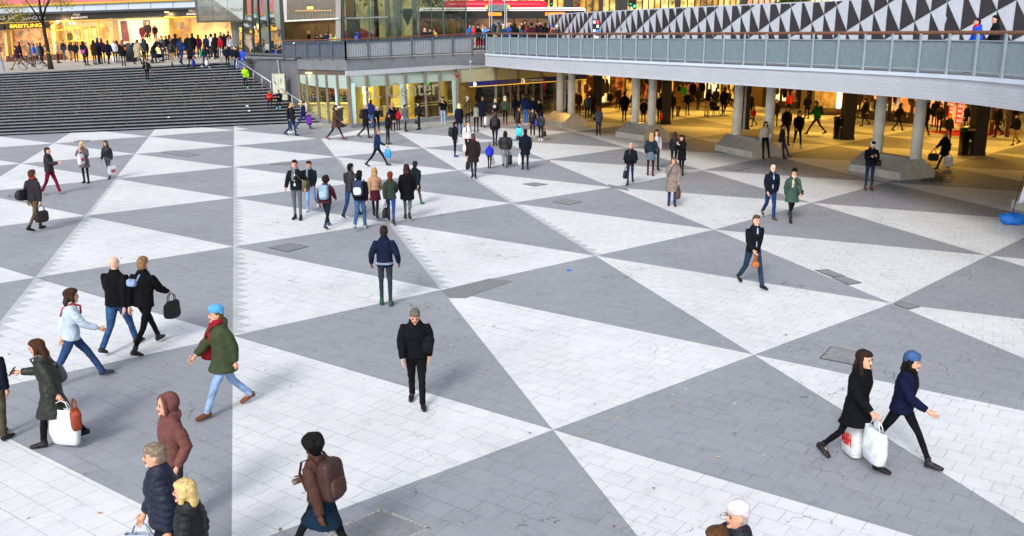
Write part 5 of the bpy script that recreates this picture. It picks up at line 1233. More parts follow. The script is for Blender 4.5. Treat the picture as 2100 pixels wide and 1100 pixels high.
# cars behind the glass
def car(loc, rz, colr, label, tail=True):
    t = thing('parked_car', loc, label, 'car', 'cars seen through the pavilion glass', rz)
    prof = [(-2.1,.45),(-2.15,.75),(-1.95,.95),(-1.2,1.0),(-.65,1.42),(.7,1.45),(1.35,1.02),(2.05,.85),(2.15,.5),(2.05,.3),(-2.05,.3)]
    b = bmesh.new(); rows = [[b.verts.new((x, y*(.86 if z > 1.1 else 1), z)) for x, z in prof] for y in (-.85,-.8,.8,.85)]
    for r0, r1 in zip(rows[:-1], rows[1:]):
        for k in range(len(prof)): b.faces.new((r0[k], r1[k], r1[(k+1) % len(prof)], r0[(k+1) % len(prof)]))
    b.faces.new(rows[0]); b.faces.new(list(reversed(rows[-1]))); ob = link('body', b, plain('car_paint', colr, .25, var=.03, spec=.6), t); m_ = ob.modifiers.new('bevel', 'BEVEL'); m_.width = .06; m_.segments = 3
    b = bmesh.new()
    for y in (-.745,.745): quadslab(b, [(-1.1,y,1.02),(-.6,y*.98,1.38),(.68,y*.98,1.4),(1.22,y,1.04)], .01)
    link('side_window', b, M_black, t)
    for x in (-1.3,1.35):
        for y in (-.78,.78):
            b = bmesh.new(); tube(b, [(x,y-.1,.32),(x,y+.1,.32)], .32, 16); link('wheel', b, M_black, t, True)
    b = bmesh.new(); bx(b, (-2.12,-.6,.78), (.08,.3,.13)); bx(b, (-2.12,.6,.78), (.08,.3,.13)); link('tail_lamp', b, emis('tail_red', '#ff2010', 3.0), t)
car(fl(930, 0, 82)+Vector((0,0,-.05)), R(110), '#c8ccd0', 'white car with red tail lamps seen through the right glass panes')
car(fl(748, 0, 88), R(10), '#8a2a38', 'dark red car roof seen through the left glass panes')
# traffic lights and street furniture
def traffic_light(loc, h, label, lit=None):
    t = thing('traffic_light', loc, label, 'traffic light', 'street traffic lights')
    b = bmesh.new(); tube(b, [(0,0,0),(0,0,h)], .06, 8); link('pole', b, plain('galvanised', '#7f8fa3', .5), t)
    b = bmesh.new(); bx(b, (0,-.1,h-.3), (.32,.24,.95)); link('housing', b, M_black, t)
    for k, cl_ in enumerate(('#ff2a10', '#503008', '#20ffa0')):
        b = bmesh.new(); tube(b, [(0,-.23,h-.02-k*.28),(0,-.26,h-.02-k*.28)], .1, 12); link('signal_lamp', b, emis('sig%d' % k, cl_, 4.0 if lit == k else .02), t)
        b = bmesh.new(); tube(b, [(0,-.22,h+.02-k*.28),(0,-.42,h+.04-k*.28)], .12, 10, cap=False); link('visor', b, M_black, t)
for (x, d, h, lab, lit) in ((985,78,3.9,'traffic light left one of the pair beside the orange shop sign',None), (993,79,3.9,'traffic light right one of the pair beside the orange shop sign',None), (1116,82,4.0,'traffic light left one of the pair above the bus roof',None), (1126,83,4.0,'traffic light right one of the pair above the bus roof',None), (1178,90,3.4,'small dark traffic light before the pale shop window',None), (1277,80,3.9,'traffic light showing red beside the black pillar',0), (1285,81,3.75,'traffic light showing green beside the black pillar',2)):
    traffic_light(fl(x, 0, d), h, lab, lit)
t = thing('round_sign', fl(1455, 0, 82), 'round blue and red no stopping sign above the hoarding', 'sign')
b = bmesh.new(); tube(b, [(0,0,0),(0,0,4.3)], .05, 8); link('pole', b, plain('galvanised', '#7f8fa3', .5), t)
b = bmesh.new(); tube(b, [(0,-.06,4.1),(0,-.09,4.1)], .32, 20); link('sign_plate', b, plain('sign_red', '#c02018', .4), t)
b = bmesh.new(); tube(b, [(0,-.09,4.1),(0,-.11,4.1)], .25, 20); link('blue_disc', b, plain('sign_cobalt', '#2038b0', .4), t)
b = bmesh.new(); beam(b, (-.18,-.125,4.28), (.18,-.125,3.92), .05, .05); beam(b, (-.18,-.127,3.92), (.18,-.127,4.28), .05, .05); link('cross', b, plain('sign_red', '#c02018', .4), t)
t = thing('direction_gantry', fl(1023, 0, 66), 'grey road sign seen from behind on two slim poles with amber lamps', 'road sign')
b = bmesh.new()
for x in (-.55, .62, -.4, .5): tube(b, [(x,0,0),(x,0,3.25)], .035, 6)
link('pole', b, plain('pole_silver', '#aab0b4', .4), t)
b = bmesh.new(); bx(b, (0,.0,2.72), (1.55,.06,.42)); link('sign_plate', b, plain('sign_back', '#5d6b70', .5), t)
b = bmesh.new(); tube(b, [(0,-.02,1.55),(0,.04,1.55)], .36, 20); bx(b, (0,.01,1.2), (.72,.06,.7)); link('arched_sign', b, plain('sign_back', '#5d6b70', .5), t)
for x in (-.76,.78):
    b = bmesh.new(); bx(b, (x,-.04,2.78), (.12,.08,.22)); link('amber_lamp', b, emis('amber_lamp', '#ffb410', 2.0), t)
for x in (-.72,.6):
    b = bmesh.new(); superell(b, (x,0,3.12), (.1,.1,.1), 1, 10, 6); link('red_lamp', b, plain('red_lens', '#b81c18', .3), t)

# ---- feather flag with sandbag
fbp = Vector((15.213, 27.757, 0.000))
t = thing('feather_flag', fbp, 'white printed feather flag on a black pole at the right edge', 'flag')
b = bmesh.new(); tp_ = [Vector((0,0,0)), Vector((.12,0,.9)), Vector((.42,0,2.4)), Vector((.72,0,3.1))]; tube(b, tp_, .014, 8); link('pole', b, M_black, t, True)
b = bmesh.new(); n_ = 14; L1, R1 = [], []
for k in range(n_+1):
    u = k/n_; z = .62+u*2.4; x = .06+.22*z-.02
    L1.append(b.verts.new((x, .02*math.sin(u*9), z))); R1.append(b.verts.new((x+.62+.05*math.sin(u*7), .08*math.sin(u*8+1), z+.12)))
for k in range(n_): b.faces.new((L1[k], R1[k], R1[k+1], L1[k+1]))
fl_ = link('cloth', b, plain('flag_white', '#e6e8f4', .7, var=.05), t, True); fl_.modifiers.new('s', 'SOLIDIFY').thickness = .006
b = bmesh.new(); rt = random.Random(4)
for k in range(34):
    z = rt.uniform(1.45, 2.3); x = .06+.22*z-.02+rt.uniform(.04,.5); r_ = rt.uniform(.012,.035)
    tube(b, [(x,-.03,z),(x,-.045,z)], r_, 8)
link('printed_spots', b, plain('spot_ink', '#1f2340', .7), t)
b = bmesh.new(); c = Vector((.06+.22*1.12+.07, -.03, 1.15))
tube(b, [c+Vector((math.cos(a)*.065, 0, math.sin(a)*.085)) for a in [k*2*PI/16 for k in range(15)]], .012, 6, cap=False); tube(b, [c+Vector((-.04,0,-.0)), c+Vector((0,0,.03)), c+Vector((.04,0,0))], .008, 5)
link('printed_emblem', b, plain('emblem_ink', '#5a3038', .7), t)
b = bmesh.new()
for a in (.3, 2.2, 3.9, 5.4): beam(b, (0,0,.02), (math.cos(a)*.5, math.sin(a)*.5, .02), .03, .015)
link('ground_spider', b, M_steel, t)
b = bmesh.new(); superell(b, (0,0,.17), (.36,.26,.19), .8, 30, 18, amp=.16, seed=5, ns=7)
o_ = link('sandbag', b, cloth('#1f7ae0', 'plastic'), loc=fbp+Vector((0,-.1,0))); tag(o_, 'crumpled bright blue weight bag at the foot of the feather flag', 'sandbag')
for p in o_.data.polygons: p.use_smooth = True
# ============================================================ PEOPLE
# Figures are built in a local frame: facing +Y, right hand side +X, feet on z = 0, 1.75 m tall.
POSES = {
 'stand': dict(thL=2, knL=2, thR=-2, knR=2, shL=2, elL=12, shR=0, elR=14, ab=8, sp=.10),
 'stand2': dict(thL=10, knL=8, thR=-4, knR=1, shL=6, elL=24, shR=-6, elR=18, ab=10, sp=.12),
 'pock': dict(thL=4, knL=3, thR=-3, knR=2, shL=-14, elL=48, shR=-14, elR=48, ab=20, sp=.12, inw=-5),
 'walkA': dict(thL=27, knL=6, thR=-20, knR=22, shL=-20, elL=14, shR=24, elR=28, ab=7, sp=.07, lean=3),
 'walkB': dict(thL=-20, knL=24, thR=26, knR=6, shL=22, elL=28, shR=-20, elR=14, ab=7, sp=.07, lean=3),
 'walkC': dict(thL=14, knL=10, thR=-12, knR=34, shL=-10, elL=16, shR=12, elR=20, ab=8, sp=.07, lean=2),
 'walkD': dict(thL=-12, knL=36, thR=14, knR=8, shL=12, elL=20, shR=-10, elR=16, ab=8, sp=.07, lean=2),
 'stride': dict(thL=34, knL=8, thR=-28, knR=14, shL=-24, elL=14, shR=30, elR=34, ab=8, sp=.07, lean=5),
 'phone': dict(thL=3, knL=3, thR=-3, knR=2, shL=22, elL=92, shR=22, elR=92, ab=6, sp=.10, inw=26, hp=26),
 'phonew': dict(thL=14, knL=10, thR=-10, knR=20, shL=22, elL=92, shR=22, elR=92, ab=6, sp=.08, inw=26, hp=26),
 'ear': dict(thL=6, knL=4, thR=-4, knR=3, shL=4, elL=20, shR=48, elR=132, ab=12, sp=.10, inwR=30, hp=4),
 'earL': dict(thL=10, knL=6, thR=-6, knR=12, shR=6, elR=40, shL=48, elL=132, ab=12, sp=.10, inwL=30),
 'mouth': dict(thL=3, knL=3, thR=-3, knR=2, shL=30, elL=112, shR=36, elR=118, ab=10, sp=.10, inw=30, hp=8),
 'swing': dict(thL=16, knL=8, thR=-18, knR=18, shL=-26, elL=8, shR=30, elR=62, ab=12, sp=.08, lean=8, hp=6),
 'gest': dict(thL=20, knL=6, thR=-16, knR=14, shL=-4, elL=20, shR=36, elR=60, ab=10, sp=.08),
 'carry': dict(thL=18, knL=8, thR=-16, knR=22, shL=-6, elL=6, shR=-4, elR=6, ab=13, sp=.08, lean=3),
 'push': dict(thL=16, knL=6, thR=-14, knR=18, shL=30, elL=46, shR=30, elR=46, ab=6, sp=.08, lean=7, inw=6),
 'leanb': dict(thL=26, knL=4, thR=12, knR=4, shL=-4, elL=14, shR=-4, elR=14, ab=10, sp=.12, lean=-5),
 'bend': dict(thL=12, knL=14, thR=-4, knR=4, shL=44, elL=24, shR=40, elR=24, ab=8, sp=.14, lean=38, hp=10),
 'down': dict(thL=14, knL=8, thR=-10, knR=16, shL=-8, elL=14, shR=10, elR=16, ab=10, sp=.08, lean=7, hp=24),
 'sit': dict(thL=86, knL=84, thR=80, knR=78, shL=40, elL=62, shR=42, elR=60, ab=8, sp=.16, inw=18, lean=14, hp=18),
 'perch': dict(thL=42, knL=26, thR=36, knR=20, shL=18, elL=30, shR=16, elR=28, ab=8, sp=.14, lean=6, hp=12),
}
def rX(v, a):  # pitch: positive a swings a downward vector forward (+Y)
    c, s = math.cos(R(a)), math.sin(R(a)); return Vector((v.x, v.y*c - v.z*s, v.y*s + v.z*c))
def skeleton(pose, fem=False, fat=1.0):
    P = POSES[pose]; g = P.get; J = {}
    hip = Vector((0, 0, 0)); hw = .085*(1.05 if fem else 1)
    legs = {}
    for sgn, s in ((-1, 'L'), (1, 'R')):
        h = Vector((sgn*hw, 0, 0)); th = P['th'+s]; kn = P['kn'+s]; spread = P['sp']/2
        d1 = rX(Vector((sgn*(spread-.04), 0, -1)).normalized(), th); k = h + d1*.43
        d2 = rX(Vector((0, 0, -1)), th-kn); a = k + d2*.40
        foot = 0 if th-kn > -14 else (th-kn+14)*.8
        toe = a + rX(Vector((sgn*.03, .19, -.055)), foot); heel = a + rX(Vector((0, -.055, -.06)), foot)
        legs[s] = (h, k, a, heel, toe)
    low = min(min(l[3].z, l[4].z-.015) for l in legs.values()) - .02
    up = Vector((0, 0, -low))
    for s in 'LR':
        J['hip'+s], J['kne'+s], J['ank'+s], J['hee'+s], J['toe'+s] = [p+up for p in legs[s]]
    J['pel'] = up.copy(); ln = g('lean', 0)
    def T(v): return up + rX(v, -ln)
    J['waist'] = T(Vector((0, 0, .17))); J['chest'] = T(Vector((0, .01, .36))); J['shoulder'] = T(Vector((0, -.005, .50))); J['neck'] = T(Vector((0, .005, .56)))
    hp = ln*.6 + g('hp', 0)*.8
    J['head'] = J['neck'] + rX(Vector((0, .018, .125)), -hp); J['hpitch'] = hp
    sw = (.166 if not fem else .145)*(1+(fat-1)*.5)
    for sgn, s in ((-1, 'L'), (1, 'R')):
        sh = T(Vector((sgn*sw, -.01, .485))); ab = g('ab', 8) + 6*(fat-1); a = g('sh'+s, 0) ; e = g('el'+s, 10); inw = g('inw'+s, g('inw', 4))
        d1 = rX(Vector((sgn*math.sin(R(ab)), 0, -math.cos(R(ab)))), a); el = sh + d1*.295
        d2 = rX(Vector((-sgn*math.sin(R(inw)), 0, -math.cos(R(inw)))), a+e); wr = el + d2*.25
        J['sho'+s], J['elb'+s], J['wri'+s] = sh, el, wr; J['hand'+s] = wr + d2*.085; J['fd'+s] = d2
    return J
TS = bpy.data.scenes.new('workshop')   # scratch scene for fusing lofts, removed at the end
def bake(bm, vox, mats, smooth_it=2, extra=None, keep=True):
    """fuse the lofts into one skin"""
    me = bpy.data.meshes.new('tmp'); bmesh.ops.recalc_face_normals(bm, faces=bm.faces[:]); bm.to_mesh(me); bm.free()
    ob = bpy.data.objects.new('tmp', me); TS.collection.objects.link(ob)
    m = ob.modifiers.new('r', 'REMESH'); m.mode = 'VOXEL'; m.voxel_size = vox; m.use_smooth_shade = True
    s = ob.modifiers.new('s', 'SMOOTH'); s.factor = .5; s.iterations = smooth_it
    TS.view_layers[0].update(); out = bpy.data.meshes.new_from_object(ob.evaluated_get(TS.view_layers[0].depsgraph))
    bpy.data.objects.remove(ob); bpy.data.meshes.remove(me)
    return out
def wrinkle(me, amp, seed=0, rib=0):
    N = [v.normal.copy() for v in me.vertices]
    for v, nv in zip(me.vertices, N):
        c = v.co; n = noise.noise(Vector((c.x*9+seed, c.y*9, c.z*16)))*amp + noise.noise(Vector((c.x*22, c.y*22+seed, c.z*34)))*amp*.5
        if rib: n += rib*abs(math.sin(c.z*PI/.085))-rib*.6
        v.co = c + nv*n
    me.update()
def limb_ring(b, pts, rad, seg=12): tube(b, pts, rad, seg)
def m_body(J, fem, vox):
    b = bmesh.new()
    tube(b, [J['pel']+Vector((0,0,-.06)), J['pel']+Vector((0,0,.03)), J['waist'], J['chest'], J['shoulder'], J['neck']], [(.12,.09),(.135,.095),(.115,.08),(.14,.095),(.12,.07),(.05,.052)], 16, ref=(1,0,0))
    tube(b, [J['neck']-Vector((0,0,.04)), J['neck']+Vector((0,.005,.06)), J['head']], [.056,.052,.05], 12)
    for s in 'LR':
        tube(b, [J['hip'+s]+Vector((0,0,.02)), lerp(J['hip'+s], J['kne'+s], .5), J['kne'+s], lerp(J['kne'+s], J['ank'+s], .35), J['ank'+s]], [.066,.052,.036,.036,.026], 12)
        tube(b, [J['ank'+s], lerp(J['ank'+s], J['toe'+s], .45), lerp(J['ank'+s], J['toe'+s], .8)], [.026,.022,.016], 8)
        tube(b, [J['sho'+s], lerp(J['sho'+s], J['elb'+s], .5), J['elb'+s], lerp(J['elb'+s], J['wri'+s], .4), J['wri'+s]], [.036,.036,.030,.029,.022], 10)
        d = J['fd'+s]; tube(b, [J['wri'+s]-d*.01, J['wri'+s]+d*.05, J['wri'+s]+d*.095], [(.022,.016),(.028,.038),(.024,.036)], 10, ref=(1,0,0))
    head(b, J)
    me = bake(b, vox, None)
    # fingers, eyes and lips join the same mesh
    b = bmesh.new(); b.from_mesh(me); bpy.data.meshes.remove(me)
    for sgn, s in ((-1,'L'), (1,'R')):
        d = J['fd'+s]; side = d.cross(Vector((1,0,0))).normalized(); w_ = J['wri'+s]; inn = Vector((-sgn,0,0))
        for k, (o_, l_) in enumerate(((-.028,.062),(-.010,.074),(.010,.070),(.027,.055))):
            p0 = w_ + d*.088 + side*o_; p1 = p0 + d*l_*.5 + inn*.010; p2 = p1 + d*l_*.38 + inn*.028
            tube(b, [p0, p1, p2], [.0095,.0088,.0065], 6)
        p0 = w_ + d*.035 + side*.03*(1 if side.y > 0 else -1); sd_ = side if side.y > 0 else -side
        tube(b, [p0, p0+d*.03+sd_*.022+inn*.006, p0+d*.06+sd_*.026+inn*.02], [.011,.010,.0075], 6)
    H = hM(J)
    for x in (-.031, .031):
        superell(b, (x, .086, .004), (.0125,.006,.007), 1, 8, 5, M=H, mi=1); tube(b, [H@Vector((x-.018,.091,.026)), H@Vector((x+.018,.091,.026))], .0045, 5, mi=1)
    superell(b, (0,.092,-.062), (.024,.007,.0075), 1, 8, 5, M=H, mi=2)
    out = bpy.data.meshes.new('body'); b.to_mesh(out); b.free()
    for p in out.polygons: p.use_smooth = True
    return out
def hM(J): return Matrix.Translation(J['head']) @ Matrix.Rotation(R(-J['hpitch']), 4, 'X') @ Matrix.Rotation(J.get('hyaw', 0), 4, 'Z')
def head(b, J):
    M = hM(J); prof = [(-.125,.030,.020,.030),(-.105,.050,.045,.018),(-.08,.060,.066,.010),(-.045,.068,.082,.003),(0,.075,.093,-.002),(.04,.077,.097,-.006),(.075,.070,.090,-.008),(.10,.052,.068,-.008),(.118,.025,.035,-.008)]
    rings = []
    for z, rx, ry, oy in prof:
        rings.append([b.verts.new(M @ Vector((rx*math.cos(t*2*PI/18), oy+ry*math.sin(t*2*PI/18), z))) for t in range(18)])
    for r0, r1 in zip(rings[:-1], rings[1:]):
        for t in range(18): b.faces.new((r0[t], r0[(t+1) % 18], r1[(t+1) % 18], r1[t]))
    b.faces.new(list(reversed(rings[0]))); b.faces.new(rings[-1])
    superell(b, (0,.095,-.022), (.015,.024,.028), 1, 8, 6, M=M); superell(b, (0,.082,-.098), (.028,.020,.018), 1, 8, 6, M=M)
    for x in (-.078,.078): superell(b, (x,-.004,-.012), (.012,.02,.032), 1, 8, 6, M=M)
def m_hair(J, style, vox, seed=0):
    M = hM(J); b = bmesh.new(); H = J['head']
    def E(c, r, amp=.12, ns=9): superell(b, c, r, 1, 18, 12, M=M, amp=amp, seed=seed, ns=ns)
    E((0,.002,.078), (.080,.096,.058))
    E((0,-.022,.030), (.086,.098,.102)); E((0,-.045,-.01), (.080,.074,.10))
    if style in ('short', 'crop'): pass
    else: E((0,-.03,.03), (.092,.104,.104))
    if style == 'curly': E((0,-.03,.02), (.15,.14,.15), .5, 12); E((-.08,-.02,-.05), (.08,.09,.09), .4, 12); E((.08,-.02,-.05), (.08,.09,.09), .4, 12)
    if style == 'afro': E((0,-.02,.04), (.125,.125,.125), .3, 12)
    if style in ('long', 'longf', 'bob'):
        n = J['neck']; L_ = {'long': .36, 'longf': .36, 'bob': .17}[style]
        q = [M@Vector((0,-.06,.04)), M@Vector((0,-.075,-.05)), n+Vector((0,-.075,.02)), n+Vector((0,-.10,-L_*.55)), n+Vector((0,-.105,-L_))]
        if style == 'bob': q = q[:3] + [n+Vector((0,-.07,-.03))]
        tube(b, q, [(.075,.05),(.09,.05),(.095,.045),(.085,.035),(.05,.02)][:len(q)], 14, ref=(1,0,0))
        for sgn in (-1, 1):
            q = [M@Vector((sgn*.055,.0,.07)), M@Vector((sgn*.084,.0,-.02)), M@Vector((sgn*.084,.02,-.10))]
            if style != 'bob': q.append(n+Vector((sgn*.085,.06 if style == 'longf' else -.01,-.10)))
            if style == 'longf': q.append(n+Vector((sgn*.075,.115,-.26)))
            tube(b, q, [.03,.03,.028,.026,.018][:len(q)], 8)
    if style == 'pony': tube(b, [M@Vector((0,-.10,.05)), M@Vector((0,-.15,.02)), M@Vector((0,-.15,-.12)), M@Vector((0,-.12,-.26))], [.03,.035,.03,.01], 10)
    if style == 'bun': superell(b, (0,-.11,.05), (.045,.045,.045), 1, 10, 8, M=M)
    me = bake(b, max(vox, .011), None, 1)
    for p in me.polygons: p.use_smooth = True
    N = [v.normal.copy() for v in me.vertices]
    for v, nv in zip(me.vertices, N):
        c = v.co; v.co = c + nv*noise.noise(Vector((c.x*60, c.y*60, c.z*14+seed)))*.006
    return me
def m_hat(J, style, vox):
    M = hM(J); b = bmesh.new()
    if style == 'beanie':
        superell(b, (0,-.014,.082), (.094,.112,.078), 1, 20, 12, M=M, amp=.08, ns=14); tube(b, [M@Vector((0,-.016,.045)), M@Vector((0,-.014,.085))], [(.094,.112),(.097,.114)], 20, ref=(1,0,0)); superell(b, (0,-.05,.03), (.09,.078,.06), 1, 16, 8, M=M)
    elif style == 'cap':
        superell(b, (0,-.012,.055), (.092,.110,.080), 1, 20, 12, M=M); tube(b, [M@Vector((0,.06,.052)), M@Vector((0,.13,.046)), M@Vector((0,.165,.036))], [(.082,.010),(.074,.008),(.04,.006)], 14, ref=(1,0,0))
    elif style == 'hood':
        superell(b, (0,-.045,.02), (.112,.115,.135), 1, 20, 14, M=M); tube(b, [M@Vector((0,.045,.13)), M@Vector((-.085,.05,.06)), M@Vector((-.092,.04,-.04)), M@Vector((-.06,.03,-.12)), M@Vector((.06,.03,-.12)), M@Vector((.092,.04,-.04)), M@Vector((.085,.05,.06)), M@Vector((0,.045,.13))], .022, 8)
        superell(b, (0,-.05,-.12), (.11,.10,.07), 1, 16, 8, M=M)
    elif style == 'fur':
        superell(b, (0,-.01,.06), (.11,.125,.09), 1, 20, 12, M=M, amp=.35, ns=25)
    me = bake(b, max(vox*.8, .010), None, 1)
    for p in me.polygons: p.use_smooth = True
    return me
def hemring(J, t):
    a, c = lerp(J['hipL'], J['kneL'], t), lerp(J['hipR'], J['kneR'], t); return (a+c)/2, abs(a.x-c.x)/2, abs(a.y-c.y)/2
def m_top(J, kind, fem, fat, vox, seed):
    b = bmesh.new(); G = {'shirt': .004, 'jacket': .026, 'short': .024, 'puffer': .042, 'longpuffer': .042, 'coat': .032, 'longcoat': .034, 'hoodie': .028, 'vest': .030, 'poncho': .034, 'parka': .038}[kind]
    f = fat
    pts = []; rad = []
    hem = {'jacket': .06, 'short': -.05, 'shirt': .05, 'puffer': .04, 'hoodie': .04, 'vest': .04, 'coat': .62, 'longcoat': 1.0, 'longpuffer': .95, 'parka': .50, 'poncho': .30}[kind]
    if hem > .3:
        for t in ([hem, hem*.6, .2] if hem > .4 else [hem]):
            c, dx, dy = hemring(J, t); flare = 1+.25*t
            pts.append(c); rad.append((dx+.078*f+G*flare+.02*t, dy+.085*f+G*flare+.02*t))
    dn = J['pel'] - J['waist']
    if kind != 'short': pts.append(J['pel']+dn*(.25 if hem <= .3 else -.1)+Vector((0,0,0))); rad.append(((.165 if fem else .155)*f+G, .118*f+G))
    pts += [lerp(J['pel'], J['waist'], .45), J['waist'], J['chest'], lerp(J['chest'], J['shoulder'], .65), lerp(J['shoulder'], J['neck'], .55), J['neck']+Vector((0,0,.015))]
    wst = (.128 if fem and kind not in ('puffer','longpuffer','parka') else .145)
    rad += [((.15 if fem else .148)*f+G, .108*f+G), (wst*f+G, .10*f+G), (.158*f+G, .115*f+G), (.148*f+G, .10*f+G*.8), (.088+G, .072+G), (.066+G*.5, .066+G*.5)]
    tube(b, pts, rad, 20, ref=(1,0,0))
    if kind == 'poncho':
        tube(b, [J['neck'], J['shoulder']+Vector((0,0,-.02)), J['chest']+Vector((0,0,-.1)), J['waist']+Vector((0,0,-.05))], [(.08,.08),(.2,.12),(.29,.2),(.31,.22)], 20, ref=(1,0,0))
    if kind != 'vest':
        for s in 'LR':
            e = J['wri'+s]; q = lerp(J['elb'+s], e, .45); tube(b, [lerp(J['sho'+s], J['shoulder'], .55)-Vector((0,0,.015)), J['sho'+s]-Vector((0,0,.022)), lerp(J['sho'+s], J['elb'+s], .5), J['elb'+s], q, lerp(J['elb'+s], e, .98)], [.040*f+G*.5, .052*f+G*.6, .056*f+G*.8, .048*f+G*.8, .044+G*.7, .036+G*.5], 12)
    if kind in ('hoodie', 'parka') : superell(b, J['neck']+Vector((0,-.085,-.01)), (.105,.06,.075), 1, 16, 8)
    if kind in ('jacket', 'coat', 'longcoat', 'puffer', 'longpuffer'): tube(b, [J['neck']+Vector((0,-.004,-.015)), J['neck']+Vector((0,-.006,.04))], [(.085,.08),(.078,.072)], 16, ref=(1,0,0))
    me = bake(b, vox, None)
    wrinkle(me, .007 if kind not in ('puffer','longpuffer') else .004, seed, .011 if kind in ('puffer','longpuffer') else 0)
    for p in me.polygons: p.use_smooth = True
    return me
def m_panel(J, fat):
    """shirt showing between the open jacket fronts"""
    b = bmesh.new(); f = fat
    tube(b, [J['pel']+Vector((0,.052*f,.06)), J['waist']+Vector((0,.045*f,0)), J['chest']+Vector((0,.05*f,0)), J['shoulder']+Vector((0,.030,.0)), J['neck']+Vector((0,.012,.0))], [(.060,.092*f),(.058,.083*f),(.056,.095*f),(.05,.085),(.045,.062)], 14, ref=(1,0,0))
    me = bake(b, .014, None); wrinkle(me, .004, 3)
    for p in me.polygons: p.use_smooth = True
    return me
def m_legs(J, kind, fat, vox, seed):
    b = bmesh.new(); f = fat; K = {'slim': (.084,.066,.05,.046,.036), 'jeans': (.09,.076,.060,.056,.050), 'wide': (.096,.086,.074,.070,.068), 'tights': (.080,.062,.046,.045,.033), 'skirt': (.080,.062,.046,.045,.033), 'boots': (.080,.062,.052,.056,.042)}[kind]
    tube(b, [J['pel']-Vector((0,0,.075)), J['pel'], lerp(J['pel'], J['waist'], .6)], [(.12*f,.09*f),(.148*f,.108*f),(.138*f,.098*f)], 18, ref=(1,0,0))
    for s in 'LR':
        h, k, a = J['hip'+s], J['kne'+s], J['ank'+s]
        e = a - Vector((0,0,.0)) + (a-k).normalized()*(.02 if kind != 'wide' else .045)
        tube(b, [h+Vector((0,0,.03)), lerp(h, k, .5), k, lerp(k, a, .4), e], [K[0]*f, K[1]*f, K[2], K[3], K[4]], 14)
    if kind == 'skirt':
        c, dx, dy = hemring(J, .7); tube(b, [J['pel']+Vector((0,0,.08)), J['pel']-Vector((0,0,.05)), c], [(.145,.105),(.165,.125),(dx+.12,dy+.12)], 20, ref=(1,0,0))
    me = bake(b, vox, None); wrinkle(me, .007 if kind != 'tights' else .002, seed+5)
    for p in me.polygons: p.use_smooth = True
    return me
def m_shoe(J, s, boot, vox):
    b = bmesh.new(); a, h, t = J['ank'+s], J['hee'+s], J['toe'+s]; f = (t-h); up_ = Vector((0,0,.03))
    tube(b, [h+up_*.6, lerp(h, t, .3)+up_*.9, lerp(h, t, .62)+up_*.4, t], [(.040,.044),(.044,.050),(.050,.038),(.034,.024)], 12, ref=(1,0,0))
    d = (J['kne'+s]-a).normalized(); tube(b, [h+f*.18+up_*.5, a+d*(.05 if not boot else .12*boot), a+d*(.07 if not boot else .26*boot)], [.044,.045,.05 if not boot else .056], 12)
    me = bake(b, max(.009, vox*.7), None, 1)
    for p in me.polygons: p.use_smooth = True
    return me
CACHE = {}
def cached(key, fn):
    if key not in CACHE: CACHE[key] = fn()
    return CACHE[key]
def child(name, me, mats, parent, hide=None):
    o = bpy.data.objects.new(name, me); COL.objects.link(o); o.parent = parent
    while len(me.materials) < len(mats): me.materials.append(None)
    for k, m in enumerate(mats): o.material_slots[k].link = 'OBJECT'; o.material_slots[k].material = m
    return o
SKIN = ['#d9a58a', '#c98f72', '#8a5a40', '#5a3a2a', '#e0b4a0']
# ---- things carried
def bag_shop(loc, rz, w_, h_, col, label, lt=None, ltcol='#c02020'):
    t = thing('shopping_bag', loc, label, 'bag', rz=rz); b = bmesh.new(); rs_ = random.Random(int(abs(loc[0])*100))
    rows = []
    for z, sx, sy in ((0,.86,.75),(.02,.9,.9),(.35,1.0,1.25),(.75,.98,1.0),(1,.94,.55)):
        ring = []
        for k in range(16):
            a = 2*PI*k/16; c_, s_ = math.cos(a), math.sin(a); x = math.copysign(abs(c_)**.35, c_)*w_/2*sx; y = math.copysign(abs(s_)**.5, s_)*.065*sy
            n = noise.noise(Vector((x*12+loc[0], y*12, z*4)))*.018
            ring.append(b.verts.new((x+n, y+n*1.2, (z-1)*h_-.13)))
        rows.append(ring)
    for r0, r1 in zip(rows[:-1], rows[1:]):
        for k in range(16): b.faces.new((r0[k], r0[(k+1) % 16], r1[(k+1) % 16], r1[k]))
    b.faces.new(list(reversed(rows[0]))); link('body', b, cloth(col, 'plastic'), t, True)
    b = bmesh.new()
    for y in (-.03, .03): tube(b, [(-w_*.28, y, -.135), (-w_*.16, y*.5, -.03), (0, 0, 0), (w_*.16, y*.5, -.03), (w_*.28, y, -.135)], .008, 6)
    link('handle', b, cloth('#d8d8dc' if col in ('#dfe6f4', '#e4e8f2') else col, 'plastic'), t, True)
    if lt:
        for sy in (-1, 1):
            q = [(-w_*.3*-sy*-1, sy*.088, -.13-h_*.35), (w_*.3*-sy*-1, sy*.088, -.13-h_*.35), (w_*.3*-sy*-1, sy*.088, -.13-h_*.7), (-w_*.3*-sy*-1, sy*.088, -.13-h_*.7)]
            if sy > 0: pass
            lettering(lt, [Vector(p) for p in q], cloth(ltcol, 'plastic'), t, off=(0, sy*.0, 0), italic=.2, bold=.02, ext=.003)
    return t
def bag_hand(loc, rz, w_, h_, col, label, kind='leather'):
    t = thing('handbag', loc, label, 'bag', rz=rz)
    b = bmesh.new(); superell(b, (0, 0, -.16-h_/2), (w_/2, .075, h_/2), .5, 20, 12, amp=.15, ns=8); link('body', b, cloth(col, kind), t, True)
    b = bmesh.new()
    for y in (-.03, .03): tube(b, [(-w_*.25, y, -.19), (-w_*.2, y*.7, -.06), (0, 0, 0), (w_*.2, y*.7, -.06), (w_*.25, y, -.19)], .009, 6)
    link('handle', b, cloth(col, kind), t, True)
    return t
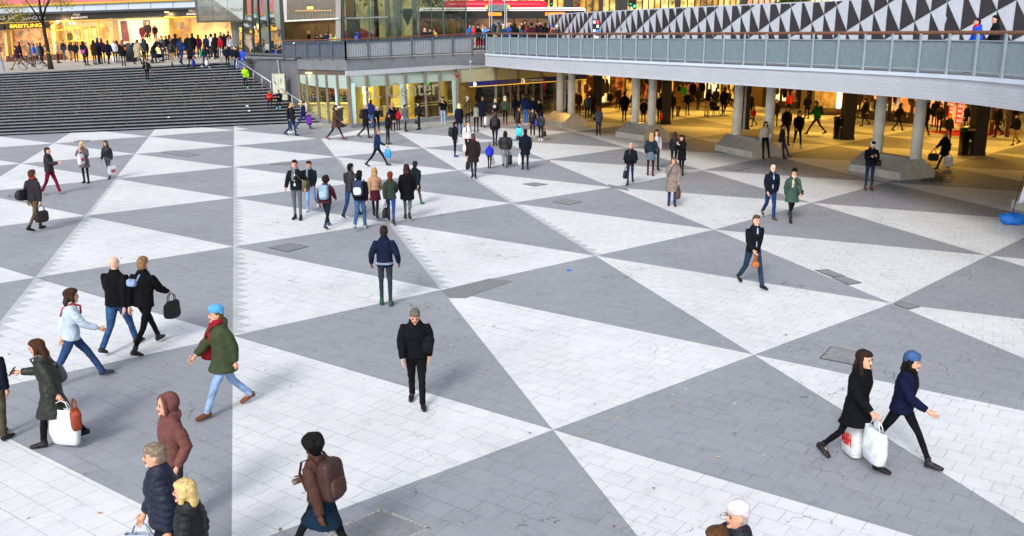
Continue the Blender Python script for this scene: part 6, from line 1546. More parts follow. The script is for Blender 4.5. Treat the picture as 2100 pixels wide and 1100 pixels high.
def bag_back(M, col, label, col2=None, s=1.0):
    t = thing('backpack', M.translation, label, 'backpack'); t.matrix_world = M
    b = bmesh.new(); superell(b, (0, -.20, 0), (.155*s, .10, .235*s), .5, 24, 16, amp=.06, ns=6); link('body', b, cloth(col, 'puffer'), t, True)
    b = bmesh.new(); superell(b, (0, -.285, -.07), (.115*s, .045, .11*s), .5, 18, 10, amp=.06, ns=6); link('pocket', b, cloth(col2 or col, 'puffer'), t, True)
    for x in (-.095, .095):
        b = bmesh.new(); tube(b, [(x, -.12, .17), (x*1.1, -.03, .255), (x*1.15, .10, .20), (x*1.2, .145, .06), (x*1.35, .06, -.12), (x*1.2, -.12, -.17)], [(.022,.008)]*6, 8, ref=(1,0,0)); link('strap', b, cloth(col2 or col, 'puffer'), t, True)
    return t
def bag_sling(M, side, col, label, w_=.32, h_=.24, z=-.30, kind='leather', y=-.02):
    t = thing('shoulder_bag', M.translation, label, 'bag'); t.matrix_world = M
    b = bmesh.new(); superell(b, (side*.26, y, z), (.085, w_/2, h_/2), .55, 20, 12, amp=.12, ns=7); link('body', b, cloth(col, kind), t, True)
    b = bmesh.new(); tube(b, [(side*.23, y+.08, z+.08), (side*.12, .155, 0), (-side*.06, .13, .17), (-side*.12, .0, .225), (-side*.02, -.125, .13), (side*.14, -.15, -.04), (side*.23, y-.08, z+.08)], [(.012,.018)]*7, 8); link('strap', b, cloth(col, kind), t, True)
    return t
NP = 0
def person(loc, rz, h, pose, top, legs, hair, label, shoe='#101012', skin=0, fem=False, fat=1.0, hat=None, scarf=None, shirt=None, bags=(), hyaw=0, lod=1, group=None, glasses=False, extra=()):
    """top = (kind, colour, fabric), legs = (kind, colour), hair = (style, colour)"""
    global NP; NP += 1; seed = NP
    vox = (.0125, .017, .024)[lod]; sk = seed if lod == 0 else 0
    hy = 0 if lod == 2 else round(hyaw/15)*15
    J = skeleton(pose, fem, fat); J['hyaw'] = R(hy)
    key = (pose, fem, fat, hy, lod, sk)
    t = thing('person', loc, label, 'person', group, rz=R(rz)); s = h/1.75; t.scale = (s, s, s)
    child('body', cached(('body',)+key, lambda: m_body(J, fem, vox)), [cloth(SKIN[skin], 'skin'), cloth('#20140f', 'skin'), cloth('#9a4a42', 'skin')], t)
    fab = top[2] if len(top) > 2 else 'cloth'
    child({'coat': 'coat', 'longcoat': 'coat', 'hoodie': 'hoodie', 'shirt': 'sweater', 'vest': 'vest', 'poncho': 'cape'}.get(top[0], 'jacket'), cached(('top', top[0])+key, lambda: m_top(J, top[0], fem, fat, vox, seed)), [cloth(top[1], fab)], t)
    if top[0] == 'vest': child('sweater', cached(('top', 'shirt')+key, lambda: m_top(J, 'shirt', fem, fat, vox, seed)), [cloth(top[3] if len(top) > 3 else '#15151a')], t)
    lc = cached(('legs', legs[0])+key, lambda: m_legs(J, legs[0], fat, vox, seed))
    child('trousers' if legs[0] not in ('skirt', 'tights') else 'tights', lc, [cloth(legs[1], 'denim' if legs[0] == 'jeans' else 'cloth')], t)
    if len(legs) > 2:   # skirt of another colour over tights
        def sk_():
            b = bmesh.new(); c, dx, dy = hemring(J, .62); tube(b, [J['pel']+Vector((0,0,.08)), J['pel']-Vector((0,0,.05)), c], [(.15,.112),(.172,.135),(dx+.115,dy+.12)], 20, ref=(1,0,0)); me = bake(b, vox, None); wrinkle(me, .006, 2)
            for p in me.polygons: p.use_smooth = True
            return me
        child('skirt', cached(('skirt',)+key, sk_), [cloth(legs[2])], t)
    boot = 1 if legs[0] in ('boots', 'tights', 'skirt') and shoe in ('#101012', '#0c0c0e', '#181010') else 0
    for sd_ in 'LR': child('shoe', cached(('shoe', sd_, boot)+key, lambda sd_=sd_: m_shoe(J, sd_, boot, vox)), [cloth(shoe, 'leather')], t)
    if hair[0] != 'bald': child('hair', cached(('hair', hair[0])+key, lambda: m_hair(J, hair[0], vox, seed)), [cloth(hair[1], 'hair')], t)
    if hat: child({'beanie': 'beanie', 'cap': 'cap', 'hood': 'hood', 'fur': 'hat'}[hat[0]], cached(('hat', hat[0])+key, lambda: m_hat(J, hat[0], vox)), [cloth(hat[1])], t)
    if scarf:
        def sc_():
            b = bmesh.new(); tube(b, [J['neck']+Vector((0,0,-.03)), J['neck']+Vector((0,.008,.015)), J['neck']+Vector((0,.006,.06))], [(.085,.085),(.102,.10),(.082,.085)], 16, ref=(1,0,0)); tube(b, [J['neck']+Vector((.03,.10,.0)), J['chest']+Vector((.04,.14,0)), J['waist']+Vector((.045,.14,.06))], [(.035,.018),(.04,.016),(.04,.014)], 8, ref=(1,0,0)); me = bake(b, max(.012, vox*.8), None); wrinkle(me, .006, 4)
            for p in me.polygons: p.use_smooth = True
            return me
        child('scarf', cached(('scarf',)+key, sc_), [cloth(scarf)], t)
    if shirt: child('shirt', cached(('panel',)+key, lambda: m_panel(J, fat)), [cloth(shirt)], t)
    if glasses and lod < 2:
        b = bmesh.new(); M_ = hM(J)
        for x in (-.032, .032): tube(b, [M_@Vector((x+.024*math.cos(a), .100, .003+.018*math.sin(a))) for a in [k*2*PI/12 for k in range(13)]], .003, 5)
        tube(b, [M_@Vector((-.056,.098,.006)), M_@Vector((-.085,.0,.006))], .003, 5); tube(b, [M_@Vector((.056,.098,.006)), M_@Vector((.085,.0,.006))], .003, 5)
        link('glasses', b, M_black, t)
    MW = Matrix.Translation(Vector(loc)) @ Matrix.Rotation(R(rz), 4, 'Z') @ Matrix.Scale(s, 4)
    if 'phone' in extra:
        sd_ = 'R'; p = MW @ (J['hand'+sd_] + Vector((-.02, .03, .02))); b = bmesh.new(); bx(b, (0, 0, 0), (.075, .012, .145)); bx(b, (0, -.008, 0), (.066, .004, .125))
        o = link('phone', b, M_black, loc=p); o.rotation_euler = (R(35), 0, R(rz)); tag(o, 'phone held by the ' + ' '.join(label.split()[:12]), 'phone')
    if 'hem' in extra:
        b = bmesh.new()
        for z in (.02, .045): tube(b, [J['pel']+Vector((0,0,z-.012)), J['pel']+Vector((0,0,z))], [(.186*fat,.148*fat)]*2, 20, ref=(1,0,0))
        link('striped_hem', b, cloth('#aab4cc'), t, True)
    for bg_ in bags:
        k = bg_[0]; lab = bg_[-1]
        if k in ('shop', 'hand'):
            sd_ = bg_[1]; p = MW @ (J['hand'+sd_] + J['fd'+sd_]*.03 + Vector((0, 0, .0)))
            if k == 'shop': bag_shop(p, R(rz+70), bg_[3], bg_[4], bg_[2], lab, *(bg_[5:-1]))
            else: bag_hand(p, R(rz+75), bg_[3], bg_[4], bg_[2], lab)
        elif k == 'hand2': bag_hand(MW @ (J['handL'] + J['fdL']*.03 + Vector((-.10, -.20, .06))), R(rz+20), bg_[3], bg_[4], bg_[2], lab)
        elif k == 'back': bag_back(MW @ Matrix.Translation(lerp(J['waist'], J['chest'], .8)) @ Matrix.Rotation(R(-POSES[pose].get('lean', 0)), 4, 'X'), bg_[1], lab, bg_[2])
        elif k == 'sling': bag_sling(MW @ Matrix.Translation(J['chest']) @ Matrix.Rotation(R(-POSES[pose].get('lean', 0)), 4, 'X'), bg_[1], bg_[2], lab, *(bg_[3:-1]))
    return t
person((-14.09, 26.95, 0.00), 340, 1.86, 'carry', ('jacket', '#2e2a30'), ('slim', '#5c4e36'), ('short', '#4a3020'), 'man in grey brown jacket and khaki trousers carrying a duffel and a briefcase', skin=0, shoe='#141010', bags=[('sling', -0.8, '#0e1420', 0.55, 0.3, -0.24, 'puffer', -0.12, 'black duffel bag slung at the back of the man in khaki trousers'), ('hand', 'R', '#241c1c', 0.42, 0.34, 'dark brown briefcase held by the man with duffel bag')], scarf='#b03020', lod=0)
person((-16.67, 33.22, 0.00), 275, 1.75, 'gest', ('puffer', '#0f1014', 'puffer'), ('jeans', '#6a1028'), ('short', '#2a1a14'), 'man in black puffer jacket and burgundy trousers gesturing with one hand', shoe='#8a7f74', lod=1)
person((-16.57, 35.79, 0.00), 185, 1.65, 'mouth', ('coat', '#6a5a62'), ('tights', '#0e0f14'), ('long', '#d8c08a'), 'blonde woman in mauve grey coat carrying a white bag in front', fem=True, scarf='#14222e', bags=[('shop', 'L', '#e4e8f2', 0.3, 0.42, 'H&M', '#d02020', 'white plastic bag with red print held before the mauve coat')], lod=1)
person((-16.13, 36.90, 0.00), 170, 1.56, 'walkC', ('short', '#101018', 'leather'), ('slim', '#48505e'), ('long', '#5a3a22'), 'brown haired woman in short black jacket and grey jeans with white bag at her side', fem=True, shoe='#3a3e48', bags=[('shop', 'L', '#e4e8f2', 0.36, 0.38, 'H&M', '#d02020', 'white bag with red print at the side of the woman in grey jeans')], lod=1)
person((-6.71, 28.55, 0.00), 175, 1.90, 'pock', ('jacket', '#10141a'), ('slim', '#5d6168'), ('short', '#15100c'), 'man in open black jacket over white printed shirt with olive bag and grey jeans', shirt='#d4d2dc', scarf='#6c727c', hyaw=20, bags=[('sling', -1, '#5c5a46', 0.36, 0.34, -0.3, 'cloth', -0.1, 'olive canvas bag at the hip of the man in white printed shirt')], lod=0)
person((-6.57, 29.94, 0.00), 170, 1.69, 'walkD', ('jacket', '#101624'), ('jeans', '#7fa0cc'), ('short', '#17110d'), 'man in navy quilted jacket and pale blue jeans beside the man with olive bag', shoe='#cfd6e0', scarf='#7a8088', lod=0)
person((-5.53, 27.23, 0.00), 350, 1.64, 'walkA', ('hoodie', '#4a2030'), ('slim', '#141c2c'), ('afro', '#1c1210'), 'person in maroon hooded top with pale blue backpack walking away', skin=3, shoe='#2a3c5c', bags=[('back', '#7d9cb0', '#93b2c4', 'pale blue backpack worn over the maroon top')], lod=0)
person((-5.09, 28.96, 0.00), 345, 1.79, 'walkB', ('jacket', '#0f1218', 'leather'), ('jeans', '#25406e'), ('short', '#14100e'), 'man in black leather jacket and blue jeans walking away beside the navy backpack', hyaw=-30, lod=0)
person((-4.49, 27.03, 0.00), 355, 1.80, 'walkD', ('jacket', '#0c0e18'), ('jeans', '#3c5c86'), ('short', '#0e0c0c'), 'man in black jacket with navy backpack and worn blue jeans', shoe='#a0a8b0', bags=[('back', '#16244a', '#d0d6e4', 'navy backpack with white stripe on the man in black jacket')], lod=0)
person((-4.31, 28.81, 0.00), 2, 1.66, 'walkA', ('short', '#a8876a'), ('tights', '#0e0f14', '#451426'), ('bob', '#b08a5c'), 'woman in tan jacket and maroon skirt over black tights seen from behind', fem=True, lod=0)
person((-3.70, 27.90, 0.00), 5, 1.70, 'stride', ('jacket', '#2e3a30'), ('slim', '#23407a'), ('pony', '#7a3018'), 'woman with red ponytail in olive jacket and blue jeans striding away', fem=True, shoe='#181a22', bags=[('hand', 'L', '#0c0c10', 0.36, 0.3, 'black handbag between the red ponytail woman and the maroon skirt')], lod=0)
person((-3.26, 28.51, 0.00), 0, 1.75, 'walkC', ('coat', '#0a0a0e'), ('slim', '#5c6068'), ('bob', '#3a1c20'), 'person in wide black coat and grey jeans with dark red knitted cap', fem=True, fat=1.15, hat=('beanie', '#3a1820'), lod=0)
person((-3.25, 30.84, 0.00), 340, 1.57, 'walkB', ('parka', '#101e20'), ('slim', '#5a5440'), ('short', '#201814'), 'person in dark green hooded parka partly behind the wide black coat', shoe='#1f7a50', hat=('beanie', '#23262e'), lod=1)
person((-2.71, 19.15, 0.00), 3, 1.77, 'pock', ('jacket', '#101a34'), ('slim', '#2c343e'), ('crop', '#2a1c14'), 'man in navy bomber jacket with striped hem and green shoes walking away alone', skin=2, shoe='#1c4c34', extra=('hem',), lod=0)
person((-1.50, 13.68, 0.00), 185, 1.69, 'down', ('jacket', '#0c0e16'), ('jeans', '#0c0d12'), ('short', '#6c6460'), 'grey haired man in black jacket looking down, walking towards the viewer alone in mid plaza', fat=1.12, bags=[('sling', -0.75, '#15161c', 0.2, 0.28, -0.16, 'cloth', 0.08, 'black sling bag across the chest of the grey haired man')], lod=0)
person((-7.27, 16.35, 0.00), 350, 1.85, 'walkB', ('jacket', '#07080c'), ('jeans', '#31527c'), ('bald', '#000'), 'bald man in plain black jacket and blue jeans walking away', fat=1.2, skin=4, lod=0)
person((-6.75, 16.29, 0.00), 345, 1.89, 'stride', ('jacket', '#08080c'), ('slim', '#08080c'), ('crop', '#8a6a4c'), 'person all in black with blue white patch on the back carrying a black bag', shoe='#101012', bags=[('hand', 'R', '#101012', 0.34, 0.34, 'soft black bag in the right hand of the person in black'), ('sling', -0.4, '#8aa4cc', 0.12, 0.13, 0.02, 'plastic', -0.17, 'blue and white pouch on the back of the person in black')], lod=0)
person((-7.33, 14.64, 0.00), 300, 1.75, 'stride', ('jacket', '#b8c8d8'), ('jeans', '#2c4670'), ('bob', '#3c2820'), 'person in pale blue white jacket and blue jeans striding right with a red bag', fem=True, shoe='#2a3448', bags=[('sling', -1, '#a82838', 0.26, 0.26, -0.22, 'red bag at the left side of the pale blue jacket')], lod=0)
person((-4.44, 13.43, 0.00), 130, 1.81, 'walkA', ('parka', '#3c4630'), ('jeans', '#86a4cc'), ('short', '#6a5030'), 'person in olive parka, light blue knitted hat and pale jeans', shoe='#6a3c20', hat=('beanie', '#5aa8d8'), scarf='#8a1c28', bags=[('sling', 1, '#8a1c28', 0.34, 0.36, -0.26, 'cloth', 0.04, 'dark red shoulder bag on the olive parka')], lod=0)
person((-6.52, 12.26, 0.00), 100, 1.64, 'swing', ('longcoat', '#1e221c', 'leather'), ('boots', '#0e0f14'), ('long', '#4a2e1e'), 'woman in dark olive leather coat and black boots holding out a phone', fem=True, extra=('phone',), bags=[('sling', 1, '#5a5860', 0.34, 0.3, -0.22, 'grey leather bag on the shoulder of the dark olive coat'), ('shop', 'L', '#dfe6f4', 0.44, 0.52, 'large white plastic bag swinging behind the dark olive coat'), ('hand2', 'L', '#8a3418', 0.26, 0.3, 'red and yellow carrier bag behind the dark olive coat')], lod=0)
person((-7.43, 12.46, 0.00), 350, 1.56, 'stand2', ('jacket', '#0e1626'), ('jeans', '#4c4538'), ('short', '#2a1c14'), 'man in navy jacket and brown trousers cut by the left edge', lod=0)
person((-3.97, 9.96, 0.00), 130, 1.72, 'pock', ('hoodie', '#6c4440'), ('jeans', '#3a3038'), ('bald', '#000'), 'person in brick red hooded top with the hood up', hat=('hood', '#6e4642'), lod=0)
person((-3.55, 8.56, 0.00), 110, 1.78, 'walkC', ('puffer', '#0c1630', 'puffer'), ('jeans', '#141824'), ('short', '#8a7a6a'), 'grey haired man in navy quilted jacket at the lower left before the brick red hood', fat=1.1, bags=[('shop', 'R', '#bccbe0', 0.36, 0.46, 'pale blue plastic bag beside the navy quilted jacket')], lod=0)
person((-3.08, 8.01, 0.00), 95, 1.66, 'walkD', ('puffer', '#0b0d14', 'puffer'), ('jeans', '#12141c'), ('bob', '#d8bc80'), 'blonde woman in black quilted jacket nearest the lower left edge', fem=True, lod=0)
person((-2.06, 9.04, 0.00), 60, 1.70, 'stride', ('short', '#4c342c'), ('tights', '#0c1016', '#0c2438'), ('afro', '#0e0a0a'), 'black haired person with brown backpack and blue skirt at the bottom edge', skin=3, fem=True, bags=[('back', '#3c2420', '#4a2c24', 'large brown leather backpack at the bottom edge of the photo')], lod=0)
person((2.07, 7.54, 0.00), 110, 1.72, 'walkA', ('puffer', '#101422', 'puffer'), ('jeans', '#141824'), ('short', '#b8b0ac'), 'person in pale cap and navy puffer at the bottom edge right of centre', hat=('beanie', '#dcd2d8'), lod=0)
person((1.81, 7.24, 0.00), 120, 1.66, 'walkB', ('jacket', '#141018'), ('jeans', '#141824'), ('bob', '#5a3a24'), 'brown haired person in glasses at the bottom edge left of the pale cap', fem=True, glasses=True, lod=0)
person((4.62, 11.58, 0.00), 215, 1.74, 'walkA', ('coat', '#08090d'), ('tights', '#0b0c12'), ('longf', '#2c1c18'), 'long haired woman in black coat carrying white bags in each hand', fem=True, shoe='#141416', bags=[('shop', 'R', '#dfe6f4', 0.4, 0.46, 'white plastic bag in the right hand of the long haired woman in black coat'), ('shop', 'L', '#e4e8f2', 0.38, 0.5, 'H&M', '#d02020', 'white bag with red print between the two walking women in dark coats')], lod=0)
person((5.25, 11.63, 0.00), 225, 1.71, 'stride', ('jacket', '#0c1030'), ('tights', '#0b0c12'), ('bob', '#14100e'), 'woman in navy jacket and blue knitted hat striding right', fem=True, shoe='#1c1c20', hat=('beanie', '#3c5a8a'), scarf='#0a0a0c', fat=1.08, lod=0)
person((5.54, 20.70, 0.00), 195, 1.76, 'walkA', ('jacket', '#0c1018'), ('jeans', '#24384e'), ('short', '#5c4438'), 'man in black jacket over lilac shirt and blue jeans walking alone at right', shirt='#a8a8dc', bags=[('hand', 'R', '#b0642c', 0.16, 0.14, 'small orange brown pouch in the hand of the man in lilac shirt')], lod=0)
person((8.07, 28.52, 0.00), 185, 1.76, 'walkC', ('jacket', '#0c1424'), ('jeans', '#1c3460'), ('bald', '#000'), 'bald man in navy blazer and pale blue sweater', shirt='#9cb4c4', shoe='#5a3c28', skin=4, lod=0)
person((8.64, 28.22, 0.00), 180, 1.72, 'walkB', ('coat', '#3a5048'), ('tights', '#0e0f14'), ('bob', '#6a4434'), 'woman in grey green parka, black knitted cap and cream scarf', fem=True, hat=('beanie', '#0a0a0c'), scarf='#c4b8a0', hyaw=-20, bags=[('sling', -1, '#121214', 0.2, 0.18, -0.3, 'small black shoulder bag on the grey green parka')], lod=0)
person((5.38, 30.74, 0.00), 175, 1.68, 'ear', ('longpuffer', '#7e726a', 'puffer'), ('jeans', '#22365c'), ('bob', '#5c4a3c'), 'woman in long taupe quilted coat with hand at her ear', fem=True, fat=1.1, shirt='#7fa4d0', shoe='#4a2c24', bags=[('hand', 'L', '#4c382a', 0.36, 0.32, 'brown leather handbag in the hand of the woman in taupe coat')], lod=1)
person((4.52, 35.18, 0.00), 170, 1.64, 'walkD', ('poncho', '#10121c'), ('slim', '#1a2a44'), ('crop', '#c4b08c'), 'fair haired person in black cape with black handbag', scarf='#3c3844', bags=[('hand', 'R', '#101014', 0.34, 0.3, 'black handbag hanging beside the black cape')], lod=1)
person((5.62, 37.40, 0.00), 350, 1.77, 'stand2', ('short', '#1a2834'), ('tights', '#3c1222', '#5c6a78'), ('long', '#b89058'), 'blonde long haired woman in dark denim jacket and wine red leggings', fem=True, fat=1.12, shoe='#4a2018', bags=[('sling', 1, '#0c1420', 0.36, 0.3, -0.26, 'large black bag on the shoulder of the woman in wine red leggings')], lod=1)
person((6.08, 39.02, 0.00), 180, 1.72, 'stand', ('shirt', '#b8b0b8'), ('slim', '#181c28'), ('longf', '#14100f'), 'dark haired woman in pale knitted sweater facing the woman in wine red leggings', fem=True, lod=1)
person((6.94, 39.60, 0.00), 345, 1.56, 'stand', ('jacket', '#16202c'), ('slim', '#0e1016'), ('long', '#3c2a20'), 'brown haired woman in dark jacket with her back turned beside the black coat', fem=True, lod=1)
person((6.90, 37.54, 0.00), 130, 1.66, 'mouth', ('coat', '#0a0a10'), ('tights', '#0e0f14'), ('longf', '#14100f'), 'black haired woman in black coat raising a hand to her hair', fem=True, lod=1)
person((13.15, 33.83, 0.00), 175, 1.85, 'phone', ('jacket', '#0c1018'), ('slim', '#1c2c4a'), ('short', '#1c1410'), 'man in white cap and navy jacket looking at a phone before the steel plinth', hat=('cap', '#e6e6ec'), shoe='#5a2a28', extra=('phone',), bags=[('sling', -1, '#0c0e14', 0.24, 0.22, -0.32, 'small black bag at the hip of the man in white cap')], lod=1)
person((11.61, 42.60, 0.00), 190, 1.72, 'leanb', ('short', '#c4b8ac'), ('slim', '#0e0f14'), ('longf', '#0c0a0c'), 'long black haired woman in cream jacket leaning on a steel plinth', fem=True, bags=[('sling', -1, '#c8c8c4', 0.34, 0.34, -0.2, 'cloth', -0.1, 'pale bag hanging behind the cream jacket')], lod=1)
person((12.42, 42.61, 0.00), 240, 1.58, 'leanb', ('jacket', '#0c0e14', 'puffer'), ('jeans', '#1c3460'), ('short', '#0c0a0a'), 'person in black jacket and jeans leaning beside the woman in cream jacket', lod=1)
person((4.86, 52.25, 0.00), 355, 1.62, 'walkC', ('hoodie', '#555c6a'), ('boots', '#0c0c10', '#2c3c58'), ('curly', '#8a3414'), 'woman with bushy red curls in grey hooded jacket and black boots', fem=True, bags=[('sling', -1, '#101014', 0.26, 0.22, -0.26, 'black bag on the left hip of the woman with red curls')], lod=1)
person((-2.65, 43.27, 0.00), 290, 1.65, 'stand', ('jacket', '#0e1420'), ('slim', '#0e0f14'), ('short', '#14100e'), 'man in dark jacket with bulging black backpack and colourful sneakers', skin=1, shoe='#2c4488', bags=[('back', '#0c0d12', '#15161c', 'bulging black backpack on the man in colourful sneakers')], lod=1)
person((-2.05, 43.45, 0.00), 200, 1.68, 'stand2', ('hoodie', '#cfcfd4'), ('slim', '#0e1016'), ('short', '#3c2818'), 'smiling man in white hooded top and black vest with black backpack', hyaw=30, bags=[('back', '#0c0d12', '#15161c', 'black backpack on the man in white hooded top'), ('shop', 'R', '#e4e8f2', 0.26, 0.34, 'white bag held by the man in white hooded top')], lod=1)
person((-1.52, 36.68, 0.00), 10, 1.84, 'walkD', ('coat', '#241c1a'), ('slim', '#242c3c'), ('short', '#5a4030'), 'man in dark brown overcoat walking away with a black bag in the left hand', scarf='#7a1c24', bags=[('hand', 'L', '#0e0e12', 0.42, 0.32, 'black bag in the left hand of the brown overcoat')], lod=1)
person((-0.95, 39.51, 0.00), 355, 1.13, 'walkC', ('hoodie', '#2c34b8'), ('slim', '#101828'), ('crop', '#8a6a48'), 'small child in bright blue hooded top walking away', bags=[('shop', 'R', '#c8b8ac', 0.16, 0.24, 'paper bag held by the child in bright blue')], lod=1)
person((-0.28, 39.96, 0.00), 0, 1.58, 'walkD', ('puffer', '#0e1216', 'leather'), ('wide', '#7c828c'), ('bob', '#1c1210'), 'broad person in black leather jacket and grey trousers walking away', fat=1.4, shoe='#141416', bags=[('hand', 'R', '#0e0f12', 0.34, 0.4, 'large black bag in the right hand of the broad person in leather jacket')], lod=1)
person((0.57, 39.10, 0.00), 5, 1.75, 'stand2', ('coat', '#0c1424'), ('slim', '#0e0f14'), ('short', '#0e0c0c'), 'man in long navy coat and black sneakers with a white carrier bag at left', shoe='#1c1c20', bags=[('shop', 'L', '#e4e8f2', 0.34, 0.46, 'white carrier bag beside the long navy coat')], lod=1)
person((-0.85, 47.23, 0.00), 355, 1.77, 'walkC', ('jacket', '#1c1a18'), ('slim', '#141e38'), ('crop', '#4c4038'), 'man in dark brown jacket and black backpack walking away in mid crowd', bags=[('back', '#0f1319', '#181c24', 'slim black backpack on the dark brown jacket')], lod=1)
person((0.33, 50.27, 0.00), 280, 1.80, 'stand2', ('jacket', '#10141a', 'leather'), ('jeans', '#2c4c7c'), ('short', '#100c0c'), 'bearded man in black jacket and jeans holding a cyan bag', bags=[('shop', 'R', '#18c8d0', 0.32, 0.42, 'bright cyan paper bag held by the bearded man')], lod=1)
person((1.14, 50.98, 0.00), 180, 1.64, 'stand', ('short', '#0e0f14', 'leather'), ('slim', '#0e0f14'), ('longf', '#2c1c16'), 'woman in black jacket with long dark hair facing the viewer in the group', fem=True, shoe='#c0c4cc', lod=1)
person((1.55, 49.61, 0.00), 330, 1.62, 'stand', ('jacket', '#141c28', 'leather'), ('slim', '#0e0f14'), ('bob', '#0c0a0c'), 'hooded woman in dark leather jacket with purple and brown bags and white shoes', fem=True, shoe='#d4d8dc', hat=('hood', '#0c0d12'), bags=[('sling', -1, '#3a2ca0', 0.28, 0.3, -0.26, 'purple bag on the left side of the dark leather jacket'), ('hand', 'R', '#3a2424', 0.28, 0.3, 'dark brown handbag of the woman in white shoes')], lod=1)
person((-2.96, 52.63, 0.00), 5, 1.80, 'walkC', ('coat', '#0e1220'), ('slim', '#23407a'), ('bob', '#d8c8a0'), 'blonde woman in navy coat and blue leggings with her back turned', fem=True, lod=1)
person((-2.79, 59.11, 0.00), 190, 1.73, 'ear', ('coat', '#54421e'), ('slim', '#1c2440'), ('bald', '#000'), 'woman in brown coat, teal scarf and grey headscarf talking on a phone', fem=True, hat=('hood', '#8c9098'), scarf='#1f6878', lod=1)
person((-2.08, 54.73, 0.00), 0, 1.64, 'stand', ('vest', '#82887c', 'puffer', '#182028'), ('slim', '#0e0f14'), ('pony', '#2c1414'), 'woman in pale grey green vest with dark ponytail, back turned', fem=True, lod=1)
person((-1.76, 56.71, 0.00), 355, 1.87, 'stand2', ('coat', '#0c1020'), ('slim', '#0e0f14'), ('crop', '#7c5c44'), 'tall person in navy coat beside the grey green vest', bags=[('shop', 'R', '#dfe6f4', 0.4, 0.52, 'big white carrier bag with blue mark beside the navy coat')], lod=1)
person((-1.05, 59.78, 0.00), 350, 1.56, 'walkC', ('jacket', '#202426'), ('slim', '#0e0f14'), ('bob', '#c8b890'), 'blonde person with black and white backpack at the station doors', bags=[('back', '#10141c', '#b8bcc8', 'black and white backpack at the station doors')], lod=1)
person((-0.41, 58.53, 0.00), 350, 1.81, 'stand2', ('puffer', '#23382c', 'puffer'), ('slim', '#0e0f14'), ('long', '#d8d0a8'), 'pale blonde woman in green quilted jacket and red shoes', fem=True, shoe='#a82030', lod=1)
person((0.27, 60.13, 0.00), 355, 1.70, 'stand', ('jacket', '#0a1020'), ('slim', '#0e0f14'), ('short', '#14100e'), 'man in black cap and navy jacket with his back turned near the name board', hat=('cap', '#0c0c10'), shoe='#b8bcc4', lod=1)
person((0.87, 58.24, 0.00), 330, 1.95, 'stand', ('jacket', '#10204a'), ('jeans', '#3c6aa8'), ('short', '#3c2c20'), 'tall man in navy jacket, bright jeans and white shoes', shoe='#d0d4dc', lod=1)
person((1.32, 57.94, 0.00), 170, 1.82, 'stand', ('jacket', '#10142c'), ('slim', '#0e0f14'), ('longf', '#3c2418'), 'long haired woman in dark navy jacket beside the first steel plinth', fem=True, lod=1)
person((1.72, 57.35, 0.00), 60, 1.69, 'stand2', ('jacket', '#0c0d12'), ('slim', '#0e0f14'), ('short', '#0c0a0a'), 'person in black jacket with white collar beside the first steel plinth', scarf='#c8c8cc', lod=1)
person((-4.31, 58.77, 0.00), 180, 1.76, 'mouth', ('jacket', '#0c0d10'), ('jeans', '#8fa8cc'), ('short', '#181210'), 'man in blue cap, black sweatshirt and pale jeans leaning at the shop wall', hat=('cap', '#1c2450'), shoe='#c0c8d4', lod=1)
person((-5.50, 55.51, 0.00), 110, 1.66, 'stand2', ('jacket', '#101a2c'), ('slim', '#0e1830'), ('short', '#1c1412'), 'man in navy tracksuit looking left with black bag in hand', bags=[('hand', 'L', '#14141c', 0.26, 0.22, 'small dark bag hanging from the hand of the navy tracksuit')], lod=1)
person((-6.22, 54.67, 0.00), 285, 1.58, 'stand', ('coat', '#5a606a'), ('boots', '#0e0f14'), ('bun', '#14100e'), 'woman in grey wool coat with taupe backpack facing right', fem=True, bags=[('back', '#6a5c50', '#7a6c5e', 'taupe backpack on the grey wool coat')], lod=1)
person((-6.72, 55.21, 0.00), 350, 1.35, 'stand', ('jacket', '#a81420'), ('slim', '#1c1c38'), ('bob', '#3c2818'), 'child in red jacket with turquoise hood lining beside the black coat', scarf='#28b0c8', lod=1)
person((-7.03, 55.20, 0.00), 180, 1.63, 'mouth', ('coat', '#0c0c10'), ('tights', '#0e0f14'), ('bob', '#c88c50'), 'woman in black coat with ginger fur hood eating before the glass wall', fem=True, hat=('hood', '#b88858'), lod=1)
person((-6.42, 48.19, 0.00), 260, 1.68, 'phone', ('jacket', '#101620'), ('slim', '#2c3038'), ('bob', '#3c2418'), 'woman in navy knitted hat, dark coat and grey jeans looking at a phone', fem=True, hat=('beanie', '#101a58'), shoe='#3c2420', extra=('phone',), bags=[('sling', -1, '#6a4430', 0.34, 0.3, -0.3, 'tan leather shoulder bag of the woman in navy knitted hat')], lod=1)
person((-5.85, 40.19, 0.00), 270, 1.73, 'stride', ('jacket', '#10284c'), ('slim', '#0c0e14'), ('crop', '#8a6a58'), 'man in blue jacket over grey shirt striding right with a bright blue bag', shirt='#7c8488', bags=[('shop', 'R', '#1490d8', 0.26, 0.36, 'bright blue plastic bag of the striding man in blue jacket')], lod=1)
person((-8.00, 51.09, 0.00), 275, 1.88, 'walkC', ('coat', '#10131a'), ('slim', '#0e0f14'), ('crop', '#a09c98'), 'grey haired person in black coat with black backpack walking right', shoe='#4a2c1c', bags=[('back', '#0c0d12', '#15161c', 'black backpack on the grey haired person near the shop glass')], lod=1)
person((-8.51, 56.60, 0.00), 350, 1.72, 'stand', ('jacket', '#182058'), ('jeans', '#2c4c80'), ('short', '#14100e'), 'man in royal blue jacket standing before the shop glass', lod=1)
person((-7.72, 53.32, 0.00), 200, 1.77, 'bend', ('jacket', '#14181e'), ('slim', '#0e0f14'), ('bob', '#b8b0a0'), 'stooping grey haired person with black bag before the shop glass', lod=1)
